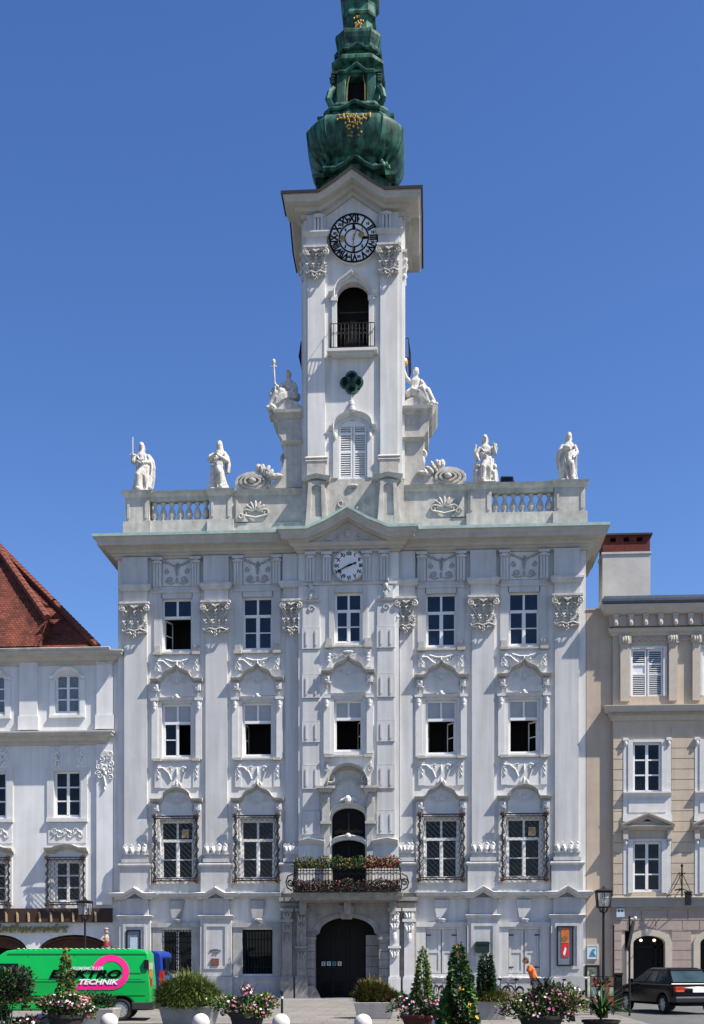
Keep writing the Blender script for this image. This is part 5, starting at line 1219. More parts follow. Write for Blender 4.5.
for a_,b_ in sh_:
    m=(a_+b_)/2; hw=(b_-a_)/2; zt=rz_(935); n=14; g=G()
    a=[(m-hw*math.cos(PI*i/n),zt-.36+.33*math.sin(PI*i/n)) for i in range(n+1)]; o=[(m-(hw+.28)*math.cos(PI*i/n),zt-.36+.60*math.sin(PI*i/n)) for i in range(n+1)]
    g.strip(o,a,BY-.07,BY+.02)
    for s in (-1,1): l,r=sorted((m+s*hw,m+s*(hw+.28))); g.box(l,r,BY-.07,BY+.02,0,zt-.36)
    dr=part('shop_arch',g,BTRIM,RH)
    g=G(); g.box(m-hw,m+hw,BY+.5,BY+.53,0,zt); part('shop_glass',g,BLACK,dr)
    g=G(); 
    for x in (m-hw+.08,m+.35,m+hw-.08): g.box(x-.05,x+.05,BY+.42,BY+.5,0,zt-.3)
    g.box(m-hw,m+hw,BY+.42,BY+.5,2.2,2.28); g.box(m-hw,m+hw,BY+.42,BY+.5,0,.35); part('shop_frame',g,WOODD,dr)
    LAMPM=bpy.data.materials.get('shop_lamp')
    if not LAMPM:
        LAMPM=M('shop_lamp',(.9,.85,.7),.4,.02); LAMPM.node_tree.nodes['Principled BSDF'].inputs['Emission Color'].default_value=(1,.88,.65,1); LAMPM.node_tree.nodes['Principled BSDF'].inputs['Emission Strength'].default_value=1
    g=G()
    for k in (-.28,.28): g.ell((m+k,BY+.35,zt-.22),(.07,.07,.06),8,6)
    part('shop_spotlight',g,LAMPM,dr)
for i,x in enumerate(RW):
    # top storey louvred shutters
    z0,z1=rz_(697),rz_(650); g=G()
    for s in (-1,1): g.box(x+s*.74-.07,x+s*.74+.07,BY-.06,BY+.02,z0,z1+.1)
    g.box(x-.68,x+.68,BY-.06,BY+.02,z1,z1+.12); part('window_surround',g,TRIM,RH)
    g=G()
    for l,r in ((x-.66,x-.02),(x+.02,x+.66)):
        g.box(l,l+.07,BY+.02,BY+.07,z0,z1); g.box(r-.07,r,BY+.02,BY+.07,z0,z1)
        for f in (0,.45,.66,.965): g.box(l+.07,r-.07,BY+.02,BY+.07,z0+(z1-z0)*f,z0+(z1-z0)*f+.07)
        n=24
        for k in range(n):
            z=z0+.05+(z1-z0-.1)*k/n
            if .47<k/n<.66 and l<x-.1:continue
            g.add([(l+.07,BY+.02,z),(r-.07,BY+.02,z),(r-.07,BY+.07,z+.05),(l+.07,BY+.07,z+.05)],[(0,1,2,3)])
    g.box(x-.6,x-.08,BY+.05,BY+.06,z0+(z1-z0)*.49,z0+(z1-z0)*.66)
    part('louvred_shutter',g,FRAME,RH,normals=False)
    # second and first floor windows
    for fl,(v0,v1) in enumerate(((793,743),(892,842))):
        a,b=rz_(v0),rz_(v1); mullion_window(RH,x,a,b,.60,BY,3,FRAME,.06)
        g=G(); 
        for s in (-1,1):
            g.box(x+s*.7-.1,x+s*.7+.1,BY-.08,BY+.02,a-.05,b+.1); g.box(x+s*.9-.09,x+s*.9+.09,BY-.05,BY+.02,a-.1,b+.2); g.box(x+s*.9-.12,x+s*.9+.12,BY-.14,BY+.021,b+.06,b+.16); g.ell((x+s*.9,BY-.1,b-.05),(.08,.06,.12))
        g.box(x-.6,x+.6,BY-.08,BY+.02,b,b+.12); part('window_surround',g,TRIM,RH)
    zb=rz_(795); g=G(); g.sweep([(x-1.0,BY,zb),(x+1.0,BY,zb)],[(-.02,-.12),(.06,-.12),(.12,0),(.2,.04),(.2,.1),(-.02,.12)])
    g.box(x-1.0,x+1.0,BY-.06,BY+.02,rz_(820),zb-.1); g.box(x-.78,x+.78,BY-.09,BY+.02,rz_(813),rz_(800)) ; g.box(x-1.02,x+1.02,BY-.1,BY+.02,rz_(822),rz_(815)); part('apron_panel',g,TRIM,RH)
    g=G(); zl=rz_(828); zp=rz_(817); pr_=[(-.02,-.12),(.12,-.12),(.16,-.02),(.34,.02),(.38,.1),(.38,.14),(-.02,.16)]
    g.sweep([(x-1.1,BY,zl),(x,BY,zp),(x+1.1,BY,zl)],pr_); g.sweep([(x-1.06,BY,zl-.03),(x+1.06,BY,zl-.03)],[(d*.8 if d>0 else d,h*.7) for d,h in pr_])
    g.prism([(x-1.0,zl),(x,zp-.06),(x+1.0,zl)],BY-.1,BY+.01)
    for s in (-1,1): g.box(x+s*.92-.1,x+s*.92+.1,BY-.22,BY+.02,zl-.5,zl-.12)
    part('pediment',g,BTRIM,RH)
# pilasters of the top storey
for u0,u1 in ((620,629.5),(668.5,677),(692,700),(738,747)):
    g=G(); a,b=rx_(u0,BY),rx_(u1,BY); g.box(a,b,BY-.12,BY+.01,rz_(702),rz_(645)); g.box(a-.05,b+.05,BY-.18,BY+.012,rz_(645),rz_(637))
    for k in range(3): g.leafr((a+b)/2+.1*(k-1),rz_(641),.3,.12,PI/2,BY-.2,.06)
    part('pilaster',g,BTRIM,RH)
g=G(); 
for k in range(30): g.leafr(rx_(631,BY)+.13*k,rz_(641),.2,.09,.6*(-1)**k,BY-.03,.05)
part('frieze_relief',g,BTRIM,RH)
# cornices: bracketed eaves and dentilled middle one
cl=bxl-.02
zE=rz_(637); g=G(); g.sweep([(cl,RY+.1,zE),(cl,BY,zE),(RX1,BY,zE)],[(-.02,0),(.06,0),(.1,.1),(.16,.16),(.2,.3),(-.02,.34)])
zE2=rz_(612,640,-.6); g.sweep([(cl,RY+1.2,zE2),(cl,BY,zE2),(RX1,BY,zE2)],[(-.02,-.5),(.12,-.5),(.14,-.06),(.32,-.02),(.38,.1),(.45,.22),(.48,.34),(-.02,.4)])
part('eaves_cornice',g,BTRIM,RH)
g=G(); x=cl+.1
while x<RX1:
    g.box(x-.1,x+.1,BY-.32,BY-.1,zE+.42,zE2-.05); g.ell((x,BY-.3,zE+.5),(.1,.08,.16),6,4); g.box(x-.12,x+.12,BY-.34,BY-.1,zE2-.12,zE2-.04); x+=.62
part('bracket_row',g,BTRIM,RH)
g=G(); z=zE2+.36; g.sweep([(cl,RY+6,z),(cl,BY,z),(RX1,BY,z)],[(-.3,0),(.48,0),(.53,.1),(.53,.2),(.44,.22),(.42,.34),(-.3,.36)]); part('roof_gutter',g,M('blue_grey_metal',(.10,.12,.15),.4,.2,3,metal=.4),RH)
zM=rz_(706,640,-.5); g=G(); g.sweep([(cl,RY+.2,zM),(cl,BY,zM),(RX1,BY,zM)],[(-.02,-.55),(.06,-.55),(.08,-.42),(.14,-.38),(.16,-.24),(.30,-.2),(.33,-.06),(.36,.02),(.36,.06),(-.02,.12)])
x=cl-.1
part('string_cornice',g,BTRIM,RH)
g=G()
while x<RX1: g.box(x,x+.06,BY-.23,BY-.14,zM-.34,zM-.24); x+=.105
part('dentil_row',g,BTRIM,RH)
zL=rz_(899,640,-.2); g=G(); g.sweep([(cl-.25,RY,zL),(cl-.25,BY-.05,zL),(RX1,BY-.05,zL)],[(-.02,-.34),(.1,-.34),(.12,-.06),(.2,0),(.22,.06),(-.02,.1)]); part('ledge',g,M('grey_ledge',(.36,.345,.32),.85,.12,2,streak=.1),RH)
# roof and chimney
g=G(); zr=z+.3; a=P(696,592,2.6); b=P(708,575,4); g.add([(a[0],1.6,zr-.4),(RX1,1.6,zr-.4),(RX1,6,zr+4.4),(a[0]+2.4,6,zr+4.4),(a[0],8,zr-.4)],[(0,1,2,3),(0,3,4)]); part('roof',g,ROOF,RH)
CY=2.4; c0,c1=P(602.5,570,CY)[0],P(650.5,570,CY)[0]; q=lambda v:P(626,v,CY)[1]
g=G(); g.box(c0,c1,CY,CY+1.2,q(625),q(553)); g.box(c0-.04,c1+.04,CY-.04,CY+1.24,q(554),q(552)); ch=part('chimney',g,M('grey_render',(.50,.49,.47),.9,.14,1.2,.3,20),RH)
g=G(); g.box(c0+.02,c1-.02,CY+.02,CY+1.18,q(552)+.01,q(541.5)); n=4
for k in range(n):
    w=(c1-c0-.04)/n*.62; x=c0+.02+(c1-c0-.04-w)*k/(n-1); g.box(x,x+w,CY+.02,CY+.5,q(541.5),q(537))
    g.box(x,x+w,CY+.7,CY+1.18,q(541.5),q(537))
g.box(c0+.02,c1-.02,CY+.02,CY+1.18,q(537),q(535.5)); part('chimney_brick',g,BRICKM,ch)
g=G(); g.box(c0-.08,c1+.08,CY-.08,CY+1.28,q(535.5)+.004,q(533.6)); part('chimney_cap',g,LEAD,ch)
# wall sign plates, bracket sign
x0,z1=P(616.5,908.5,BY-.1); x1,z0=P(624.5,917,BY-.1); g=G(); g.box(x0,x1,BY-.12,BY-.03,z0,z1); w=part('house_plate',g,M('pale_blue_plate',(.5,.58,.64),.4,.08,5),RH)
g=G(); 
for k in (.3,.7): g.prism(disc(x0+(x1-x0)*k,z1-.1,.045,8),BY-.125,BY-.12)
part('plate_mark',g,IRON,w)
hx=P(682,890,BY-.6)[0]; hz=P(682,868,BY-.6)[1]
BS=g=G(); yy=BY-.6
g.rod((hx,BY,hz-.9),(hx,yy-.25,hz-.9),.025); g.rod((hx,BY,hz-.1),(hx,yy,hz-.85),.02); g.rod((hx,yy,hz-1.2),(hx,yy,hz+.05),.035); g.rod((hx-.14,yy,hz-.22),(hx+.14,yy,hz-.22),.03); g.ell((hx,yy,hz+.1),(.06,.06,.08))
for s in (-1,1): g.tube([(hx,yy,hz-.2),(hx+s*.3,yy+.1,hz-.8),(hx+s*.62,BY,hz-1.35)],.016,5)
g.tube([(hx-.3,yy,hz-.92),(hx,yy,hz-.86),(hx+.3,yy,hz-.98)],.03,5)
br=part('sign_bracket',g,IRON,RH)
g=G(); g.box(hx+.12,hx+.38,yy-.04,yy+.04,hz-1.55,hz-1.02); g.box(hx+.08,hx+.42,yy-.06,yy+.06,hz-1.04,hz-.98); part('hanging_sign',g,IRON,br)
x0,z1=P(587,945.5,RY); x1,z0=P(597.5,959,RY)
g=G(); frame_box(g,x0,x1,z0,z1,RY-.002,.03,.05); g.box(x0+.03,x1-.03,RY-.04,RY-.005,z0+.03,z1-.03); w=part('picture_sign',g,M('white_blue_sign',(.52,.62,.68),.4,.06,4),RH)
g=G(); mx=(x0+x1)/2; g.prism([(x0+.08,z0+.1),(mx-.05,z0+.36),(mx+.06,z0+.3),(x1-.07,z0+.1)],RY-.046,RY-.04); g.ell((mx+.06,RY-.044,z0+.38),(.07,.004,.05)); part('sign_picture',g,M('sign_blue',(.06,.22,.34),.4,.4,8),w)
x0,z1=P(585,965,RY-.1); x1,z0=P(599.5,1000,RY-.1)
g=G(); frame_box(g,x0,x1,z0,z1,RY-.01,.1,.12); w=part('menu_case',g,WOODD,RH)
g=G(); g.box(x0+.1,x1-.1,RY-.09,RY-.02,z0+.1,z1-.1); part('menu_sheet',g,M('pale_green_sheet',(.5,.52,.38),.5,.3,4),w)
g=G(); rr=random.Random(4)
for k in range(7): g.ell((rr.uniform(x0+.2,x1-.2),RY-.095,z1-.2-.5*rr.random()),(.07,.006,.07),7,4)
part('menu_picture',g,M('menu_print',(.1,.13,.07),.5,.4,6),w)
# ================================================================ GROUND
PAVE=M('paving_stone',(.215,.203,.19),.85,.16,.8,.1,20)
bricky(PAVE,1,1.1,.7,(1,.99,.97),(.80,.79,.77),(.42,.40,.38),.014,.5)
ROADM=M('grey_setts',(.14,.145,.145),.8,.18,.9,.1,20)
bricky(ROADM,1,.2,.14,(1,1,1),(.78,.78,.78),(.5,.5,.5),.02,.5)
KERB=M('kerb_stone',(.46,.45,.43),.85,.15,2,.2,30)
def slab(name,x0,x1,y0,y1,z0,z1,m): 
    g=G(); 
    if z1-z0<.02: g.quad((x0,y0,z1),(x1,y0,z1),(x1,y1,z1),(x0,y1,z1))
    else: g.box(x0,x1,y0,y1,z0,z1)
    return struct(mesh_obj(name,g,m))
slab('ground',-900,900,-400,900,-.2,0-.19,ROADM).location.z=.19
slab('pavement',-40,9.0,-21,-3.2,0,.004,PAVE)
slab('pavement_kerb',-40,40,-3.35,-3.2,-.1,.07,KERB)
slab('pavement',-40,40,-3.2,1.0,-.1,.06,PAVE)
# ================================================================ PLANT MATERIALS
def leafmat(n,c,var=.35): 
    m=M(n,c,.6,var,9,spec=.25); b=m.node_tree.nodes['Principled BSDF']; 
    try: b.inputs['Subsurface Weight'].default_value=0
    except Exception: pass
    return m
L1=leafmat('leaf_green',(.075,.15,.03)); L2=leafmat('leaf_dark',(.032,.08,.022)); L3=leafmat('leaf_yellowgreen',(.15,.19,.04)); L4=leafmat('leaf_purple',(.045,.016,.024)); L5=leafmat('leaf_olive',(.125,.14,.035))
L6=leafmat('leaf_rust',(.13,.045,.02)); L7=leafmat('leaf_deep',(.02,.05,.02))
FP=leafmat('flower_pink',(.42,.12,.22),.3); FW=leafmat('flower_white',(.72,.60,.62),.1); FY=leafmat('flower_yellow',(.60,.34,.03),.2); FR=leafmat('flower_red',(.26,.022,.02),.3); FO=leafmat('flower_orange',(.46,.10,.02),.2); FM=leafmat('flower_magenta',(.24,.04,.12),.3)
SOIL=M('soil',(.03,.02,.014),.95,.3,8)
CONC=M('planter_concrete',(.37,.35,.325),.9,.15,3,.35,40)
def leaf(g,p,d,L,W,rr):
    d=d.normalized(); u=d.cross(Vector((rr.uniform(-1,1),rr.uniform(-1,1),rr.uniform(-1,1))))
    if u.length<.05: u=Vector((1,0,0))
    u.normalize(); n=d.cross(u); m=p+d*L*.5+n*L*.12
    g.add([p,m-u*W/2,p+d*L,m+u*W/2],[(0,1,2,3)])
def blade(g,p,d,L,W,droop,rr,seg=4):
    side=d.cross(Vector((0,0,1))); 
    if side.length<.05: side=Vector((1,0,0))
    side.normalize(); pts=[]; q=p.copy(); dd=d.normalized()
    for k in range(seg+1):
        pts.append(q.copy()); q=q+dd*(L/seg); dd=(dd+Vector((0,0,-droop/seg))).normalized()
    vs=[]; 
    for k,pp in enumerate(pts):
        w=W*(1-(k/seg)**1.5)*.5+.001; vs+= [pp-side*w,pp+side*w]
    g.add(vs,[(2*k,2*k+1,2*k+3,2*k+2) for k in range(seg)])
def flower(g,p,n,r,rr):
    n=n.normalized(); u=n.cross(Vector((.3,.2,1))).normalized(); v=n.cross(u); k=5
    vs=[p]+[p+(u*math.cos(2*PI*i/k)+v*math.sin(2*PI*i/k))*r*rr.uniform(.8,1.1)+n*r*.25 for i in range(k)]
    g.add(vs,[(0,i+1,(i+1)%k+1) for i in range(k)])
def shell(rr,R3,c,lo=-.3,thick=.35):
    while True:
        v=Vector((rr.gauss(0,1),rr.gauss(0,1),rr.gauss(0,1))).normalized()
        if v.z>lo: break
    t=1-thick*rr.random()**1.6
    return Vector((c[0]+v.x*R3[0]*t,c[1]+v.y*R3[1]*t,c[2]+v.z*R3[2]*t)),v
def noisy(c,R3,rr,k=9,j=.25):
    return [(Vector((c[0]+rr.uniform(-1,1)*R3[0]*.6,c[1]+rr.uniform(-1,1)*R3[1]*.6,c[2]+rr.uniform(-.5,.8)*R3[2]*.55)),rr.uniform(.35,.55)) for _ in range(k)]
def bush(name,label,cat,loc,R3,zc,mats,n,L,W,seed,flowers=None,grp=None,up=.5,clumps=14,stem=True,parent=None,lo=-.35):
    rr=random.Random(seed); g=G(); cl=noisy((0,0,zc),R3,rr,clumps)
    for i in range(n):
        c,s=cl[i%clumps]; p,v=shell(rr,[q*s for q in R3],c,lo,.6); g.cur=(i%clumps+ (rr.random()<.3))%len(mats)
        leaf(g,p,v+Vector((rr.uniform(-.6,.6),rr.uniform(-.6,.6),up*rr.random())),L*rr.uniform(.6,1.2),W*rr.uniform(.7,1.2),rr)
    g.cur=0
    if stem:
        for k in range(6): g.tube([(rr.uniform(-.1,.1),rr.uniform(-.1,.1),zc-R3[2]*1.0),(rr.uniform(-.3,.3)*R3[0],rr.uniform(-.3,.3)*R3[1],zc+R3[2]*.2)],[.02,.008],4)
    mm=list(mats); o=mesh_obj(name,g,mm,parent,normals=False)
    if parent is None: o.location=loc; tag(o,label,cat,grp)
    if flowers:
        fm,fn,fr=flowers; g=G()
        for i in range(fn):
            c,s=cl[rr.randrange(clumps)]; p,v=shell(rr,[q*s*1.06 for q in R3],c,-.1,.15); g.cur=rr.randrange(len(fm)); flower(g,p,v+Vector((0,-.4,.3)),fr*rr.uniform(.7,1.2),rr)
        mesh_obj('blossoms',g,fm,o,normals=False)
    return o
def at(u,dist): return P(u,900,YD(dist))[0],YD(dist)
# concrete planters
def planter(u,dist,w,h,label,d=None):
    x,y=at(u,dist); t=thing('concrete_planter',label,'planter',(x,y,.004),0,'concrete planters on the square'); d=d or w*.8
    g=G(); a=w/2; b=w/2*.84; e=d/2; f=d/2*.84; wt=.09
    def rect(hx,hy,z): return [(-hx,-hy,z),(hx,-hy,z),(hx,hy,z),(-hx,hy,z)]
    vs=rect(b,f,0)+rect(a,e,h)+rect(a-wt,e-wt,h)+rect(a-wt,e-wt,h-.12)
    g.add(vs,[(3,2,1,0)]+[(i+4*k,(i+1)%4+4*k,(i+1)%4+4*k+4,i+4*k+4) for k in range(3) for i in range(4)]+[(12,13,14,15)])
    o=mesh_obj('tub',g,CONC,t); bevel(o,.015,2)
    g=G(); g.box(-a+wt,a-wt,-e+wt,e-wt,h-.12,h-.06); mesh_obj('soil',g,SOIL,t); return x,y,h
def grass_shrub(name,label,loc,rx,ry,h,n,seed,mats,L,droop,W=.022,cat='shrub'):
    """soft mound of fine sprays: blades start all through a lumpy dome and bend outwards"""
    rr=random.Random(seed); g=G(); lumps=[(rr.uniform(0,6.28),rr.uniform(.6,1.15),rr.uniform(.7,1.2)) for _ in range(11)]
    for i in range(n):
        la,lr,lh=lumps[rr.randrange(11)]; a=la+rr.gauss(0,.35); q=math.sqrt(rr.random())*lr; t=rr.random()**.7
        dome=math.sqrt(max(0,1-min(1,q*q*.8)))*lh
        b=Vector((rx*.8*q*math.cos(a),ry*.8*q*math.sin(a),h*.78*dome*t)); g.cur=rr.choices(range(len(mats)),[3,2,1][:len(mats)])[0]
        d=Vector((math.cos(a)*(.2+.8*q)+rr.uniform(-.7,.7),math.sin(a)*(.2+.8*q)+rr.uniform(-.7,.7),rr.uniform(.2,1.2)))
        blade(g,b,d,L*rr.uniform(.4,1.1),W*rr.uniform(.7,1.3),droop*rr.uniform(.5,1.6),rr,3)
    g.cur=0
    for k in range(7): a=2*PI*k/7; g.tube([(0.05*math.cos(a),.05*math.sin(a),-.05),(rx*.5*math.cos(a),ry*.5*math.sin(a),h*.5)],[.02,.008],4)
    o=mesh_obj(name,g,mats,None,False); o.location=loc; return tag(o,label,cat)
x,y,h=planter(190,30.2,1.36,.5,'wide concrete planter under the big feathery green shrub behind the van')
grass_shrub('feathery_shrub','large feathery green shrub spilling over a concrete planter behind the van',(x-.05,y,h-.08),.95,.7,.95,11000,3,[L5,L1,L3],.40,1.0,.02)
bush('flowering_plant','low green plant with tiny white flowers at the edge of the big planter','plant',(x+.35,y-.45,h-.02),(.6,.28,.26),.06,[L1,L3],700,.1,.05,4,([FW],16,.05))
x,y,h=planter(98,30.6,1.0,.42,'concrete planter before the rear wheel of the green van')
bush('dark_shrub','low dark green shrub in the planter before the van wheel','shrub',(x-.1,y,h),(.62,.42,.3),.12,[L7,L2],1400,.1,.045,5)
bush('red_flower_clump','clump of orange red flowers between the pink flower bowl and the dark shrub','flowers',(at(80,30.0)[0],YD(30.0),.5),(.3,.25,.2),.12,[L1,L2],260,.1,.05,6,([FO,FR],80,.042))
x,y,h=planter(375,34.6,1.15,.46,'concrete planter in front of the right side of the portal')
grass_shrub('heather_shrub','rounded olive brown shrub in the planter before the portal',(x,y,h-.05),.72,.55,.74,8000,7,[L5,L6,L3],.26,.5,.022)
bush('small_shrub','small green shrub at the right edge of the portal planter','shrub',(x+.72,y+.1,.45),(.24,.25,.25),.1,[L1,L2],420,.09,.05,8)
x,y,h=planter(492,34.2,.86,.5,'concrete planter holding the narrow cypress and yellowish grass')
grass_shrub('yellow_grass','yellowish grasses round the foot of the narrow cypress',(x+.05,y,h-.06),.72,.45,.32,3600,9,[L3,L5,L6],.3,.9,.018,'grass plant')
def cone_plant(name,label,loc,r,h,mats,n,seed,L,W,flowers=None,cat='climbing plant',lump=.25,poww=1.0):
    rr=random.Random(seed); g=G()
    ph=[(rr.uniform(0,6.28),rr.uniform(0,1),rr.uniform(.1,.22)) for _ in range(26)]
    def pos(t,a):
        rad=r*(1-t)**poww*(1+lump*math.sin(3*a+9*t+seed)+lump*.6*math.sin(5*a-17*t))+.03; return Vector((rad*math.cos(a),rad*math.sin(a),t*h))
    for i in range(n):
        t=1-math.sqrt(rr.random()); t=min(.99,t*1.0+.0); a=rr.uniform(0,2*PI); p=pos(t,a)*1.0; q=rr.uniform(.55,1.05); p.x*=q; p.y*=q
        g.cur=int((math.sin(4*a+13*t)+1)*.5*len(mats)*.999) if rr.random()<.6 else rr.randrange(len(mats))
        leaf(g,p,Vector((math.cos(a),math.sin(a),rr.uniform(-.7,.8))),L*rr.uniform(.6,1.2),W*rr.uniform(.7,1.2),rr)
    g.cur=0
    for k in range(5): a=2*PI*k/5; g.rod((r*.8*math.cos(a),r*.8*math.sin(a),0),(0,0,h),.01,4)
    o=mesh_obj(name,g,mats,None,False); o.location=loc; tag(o,label,cat)
    if flowers:
        fm,fn,fr=flowers; g=G()
        for i in range(fn):
            t=1-math.sqrt(rr.random()); a=rr.uniform(0,2*PI); p=pos(t,a)*1.03; g.cur=rr.randrange(len(fm)); flower(g,p,Vector((math.cos(a),math.sin(a)-.4,.3)),fr*rr.uniform(.7,1.2),rr)
        mesh_obj('blossoms',g,fm,o,normals=False)
    return o
cone_plant('narrow_cypress','narrow dark cypress column in a concrete planter below the letter box',(x-.16,y,h-.05),.20,1.42,[L7,L2,L7],4200,11,.12,.05,None,'cypress',.08,.4)
# round flower tubs
POTR=M('red_brown_pot',(.10,.025,.018),.7,.2,4); POTD=M('dark_pot',(.03,.025,.024),.7,.2,4)
def tub(u,dist,r,h,mat,label):
    x,y=at(u,dist); t=thing('flower_pot',label,'flower pot',(x,y,.004),0,'round flower pots'); g=G(); g.lathe(0,0,[(r*.72,0),(r*.95,h*.8),(r*1.02,h*.82),(r*1.04,h),(r*.92,h),(r*.9,h-.06)],20); mesh_obj('pot',g,mat,t); g=G(); g.lathe(0,0,[(r*.85,h-.1),(r*.85,h-.05)],16); mesh_obj('soil',g,SOIL,t); return x,y,h
x,y,h=tub(66,27.0,.42,.42,POTD,'dark round pot under pink and white flowers in front of the green van')
bush('petunia_mound','mound of pink and white flowers in front of the green van','flowers',(x,y,h),(.68,.5,.42),.06,[L1,L2,L5],2200,.1,.06,21,([FP,FW,FM,FW],420,.032))
cone_plant('climbing_plant','slim climber with a few reddish leaves rising before the van lettering',(x-.02,y+.05,h-.1),.24,1.6,[L1,L2,L6,L5],1500,22,.09,.055,([FO,FP],36,.035),'climbing plant',.3)
x,y,h=tub(247,28.2,.42,.4,POTD,'dark round pot under pink flowers and a purple spiky plant')
bush('petunia_mound','mound of pink white and yellowish flowers under a purple spiky plant','flowers',(x,y,h+.03),(.74,.5,.52),.04,[L1,L3,L2],2400,.1,.06,23,([FP,FW,FM,FP],420,.032))
def spiky(name,label,loc,n,L,W,mats,seed,droop=.5,spread=.9):
    rr=random.Random(seed); g=G()
    for i in range(n):
        a=rr.uniform(0,2*PI); g.cur=rr.randrange(len(mats)); e=rr.uniform(.1,1)**.8*spread
        blade(g,Vector((.04*math.cos(a),.04*math.sin(a),rr.uniform(0,.15))),Vector((math.cos(a)*e,math.sin(a)*e,1)),L*rr.uniform(.6,1.1),W,droop*rr.uniform(.5,1.4),rr,5)
    g.tube([(0,0,-.25),(0,0,.15)],.03,6); o=mesh_obj(name,g,mats,None,False); o.location=loc; return tag(o,label,'spiky plant')
spiky('dracaena','purple spiky plant among pink flowers beside the slim black post',(x+.02,y+.05,h+.18),26,.62,.035,[L4,L7,L2],24,.9,1.2)
bush('pink_flower_spike','upright sprig of pink flowers before the purple spiky plant','flowers',(x+.05,y-.2,h+.35),(.16,.14,.3),.12,[L1,L2],160,.08,.04,25,([FP,FW],80,.036))
x,y,h=tub(419,28.6,.42,.36,POTR,'red brown round pot under pink flowers and a slim green climber')
bush('petunia_mound','mound of small pale pink flowers round the slim green climber','flowers',(x,y,h),(.68,.5,.46),.06,[L1,L2],1700,.09,.05,26,([FP,FW,FP],420,.032))
cone_plant('climbing_plant','slim green leafy cone before the closed left hand shutters of the town hall',(x+.08,y+.05,h-.0),.26,1.62,[L1,L2,L3],2300,27,.08,.06,None,'climbing plant',.15)
x,y,h=tub(459,25.6,.45,.3,POTD,'dark round pot under the broad climber with yellow flowers')
cone_plant('climbing_plant','broad green cone of leaves dotted with yellow flowers, between two slimmer plants',(x,y,h-.1),.35,1.78,[L1,L2,L2,L7],3800,28,.11,.075,([FY,FY,FO],70,.042),'climbing plant',.25,.8)
x,y,h=tub(541,27.2,.5,.42,POTD,'dark round pot under magenta flowers near the parked bicycles')
bush('petunia_mound','broad mound of magenta and pale pink flowers before the parked bicycles','flowers',(x,y,h+.08),(.98,.6,.66),.05,[L4,L1,L2,L3],3400,.11,.06,29,([FP,FM,FW,FM],520,.03))
spiky('dracaena','dark purple spiky plant rising from magenta flowers by the bicycles',(x+.1,y+.1,h+.42),44,.62,.045,[L4,L7,L2],30,1.1,1.6)
x,y,h=tub(601,27.6,.42,.3,POTD,'dark round pot under the dark green arching leaves')
spiky('arching_plant','dark green plant with long arching leaves and a few red blooms',(x,y,h+.05),150,.85,.05,[L7,L2,L7,L1],31,1.2,1.7)
bush('red_bloom_cluster','few orange red blooms among the dark arching leaves','flowers',(x+.02,y+.05,h+.7),(.16,.12,.14),.1,[L2,L4],60,.08,.05,32,([FO,FR],14,.04))
bush('yellow_green_plant','yellowish green leafy plant left of the dark arching leaves','plant',(at(573,28.4)[0],YD(28.4),.35),(.35,.3,.32),.2,[L3,L1],620,.1,.05,33)
bush('mixed_shrub','tall dark shrub with reddish leaves in front of the van cab','shrub',(at(8,26.2)[0],YD(26.2),.2),(.62,.6,.78),.62,[L2,L7,L4,L2,L1],3600,.11,.06,34,([FR,FO],26,.035),None,.5,20)
bush('red_flower_clump','low dark red flowers at the foot of the first stone ball','flowers',(at(20,26.6)[0],YD(26.6),.1),(.5,.3,.22),.1,[L4,L2],420,.1,.05,35,([FR,FM,FW],60,.04))
# ball bollards and slim post
def ball(u,dist,first=None):
    x,y=at(u,dist)
    if first is None:
        t=thing('ball_bollard','white stone ball bollard in the row along the flower pots','bollard',(x,y,.004),0,'stone ball bollards'); g=G(); g.smooth=True; g.ell((0,0,.21),(.205,.205,.205),24,14); mesh_obj('ball',g,M('white_granite',(.62,.58,.55),.8,.12,9,.15,60),t); g=G(); g.lathe(0,0,[(.13,0),(.13,.03),(.1,.05)],14); mesh_obj('foot',g,STONE,t); return t
    t=copy_tree(first); t.location=(x,y,.004); return t
b0=ball(41,27.4); b0['label']='white stone ball bollard beside the dark shrub, leftmost of the row'
for u,l in ((109,'white stone ball bollard before the planter at the van wheel'),(201,'white stone ball bollard before the wide planter of feathery green'),(281,'white stone ball bollard right before the slim black post'),(363,'white stone ball bollard in front of the portal and its planter'),(441,'white stone ball bollard half hidden by the yellow flowered climber')):
    ball(u,27.8,b0)['label']=l
x,y=at(282,33.0); t=thing('slim_post','slim black metal post with a rounded cap on the paving left of the portal','post',(x,y,.004)); g=G(); g.lathe(0,0,[(.06,0),(.06,.04),(.035,.06),(.033,.72),(.045,.74),(.045,.8),(.02,.84)],10); mesh_obj('shaft',g,IRON,t)
g=G(); g.lathe(0,0,[(.036,.6),(.038,.66)],10); mesh_obj('band',g,FRAME,t)
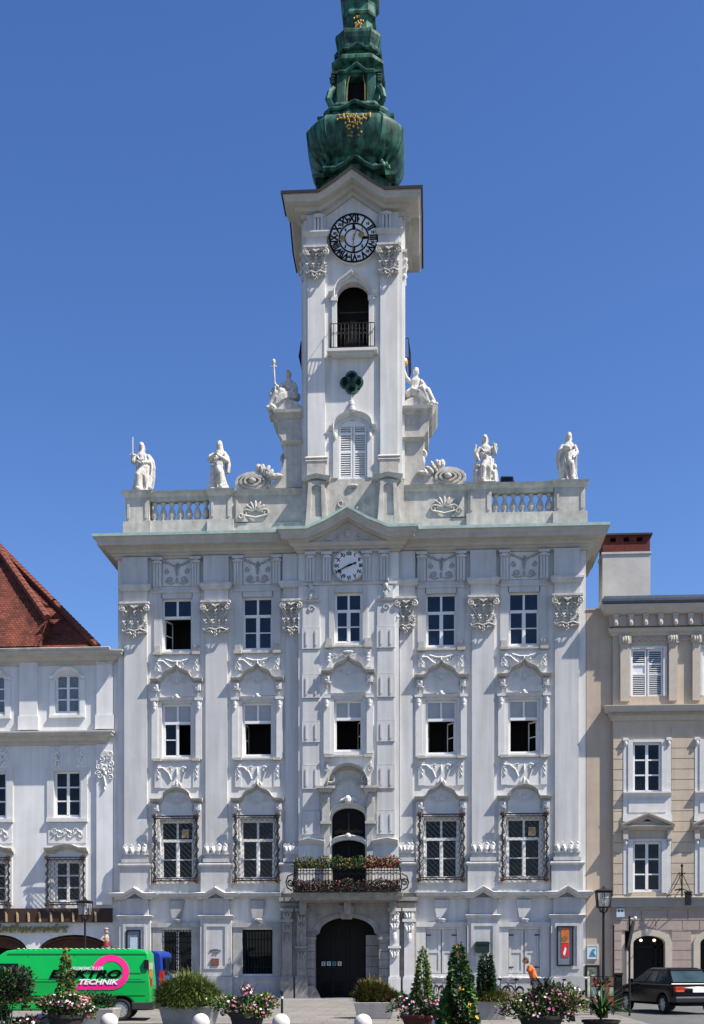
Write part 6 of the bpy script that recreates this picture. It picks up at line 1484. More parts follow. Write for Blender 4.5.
# balcony flower troughs (stand on / hang from the balcony)
def trough(x0,x1,y,z,label,seed,leaves,fl,fd=.03):
    t=thing('flower_trough',label,'flower box',((x0+x1)/2,y,z),0,'flower boxes on the balcony'); w=(x1-x0)/2-.02; g=G(); g.box(-w,w,-.11,.11,0,.18); mesh_obj('box',g,POTD,t)
    rr=random.Random(seed); g=G(); fg=G()
    for i in range(int(900*w)):
        u=rr.uniform(-w,w); b=Vector((u,rr.uniform(-.14,.14),.15+.26*rr.random()**1.4*(1+.3*math.sin(u*7+seed)))); 
        if rr.random()<.25: b=Vector((u,-.16,.16-.25*rr.random()))
        g.cur=int((math.sin(u*5+seed)+1)*.5*len(leaves)*.99) if rr.random()<.5 else rr.randrange(len(leaves))
        leaf(g,b,Vector((rr.uniform(-1,1),rr.uniform(-1,.4),rr.uniform(-.3,1))),.10,.06,rr)
        if rr.random()<fd: fg.cur=rr.randrange(len(fl)); flower(fg,b+Vector((0,-.05,.06)),Vector((rr.uniform(-.5,.5),-1,.6)),.03,rr)
    f=mesh_obj('foliage',g,leaves,t,False); mesh_obj('blossoms',fg,fl,f,False); return t
zt_=5.56; xs=[bx0-.02+(bx1-bx0+.04)*k/3 for k in range(4)]
trough(xs[0],xs[1],by0-.02,zt_,'green and yellow leafed box on the balcony rail, farthest from the red one',41,[L5,L2,L5],[FR,FO])
trough(xs[1],xs[2],by0-.02,zt_,'mostly green flower box on the balcony rail before the open balcony door',42,[L5,L2,L2],[FR,FO])
trough(xs[2],xs[3],by0-.02,zt_,'flower box full of red geraniums on the balcony rail',43,[L6,L1,L6],[FR,FR,FO],.14)
for k,l in enumerate(('dark red flower box at the balcony rail foot, below the green and yellow box','dark red flower box at the balcony rail foot, below the balcony door','dark red flower box at the balcony rail foot, below the red geraniums')):
    trough(xs[k],xs[k+1],by0-.2,4.6,l,44+k,[L4,L2,L4,L7],[FR,FM],.035)
# ================================================================ STREET FURNITURE
def lamp(u,dist,label,first=None):
    x,y=at(u,dist)
    if first: t=copy_tree(first); t.location=(x,y,0); t['label']=label; return t
    t=thing('street_lamp',label,'street lamp',(x,y,0),0,'lantern street lamps')
    g=G(); g.lathe(0,0,[(.13,0),(.13,.1),(.09,.2),(.09,.8),(.05,.9),(.04,1.6),(.035,3.0),(.07,3.02),(.05,3.08),(.04,3.14)],12); p=mesh_obj('pole',g,IRON,t)
    g=G(); 
    for k in range(4):
        a=PI/4+PI/2*k; g.tube([(.03*math.cos(a),.03*math.sin(a),3.0),(.13*math.cos(a),.13*math.sin(a),3.05),(.16*math.cos(a),.16*math.sin(a),3.18)],.014,5)
        g.rod((.235*math.cos(a),.235*math.sin(a),3.16),(.29*math.cos(a),.29*math.sin(a),3.62),.016,4)
    for r,z in ((.235,3.17),(.29,3.6),(.31,3.63)):
        q=[(r*math.cos(PI/4+PI/2*k),r*math.sin(PI/4+PI/2*k),z) for k in range(5)]; g.tube(q,.02,4)
    for k in range(4):
        a=PI/2*k; g.rod((.165*math.cos(a),.165*math.sin(a),3.17),(.2*math.cos(a),.19*math.sin(a),3.6),.01,4)
    g.lathe(0,0,[(.32,3.62),(.24,3.67),(.08,3.69),(.06,3.73),(.03,3.75),(.01,3.79)],4,PI/4); l=mesh_obj('lantern',g,IRON,t)
    g=G(); g.lathe(0,0,[(.22,3.18),(.275,3.59)],4,PI/4); gm=bpy.data.materials.get('lamp_glass') or M('lamp_glass',(.8,.82,.8),.1,.02)
    b=gm.node_tree.nodes['Principled BSDF']; b.inputs['Alpha'].default_value=.16; mesh_obj('lantern_glass',g,gm,l)
    g=G(); g.ell((0,0,3.34),(.05,.05,.09),8,6); mesh_obj('bulb',g,FRAME,l); return t
l0=lamp(603.5,35.2,'black lantern street lamp beside the postcard rack, before the beige house')
lamp(85,40.4,'black lantern street lamp rising behind the green van',l0)
GALV=M('galvanised_steel',(.22,.22,.22),.4,.15,5,metal=.7)
x,y=at(629.5,36.6); t=thing('sign_post','grey sign post with dark panels seen edge on, beside the parked dark car','sign post',(x,y,0)); g=G(); g.lathe(0,0,[(.032,0),(.032,2.95),(.02,2.98)],10); mesh_obj('pole',g,IRON,t)
def tilted(g,cx,cz,w,h,d,tilt,ang):
    c,s=math.cos(ang),math.sin(ang); vs=[]
    for dz in (-h/2,h/2):
        for a,b in ((-w/2,-d/2),(w/2,-d/2),(w/2,d/2),(-w/2,d/2)): vs.append((cx+a*c-b*s+tilt*dz,a*s+b*c,cz+dz))
    g.add(vs,[(0,3,2,1),(4,5,6,7),(0,1,5,4),(1,2,6,5),(2,3,7,6),(3,0,4,7)])
g=G(); tilted(g,.04,2.42,.62,.78,.03,.2,R(74)); mesh_obj('sign_panel',g,IRON,t)
g=G(); tilted(g,-.06,2.22,.5,.6,.03,.0,R(66)); mesh_obj('sign_panel',g,LEAD,t); g=G(); g.ell((.17,0,2.9),(.05,.05,.05),8,6); g.rod((0,0,2.88),(.17,0,2.9),.012,4); mesh_obj('knob',g,FRAME,t)
x,y=at(613.5,39); t=thing('thin_pole','thin dark pole standing between the lantern lamp and the sign post','pole',(x,y,0)); g=G(); g.lathe(0,0,[(.06,0),(.06,.05),(.028,.07),(.026,2.72),(.05,2.74),(.01,2.8)],8); mesh_obj('shaft',g,IRON,t)
x,y=at(618,38.5); t=thing('litter_bin','narrow black litter bin right of the thin pole','bin',(x,y,0)); g=G(); g.box(-.12,.12,-.12,.12,.06,1.2); o=mesh_obj('body',g,BLACK,t); bevel(o,.02); g=G(); g.box(-.14,.14,-.14,.14,1.2,1.26); g.box(-.08,.08,-.125,-.12,1.0,1.12); mesh_obj('lid',g,IRON,t)
# postcard rack
x,y=at(602,37.2); t=thing('postcard_rack','low rack of colourful cards in front of the lantern lamp','rack',(x,y,0)); g=G(); W=.32
for a in (-W,W):
    for b in (-.15,.15): g.rod((a,b,0),(a,b,1.18),.016,5)
for z in (.25,.55,.86,1.16): 
    for b in (-.15,.15): g.rod((-W,b,z),(W,b,z),.012,4)
fr=mesh_obj('frame',g,IRON,t); cols=[('white',(.55,.55,.53)),('red',(.45,.04,.03)),('blue',(.06,.15,.38)),('brown',(.2,.1,.05)),('pale_green',(.3,.4,.3))]; rr=random.Random(8)
cm=[M(n+'_card',c,.5,.15,8) for n,c in cols]
for r_ in range(3):
    for k in range(5): g=G(); a=-W+.02+.125*k; g.box(a,a+.115,-.17,-.155,.28+.3*r_,.28+.3*r_+.26); mesh_obj('card',g,cm[rr.randrange(5)],t)
# floodlight on the balustrade
x,z=P(507,482,.9); t=thing('floodlight','black floodlight standing on the balustrade rail beside the woman with children statue','floodlight',(x,.75,22.22),world=False)
g=G(); tilted(g,0,.2,.52,.32,.26,-.15,.1); mesh_obj('housing',g,BLACK,t); g=G(); g.tube([(-.3,0,.2),(-.3,0,.02),(.3,0,.02),(.3,0,.2)],.02,5); mesh_obj('bracket',g,IRON,t); g=G(); g.box(-.2,.2,-.17,-.15,.1,.3); mesh_obj('front_glass',g,GLASS,t)
# ================================================================ WHEELS
TYRE=M('tyre_rubber',(.018,.018,.018),.85,.2,20); RIMM=M('silver_rim',(.55,.56,.57),.35,.08,6,metal=.6)
def wheel(parent,x,y,r,w,side,spokes=9,rimr=.64):
    """axis along y in parent space; side=-1 outer face at -y"""
    g=G(); g.smooth=True; n=24; pr=[(r*.66,-w/2),(r*.9,-w/2),(r*.98,-w*.36),(r,-w*.2),(r,w*.2),(r*.98,w*.36),(r*.9,w/2),(r*.66,w/2)]
    vs=[(x+a*math.cos(2*PI*q/n),y+b,r+a*math.sin(2*PI*q/n)) for a,b in pr for q in range(n)]; k=len(pr)
    g.add(vs,[(i*n+q,i*n+(q+1)%n,((i+1)%k)*n+(q+1)%n,((i+1)%k)*n+q) for i in range(k) for q in range(n)])
    wh=mesh_obj('wheel',g,TYRE,parent); g=G(); f=y+side*w*.42; b=y+side*w*.2
    rr_=r*.67; lo,hi=sorted((f,b)); ring(g,x,r,rr_*.86,rr_,lo,hi,24); g.prism(disc(x,r,rr_*.28,14),lo,hi)
    for q in range(spokes):
        a=2*PI*q/spokes; c,s=math.cos(a),math.sin(a); g.prism([(x+c*p-s*e,r+s*p+c*e) for p,e in ((rr_*.25,.028),(rr_*.88,.04),(rr_*.88,-.04),(rr_*.25,-.028))],lo+.006,hi-.006)
    mesh_obj('rim',g,RIMM,wh); g=G(); g.prism(disc(x,r,rr_*.86,20),min(y,b),max(y,b)-.0); mesh_obj('brake_disc',g,BLACK,wh); return wh
# ================================================================ GREEN VAN (local: length along x, front at -x, near side -y)
GREEN=M('green_car_paint',(.0,.36,.06),.35,.06,1.2,spec=.3); GREEN.node_tree.nodes['Principled BSDF'].inputs['Coat Weight'].default_value=.25
xr,yv=at(150.0,32.6); VL=5.3
van=thing('delivery_van','bright green delivery van with a pink ring logo and ELEKTRO TECHNIK lettering','van',(xr-VL/2*math.cos(R(8))-.92*math.sin(R(8)),yv+.92*math.cos(R(8))-VL/2*math.sin(R(8)),0),R(8))
H2=VL/2; rwx=H2-.80; fwx=-H2+.98; wr=.315
def archpts(cx,r): return [(cx+r*math.cos(PI*k/10),.30+r*math.sin(PI*k/10)) for k in range(11)]
lower=[(H2-.02,.36),(H2,.5),(H2+.02,1.0)]
body=[(-H2+.05,.32),(-H2,.5),(-H2+.02,.8),(-H2+.18,.98),(-H2+.62,1.12),(-H2+1.30,1.80),(-H2+1.46,1.90),(-H2+1.75,1.945),(0,1.965),(H2-.35,1.955),(H2-.13,1.92),(H2-.05,1.84),(H2+.0,1.1),(H2+.03,.62),(H2+.02,.34)]
under=archpts(rwx,.40)+archpts(fwx,.40)
poly=body+under
# body built as slices with tumblehome above the waist
def vslice(z): return .92 if z<1.05 else .92-.13*((z-1.05)/.92)**1.3
g=G(); n=len(poly)
ys=[-1,-.97,-.8,0,.8,.97,1]; shrink=[.03,.0,0,0,0,.0,.03]
vs=[]
cxm,czm=0,1.0
vs=[(px,-vslice(pz),pz) for px,pz in poly]+[(px,vslice(pz),pz) for px,pz in poly]
g.add(vs,[tuple(range(n)),tuple(range(2*n-1,n-1,-1))]+[(i,n+i,n+(i+1)%n,(i+1)%n) for i in range(n)])
bo=mesh_obj('body',g,GREEN,van); 
# triangulate sides finely for the tumblehome, then round the edges
bm=bmesh.new(); bm.from_mesh(bo.data)
for zc in (1.05,1.3,1.55,1.75): bmesh.ops.bisect_plane(bm,geom=bm.verts[:]+bm.edges[:]+bm.faces[:],plane_co=(0,0,zc),plane_no=(0,0,1))
for v in bm.verts: 
    if abs(v.co.y)>.3: v.co.y=math.copysign(vslice(v.co.z),v.co.y)
bm.to_mesh(bo.data); bm.free(); bevel(bo,.05,3,40)
def sidey(z,off=.0): return -vslice(z)-off
def sidepoly(pts,d=.006):   # thin panel following the side of the body
    return [(a,sidey(b,d),b) for a,b in pts]
def panel(name,pts,mat,parent,d=.008):
    g=G(); a=sidepoly(pts,d); b=sidepoly(pts,-.01); n=len(pts); g.add(a+b,[tuple(range(n)),tuple(range(2*n-1,n-1,-1))]+[(i,n+i,n+(i+1)%n,(i+1)%n) for i in range(n)]); return mesh_obj(name,g,mat,parent)
GDK=M('dark_green_seam',(.006,.12,.03),.5,.1,3)
for k,pts in enumerate(([(-.62,.5),(-.605,.5),(-.605,1.8),(-.62,1.8)],[(.62,.62),(.632,.62),(.632,1.8),(.62,1.8)],[(H2-.1,.5),(H2-.088,.5),(H2-.12,1.8),(H2-.132,1.8)])): panel('panel_gap',pts,GDK,van)
for z0 in (.70,1.08,1.80): 
    x0,x1=-H2+1.5,H2-.12; panel('body_crease',[(x0,z0),(x1,z0),(x1,z0+.03),(x0,z0+.03)],GREEN if z0<1.5 else GDK,van,.014)
panel('recess_panel',[(-.5,1.14),(.5,1.14),(.5,1.74),(-.5,1.74)],GREEN,van,.007)
panel('recess_panel',[(.72,1.14),(H2-.22,1.14),(H2-.26,1.74),(.72,1.74)],GREEN,van,.007)
panel('side_window',[(-1.75,1.13),(-.86,1.13),(-.86,1.56),(-1.38,1.56)],GLASS,van)
for hx_,hz_ in ((-.82,1.02),(.50,1.02)): panel('door_handle',[(hx_,hz_),(hx_+.16,hz_),(hx_+.16,hz_+.045),(hx_,hz_+.045)],BLACK,van,.03)
panel('sliding_rail',[(.66,1.28),(H2-.25,1.28),(H2-.25,1.31),(.66,1.31)],GDK,van,.012)
panel('side_rubbing_strip',[(-H2+1.5,.56),(rwx-.5,.56),(rwx-.5,.63),(-H2+1.5,.63)],M('strip_plastic',(.02,.022,.022),.6,.1,5),van,.02)
g=G(); 
for k in range(22): g.box(-H2+1.75+.14*k,-H2+1.75+.14*k+.05,-.80,-.74,1.952,1.972)
mesh_obj('roof_gutter',g,FRAME,van)  # white dashes paint the highlights along the gutter
g=G(); q=[(-H2+.66,1.15),(-H2+1.27,1.78)]; g.add([(q[0][0]-.03,-.8,q[0][1]+.02),(q[1][0]-.03,-.7,q[1][1]+.02),(q[1][0]-.03,.7,q[1][1]+.02),(q[0][0]-.03,.8,q[0][1]+.02)],[(0,1,2,3)]); mesh_obj('windscreen',g,GLASS,van)
g=G(); g.box(H2-.5,H2+.09,-.93,.93,.3,.52); g.box(-H2-.06,-H2+.5,-.93,.93,.28,.5); o=mesh_obj('bumper',g,M('grey_plastic',(.03,.032,.033),.6,.1,5),van); bevel(o,.03)
for z0,c in ((.95,(.5,.03,.02)),(1.2,(.6,.25,.06)),(1.38,(.62,.55,.45))): g=G(); g.box(H2-.03,H2+.055,-.90,-.74,z0,z0+.2); mesh_obj('tail_light',g,M('lamp_%d'%int(z0*100),c,.25,.1,9),van)
g=G(); g.box(H2-.16,H2-.04,-.945,-.85,1.42,1.66); mesh_obj('door_hinge',g,BLACK,van)
g=G(); g.box(-H2+.1,H2-.1,-.6,.6,.28,.36); mesh_obj('underbody',g,BLACK,van)
for wx in (rwx,fwx):
    for s in (-1,1): wheel(van,wx,s*.80,wr,.2,s,11)
    g=G(); g.prism([(wx+.41*math.cos(PI*k/10),.30+.41*math.sin(PI*k/10)) for k in range(11)],-.7,.7); mesh_obj('wheel_well',g,BLACK,van)
# logo and lettering on the near side
PINK2=M('pink_logo',(.75,.02,.22),.4,.05,5)
def onside(px,pz): return px-(xr-VL/2),pz
ox,oz=P(111.5,976,yv)[0]-(xr-VL/2),P(111.5,971.5,yv)[1]
pts=[]; N=30
ro=[]; ri=[]
for k in range(N+1):
    a=R(168)-R(168+90)*k/N; ro.append((ox+.50*math.cos(a),oz-.02+.47*math.sin(a))); ri.append((ox+.02+.31*math.cos(a),oz-.01+.29*math.sin(a)))
rings=ro+[(ox-.86,oz-.49),(ox-.74,oz-.30)]+ri[::-1]
g=G(); 
for k in range(N):
    quad=[ro[k],ro[k+1],ri[k+1],ri[k]]; a=sidepoly(quad,.016); b=sidepoly(quad,-.005); g.add(a+b,[(0,1,2,3),(7,6,5,4)]+[(i,4+i,4+(i+1)%4,(i+1)%4) for i in range(4)])
quad=[ro[N],(ox-.95,oz-.49),(ox-.83,oz-.295),ri[N]]; a=sidepoly(quad,.016); b=sidepoly(quad,-.005); g.add(a+b,[(0,1,2,3),(7,6,5,4)]+[(i,4+i,4+(i+1)%4,(i+1)%4) for i in range(4)])
lg=mesh_obj('logo_ring',g,PINK2,van)
def sidetext(name,txt,size,mat,px,pz,sx,shear,bold,d):
    o=text_obj(name,txt,size,mat,van,(px,sidey(pz,d),pz),(PI/2,0,0),.004,shear,bold,'CENTER',sx)
    for v in o.data.vertices: v.co.y+=sidey(v.co.z,d)-sidey(pz,d)
    return o
uv=lambda u,v:(P(u,v,yv)[0]-(xr-VL/2),P(u,v,yv)[1])
INK=M('lettering_black',(.003,.003,.003),.95,.1,6,spec=.02); a=uv(86.3,974.3); sidetext('lettering','ELEKTRO',.30,INK,a[0],a[1],1.5,.3,.012,.03)
a=uv(99,982); sidetext('lettering','TECHNIK',.19,FRAME,a[0],a[1],1.30,.3,.007,.03)
a=uv(88,968.6); sidetext('lettering','KREMSMÜLLER',.125,M('silver_letter',(.50,.58,.54),.4,.1,6),a[0],a[1],1.1,.3,.003,.03)
# ================================================================ BLUE VAN, mostly hidden behind the green one (front at -x)
BLUE=M('blue_car_paint',(.008,.035,.24),.4,.1,2,spec=.3); DBL=M('dark_blue_panel',(.004,.016,.12),.3,.2,3)
bxr,byv=at(162.5,41.0); BL=4.5; bh=BL/2
bv=thing('blue_van','blue van almost hidden behind the green delivery van, only its upper rear showing','van',(bxr-bh,byv+.9,0))
bp=[(-bh+.04,.34),(-bh,.6),(-bh+.2,.98),(-bh+.75,1.12),(-bh+1.4,1.85),(-bh+1.65,1.95),(0,1.99),(bh-.3,1.98),(bh-.1,1.93),(bh-.05,1.8),(bh,1.0),(bh+.02,.5),(bh,.34)]
ap2=lambda c:[(c+.37*math.cos(PI*k/8),.3+.37*math.sin(PI*k/8)) for k in range(9)]
g=G(); g.prism(bp+ap2(bh-.75)+ap2(-bh+.95),-.88,.88); o=mesh_obj('body',g,BLUE,bv); bevel(o,.06,3,40)
for x0,x1 in ((bh-1.15,bh-.22),(bh-2.3,bh-1.3)):
    g=G(); g.box(x0,x1,-.90,-.87,1.2,1.74); o=mesh_obj('side_window',g,DBL,bv); bevel(o,.02)
g=G(); g.box(-bh+1.15,-bh+1.95,-.895,-.87,1.2,1.7); mesh_obj('side_window',g,GLASS,bv)
g=G(); g.box(bh-.12,bh+.03,-.9,-.72,.8,1.3); mesh_obj('tail_light',g,M('red_glass',(.4,.02,.015),.25,.2,9),bv)
g=G(); g.box(bh-.3,bh+.09,-.9,.9,.34,.54); o=mesh_obj('bumper',g,BLACK,bv); bevel(o,.03)
g=G(); g.box(bh-.02,bh+.03,-.7,.7,1.2,1.75); mesh_obj('rear_window',g,GLASS,bv)
for wx in (bh-.75,-bh+.95):
    for s in (-1,1): wheel(bv,wx,s*.77,.31,.2,s,7)
    g=G(); g.prism([(wx+.38*math.cos(PI*k/8),.3+.38*math.sin(PI*k/8)) for k in range(9)],-.68,.68); mesh_obj('wheel_well',g,BLACK,bv)
# ================================================================ DARK CAR (local: front at +x)
CARP=M('dark_car_paint',(.002,.002,.004),.18,.1,2,spec=.14); CARP.node_tree.nodes['Principled BSDF'].inputs['Coat Weight'].default_value=.05
cxr,cyr=at(680,38.6)
heading=R(90+17)
car=thing('parked_car','dark saloon car with red rear lamps parked before the shop arch of the beige house','car',(0,0,0),heading)
CL=4.15; hl=CL/2
bodyp=[(-hl+.04,.35),(-hl-.02,.5),(-hl-.01,.70),(-hl+.04,.84),(-hl+.12,.90),(-hl+.4,.925),(-.2,.94),(.75,.95),(1.0,.93),(hl-.5,.85),(hl-.2,.75),(hl-.04,.62),(hl,.48),(hl-.03,.3)]
wx0,wx1=-hl+.78,hl-.86
ap=lambda c:[(c+.34*math.cos(PI*k/8),.28+.34*math.sin(PI*k/8)) for k in range(9)]
poly=bodyp+ap(wx1)+ap(wx0)
g=G(); g.prism(poly,-.85,.85); bo=mesh_obj('body',g,CARP,car); bevel(bo,.09,4,40)
for p_ in bo.data.polygons: p_.use_smooth=True
base=[(-hl+.10,.94),(1.02,.94)]; topz=1.43
def cab(xb0,xb1,xt0,xt1,wb,wt,z0,z1): return [(xb0,-wb,z0),(xb1,-wb,z0),(xb1,wb,z0),(xb0,wb,z0),(xt0,-wt,z1),(xt1,-wt,z1),(xt1,wt,z1),(xt0,wt,z1)]
BF=[(0,3,2,1),(4,5,6,7),(0,1,5,4),(1,2,6,5),(2,3,7,6),(3,0,4,7)]
g=G(); g.add(cab(-hl+.34,1.02,-hl+.92,.16,.79,.58,.92,1.37),BF); cbn=mesh_obj('cabin',g,CARP,car); bevel(cbn,.03,2)
g=G(); g.add(cab(-hl+.82,.26,-hl+1.05,.06,.62,.5,1.345,1.425),BF); r_=mesh_obj('roof',g,CARP,car); bevel(r_,.06,4)
def lerp3(a,b,t): return tuple(a[i]+(b[i]-a[i])*t for i in range(3))
cv=cab(-hl+.34,1.02,-hl+.92,.16,.79,.58,.92,1.37)
def quadglass(name,i,j,k,l,u0,u1,v0,v1,out,mat=GLASS):
    a,b,c,d=cv[i],cv[j],cv[k],cv[l]
    f=lambda u,v: lerp3(lerp3(a,b,u),lerp3(d,c,u),v)
    q=[f(u0,v0),f(u1,v0),f(u1,v1),f(u0,v1)]; n=(Vector(q[1])-Vector(q[0])).cross(Vector(q[3])-Vector(q[0])).normalized()*out
    g=G(); g.add([tuple(Vector(p)+n) for p in q]+[tuple(Vector(p)-n*2) for p in q],BF); return mesh_obj(name,g,mat,car)
CGL=M('car_glass',(.03,.05,.055),.06,.4,1.5,spec=.6)
quadglass('rear_window',3,0,4,7,.06,.94,.12,.88,.008,CGL); quadglass('windscreen',1,2,6,5,.05,.95,.08,.92,.008,CGL)
for (i,j,k,l) in ((0,1,5,4),(2,3,7,6)):
    for u0,u1 in ((.08,.34),(.38,.62),(.66,.93)): 
        if i==2: u0,u1=1-u1,1-u0
        quadglass('side_window',i,j,k,l,u0,u1,.14,.86,.008,CGL)
LR=M('red_lamp',(.35,.02,.012),.2,.3,9); LO=M('orange_lamp',(.5,.13,.02),.2,.2,9)
for s in (-1,1):
    g=G(); l,r=sorted((s*.52,s*.84)); g.box(-hl-.035,-hl+.14,l,r,.68,.85); o=mesh_obj('tail_light',g,LR,car); bevel(o,.02)
    g=G(); l,r=sorted((s*.56,s*.8)); g.box(-hl-.04,-hl-.03,l,r,.70,.745); mesh_obj('reversing_lamp',g,LO,o)
    g=G(); l,r=sorted((s*.8,s*.87)); g.box(.95,1.13,l,r,.66,.74); mesh_obj('side_lamp',g,LO,car)
    g=G(); l,r=sorted((s*.86,s*1.0)); g.box(.62,.74,l,r,.93,1.07); o=mesh_obj('wing_mirror',g,CARP,car); bevel(o,.02)
g=G(); g.box(-hl-.05,-hl+.0,-.26,.26,.68,.79); pl_=mesh_obj('number_plate',g,FRAME,car)
g=G(); g.box(-hl-.09,-hl+.2,-.86,.86,.36,.56); o=mesh_obj('bumper',g,M('dark_bumper',(.016,.017,.022),.45,.1,5),car); bevel(o,.04); g=G(); g.box(-hl-.095,-hl-.085,-.84,.84,.50,.53); mesh_obj('bumper_strip',g,M('grey_strip',(.12,.12,.15),.4,.1,5),o)
for wx in (wx0,wx1):
    for s in (-1,1): wheel(car,wx,s*.76,.295,.18,s,7)
    g=G(); g.prism([(wx+.35*math.cos(PI*k/8),.28+.35*math.sin(PI*k/8)) for k in range(9)],-.66,.66); mesh_obj('wheel_well',g,BLACK,car)
g=G(); g.box(-hl+.1,hl-.1,-.6,.6,.26,.34); mesh_obj('underbody',g,BLACK,car)
# rear bumper centre sits on u=701 at 38.0 m from the camera
rcx,rcy=at(700,37.6); car.location=(rcx+math.cos(heading)*hl,rcy+math.sin(heading)*hl,0)
# ================================================================ BICYCLES
def bike_parts(label,col,loc,rz):
    t=thing('bicycle',label,'bicycle',loc,rz,'bicycles parked along the town hall'); pm=M('bicycle_paint',col,.35,.1,5)
    for wx in (-.52,.52):
        g=G(); pts=[(wx+.33*math.cos(2*PI*k/24),0,.34+.33*math.sin(2*PI*k/24)) for k in range(25)]; g.tube(pts,.02,6); w=mesh_obj('wheel',g,TYRE,t)
        g=G(); pts=[(wx+.305*math.cos(2*PI*k/24),0,.34+.305*math.sin(2*PI*k/24)) for k in range(25)]; g.tube(pts,.012,5)
        for k in range(14): a=2*PI*k/14; g.rod((wx,.02*(-1)**k,.34),(wx+.3*math.cos(a),0,.34+.3*math.sin(a)),.003,3)
        g.tube([(wx,-.05,.34),(wx,.05,.34)],.025,8); mesh_obj('rim',g,RIMM,w)
    g=G(); BB=(-.06,0,.3); ST=(-.2,0,.78); HT=(.34,0,.82); HB=(.37,0,.7)
    for a,b in ((BB,ST),(BB,HB),(ST,HT),(BB,(-.52,.04,.34)),(ST,(-.52,.04,.34)),(BB,(-.52,-.04,.34)),(ST,(-.52,-.04,.34)),(HT,HB)): g.rod(a,b,.017,6)
    mesh_obj('frame',g,pm,t); g=G()
    for s in (-.05,.05): g.tube([(.36,s,.66),(.42,s,.5),(.52,s,.34)],.013,5)
    mesh_obj('fork',g,pm,t)
    g=G(); g.tube([(.33,0,.8),(.31,0,1.0)],.014,5); g.tube([(.18,-.28,1.0),(.28,-.24,1.03),(.34,0,1.0),(.28,.24,1.03),(.18,.28,1.0)],.013,6); mesh_obj('handlebar',g,RIMM,t)
    g=G(); g.rod(ST,(-.23,0,.93),.013,5); g.ell((-.26,0,.95),(.14,.08,.04),10,6); g.ell((-.12,0,.95),(.1,.03,.025),8,5); mesh_obj('saddle',g,BLACK,t)
    g=G(); g.tube([BB[:1]+(-.05,)+BB[2:],(.05,-.1,.2)],.01,5); g.tube([BB[:1]+(.05,)+BB[2:],(-.17,.1,.4)],.01,5); g.box(.0,.1,-.17,-.08,.185,.21); g.box(-.22,-.12,.08,.17,.385,.41); g.prism(disc(-.06,.3,.09,16),-.035,-.03); mesh_obj('crank',g,RIMM,t)
    for wx,a0,a1 in ((-.52,20,150),(.52,30,150)):
        g=G(); g.tube([(wx+.37*math.cos(R(a)),0,.34+.37*math.sin(R(a))) for a in range(a0,a1,12)],.022,5,flat=1.6); mesh_obj('mudguard',g,pm,t)
    return t
Yb=44.5
for u,d,a,c,l in ((432,46.5,1.25,(.02,.02,.025),'black bicycle parked behind the slim green climber'),(446,45.6,1.9,(.10,.02,.02),'dark red bicycle behind the broad yellow flowered climber'),(503,46.5,1.0,(.03,.04,.09),'dark blue bicycle between the cypress planter and the person in orange'),(513,45.2,2.0,(.02,.02,.02),'black bicycle parked just left of the person in orange'),(548,46,1.1,(.03,.06,.04),'dark green bicycle parked right of the person in orange'),(562,45.4,1.8,(.02,.02,.02),'black bicycle below the orange and red poster case')):
    x,y=at(u,d); bike_parts(l,c,(x,y,.004),a)
# ================================================================ PERSON bending over the bicycles
SKIN=M('skin',(.45,.25,.17),.6,.1,9); ORNG=M('orange_cloth',(.68,.17,.03),.8,.15,9,.2,30); TROU=M('grey_trousers',(.09,.09,.085),.85,.15,9,.2,30); HAIR=M('brown_hair',(.10,.045,.02),.8,.3,25)
def skinned(name,verts,edges,radii,mat,parent,root=0,sub=2):
    me=bpy.data.meshes.new(name); me.from_pydata(verts,edges,[]); o=bpy.data.objects.new(name,me); link(o,parent)
    m=o.modifiers.new('skin','SKIN'); 
    for i,r in enumerate(radii): d=me.skin_vertices[0].data[i]; d.radius=(r,r) if not isinstance(r,tuple) else r; d.use_root=(i==root)
    s=o.modifiers.new('sub','SUBSURF'); s.levels=s.render_levels=sub
    apply_mods(o); o.data.materials.clear(); o.data.materials.append(mat)
    for p in o.data.polygons: p.use_smooth=True
    return o
px_,py_=at(534,46.0)
per=thing('person','person in an orange top and grey trousers bending forward over the parked bicycles','person',(px_,py_,.004),0)
# facing -x, torso bent forward; hips at (0,0,.92)
V=[(0,0,.93),(-.03,0,1.08),(-.09,0,1.25),(-.15,0,1.40),(-.20,0,1.49),(-.25,0,1.56),
   (.02,-.10,.88),(-.02,-.12,.50),(.06,-.12,.09),(-.08,-.13,.05),(.02,.10,.88),(.03,.12,.50),(.14,.12,.09),(.0,.13,.05),
   (-.15,-.19,1.40),(-.24,-.24,1.13),(-.44,-.2,1.0),(-.50,-.19,.97),(-.15,.19,1.40),(-.27,.23,1.14),(-.47,.16,1.03),(-.53,.15,1.0)]
E=[(0,1),(1,2),(2,3),(3,4),(4,5),(0,6),(6,7),(7,8),(8,9),(0,10),(10,11),(11,12),(12,13),(3,14),(14,15),(15,16),(16,17),(3,18),(18,19),(19,20),(20,21)]
RD=[.14,.125,.14,.13,.06,.055,.095,.06,.045,.04,.095,.06,.045,.04,.065,.045,.034,.03,.065,.045,.034,.03]
pb=skinned('body',V,E,RD,SKIN,per)
bm=bmesh.new(); bm.from_mesh(pb.data); bm.to_mesh(pb.data); bm.free()
g=G(); g.smooth=True; hc=(-.32,0,1.645); g.ell(hc,(.10,.08,.125),14,10,Matrix.Rotation(R(-25),3,'Y')); g.ell((-.42,0,1.62),(.03,.018,.025),6,5); g.ell((-.395,0,1.575),(.03,.03,.015),6,4)
for s in (-1,1): g.ell((-.31,s*.083,1.64),(.022,.012,.033),6,5); g.ell((-.402,s*.032,1.655),(.012,.014,.01),6,4)
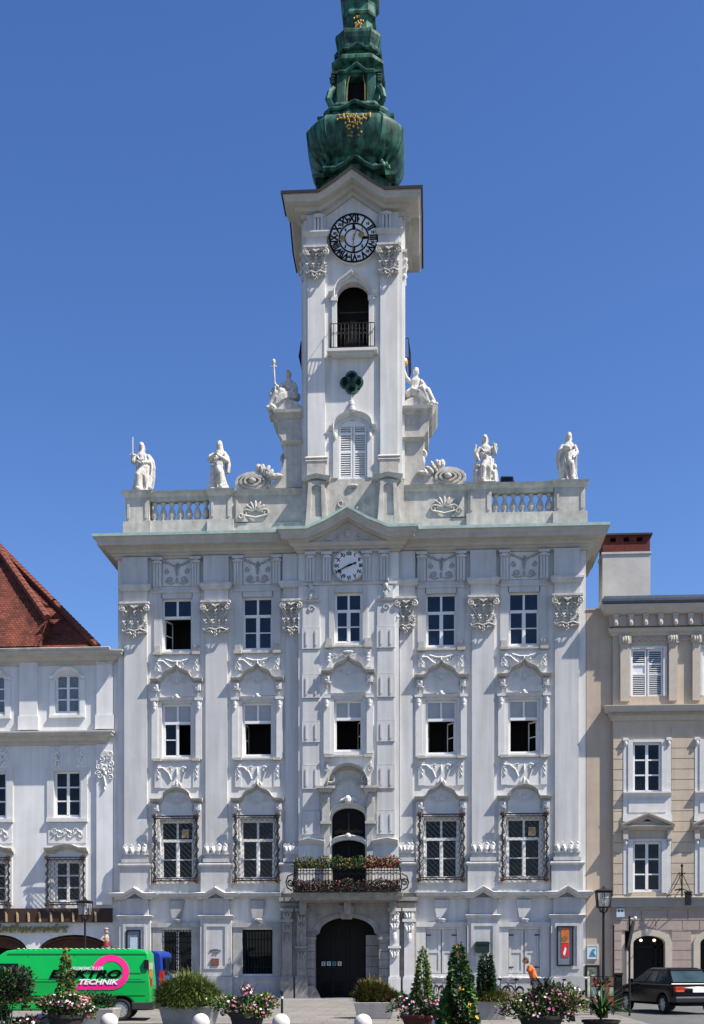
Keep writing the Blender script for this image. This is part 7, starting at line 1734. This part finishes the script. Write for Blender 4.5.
for s,w in ((-1,(-.50,-.19,.97)),(1,(-.53,.15,1.0))):
    g.ell((w[0]-.045,w[1],w[2]-.01),(.05,.04,.022),8,6)
    for k in range(4): b=Vector((w[0]-.075,w[1]+(k-1.5)*.02,w[2]-.012)); g.tube([b,b+Vector((-.04,0,-.01)),b+Vector((-.055,0,-.035))],[.01,.009,.007],6)
    b=Vector((w[0]-.03,w[1]-s*.035,w[2]-.01)); g.tube([b,b+Vector((-.03,-s*.03,-.015)),b+Vector((-.055,-s*.028,-.03))],[.011,.01,.008],6)
fm_=mesh_obj('face_and_hands_tmp',g,SKIN,per)
# fuse head and hands into the one body mesh
bm=bmesh.new(); bm.from_mesh(pb.data); bm.from_mesh(fm_.data); bm.to_mesh(pb.data); bm.free(); bpy.data.objects.remove(fm_)
m_=pb.modifiers.new('r','REMESH'); m_.mode='VOXEL'; m_.voxel_size=.011; m_.use_smooth_shade=True; apply_mods(pb)
if not pb.data.materials: pb.data.materials.append(SKIN)
g=G(); g.smooth=True; g.ell((-.30,0,1.675),(.105,.09,.115),14,10,Matrix.Rotation(R(-25),3,'Y')); g.ell((-.235,0,1.62),(.05,.075,.09),10,7); mesh_obj('hair',g,HAIR,per)
iv=[0,1,2,3,4,14,15,18,19]; mp={k:i for i,k in enumerate(iv)}
VV=[V[k] for k in iv]; VV[0]=(.0,0,.9); VV[6]=tuple(Vector(V[14]).lerp(Vector(V[15]),.7)); VV[8]=tuple(Vector(V[18]).lerp(Vector(V[19]),.7)); VV[4]=tuple(Vector(V[3]).lerp(Vector(V[4]),.8))
skinned('top',VV,[(0,1),(1,2),(2,3),(3,4),(3,5),(5,6),(3,7),(7,8)],[.165,.15,.16,.15,.075,.085,.075,.085,.075],ORNG,per)
iv=[0,6,7,8,10,11,12]; VV=[V[k] for k in iv]; skinned('trousers',VV,[(0,1),(1,2),(2,3),(0,4),(4,5),(5,6)],[.15,.12,.085,.07,.12,.085,.07],TROU,per)
for s,(a,b) in ((-1,(8,9)),(1,(12,13))):
    g=G(); g.smooth=True; p=V[b]; g.ell((p[0]+.03,p[1],.045),(.14,.05,.05),10,6); mesh_obj('shoe',g,BLACK,per)
# ================================================================ LIGHT, SKY, CAMERA
sv=Vector((2.8,-1.0,4.0)).normalized(); elev=math.asin(sv.z); az=math.atan2(sv.x,sv.y)
w=bpy.data.worlds.new('World'); S.world=w; w.use_nodes=True; nt=w.node_tree; bg=nt.nodes['Background']
sk=nt.nodes.new('ShaderNodeTexSky'); sk.sky_type='NISHITA'; sk.sun_disc=False; sk.sun_elevation=elev; sk.sun_rotation=az; sk.altitude=SKY_ALT; sk.air_density=SKY_AIR; sk.dust_density=SKY_DUST; sk.ozone_density=SKY_OZ
hs=nt.nodes.new('ShaderNodeHueSaturation'); hs.inputs['Saturation'].default_value=SKY_SAT; hs.inputs['Hue'].default_value=.511; nt.links.new(sk.outputs[0],hs.inputs['Color']); nt.links.new(hs.outputs[0],bg.inputs['Color']); bg.inputs['Strength'].default_value=SKY_STR
ld=bpy.data.lights.new('sun','SUN'); ld.energy=SUN_E; ld.angle=R(.53); ld.color=(1,.93,.83); lo=bpy.data.objects.new('sun',ld); COL.objects.link(lo); lo.rotation_euler=(-sv).to_track_quat('-Z','Y').to_euler(); lo.location=(40,-30,60)
cd=bpy.data.cameras.new('camera'); cam=bpy.data.objects.new('camera',cd); COL.objects.link(cam); cam.location=(CX,-D,CH); cam.rotation_euler=(PI/2,0,PSI)
cd.sensor_fit='VERTICAL'; cd.sensor_height=36; cd.sensor_width=36; cd.lens=F/1024*36; cd.shift_y=(HOR-512)/1024; cd.clip_start=.1; cd.clip_end=3000; S.camera=cam
S.render.resolution_x=704; S.render.resolution_y=1024
S.view_settings.view_transform='Standard'; S.view_settings.look='None'; S.view_settings.exposure=EXPO; S.view_settings.gamma=1; S.view_settings.use_curve_mapping=False
S.render.engine='CYCLES'
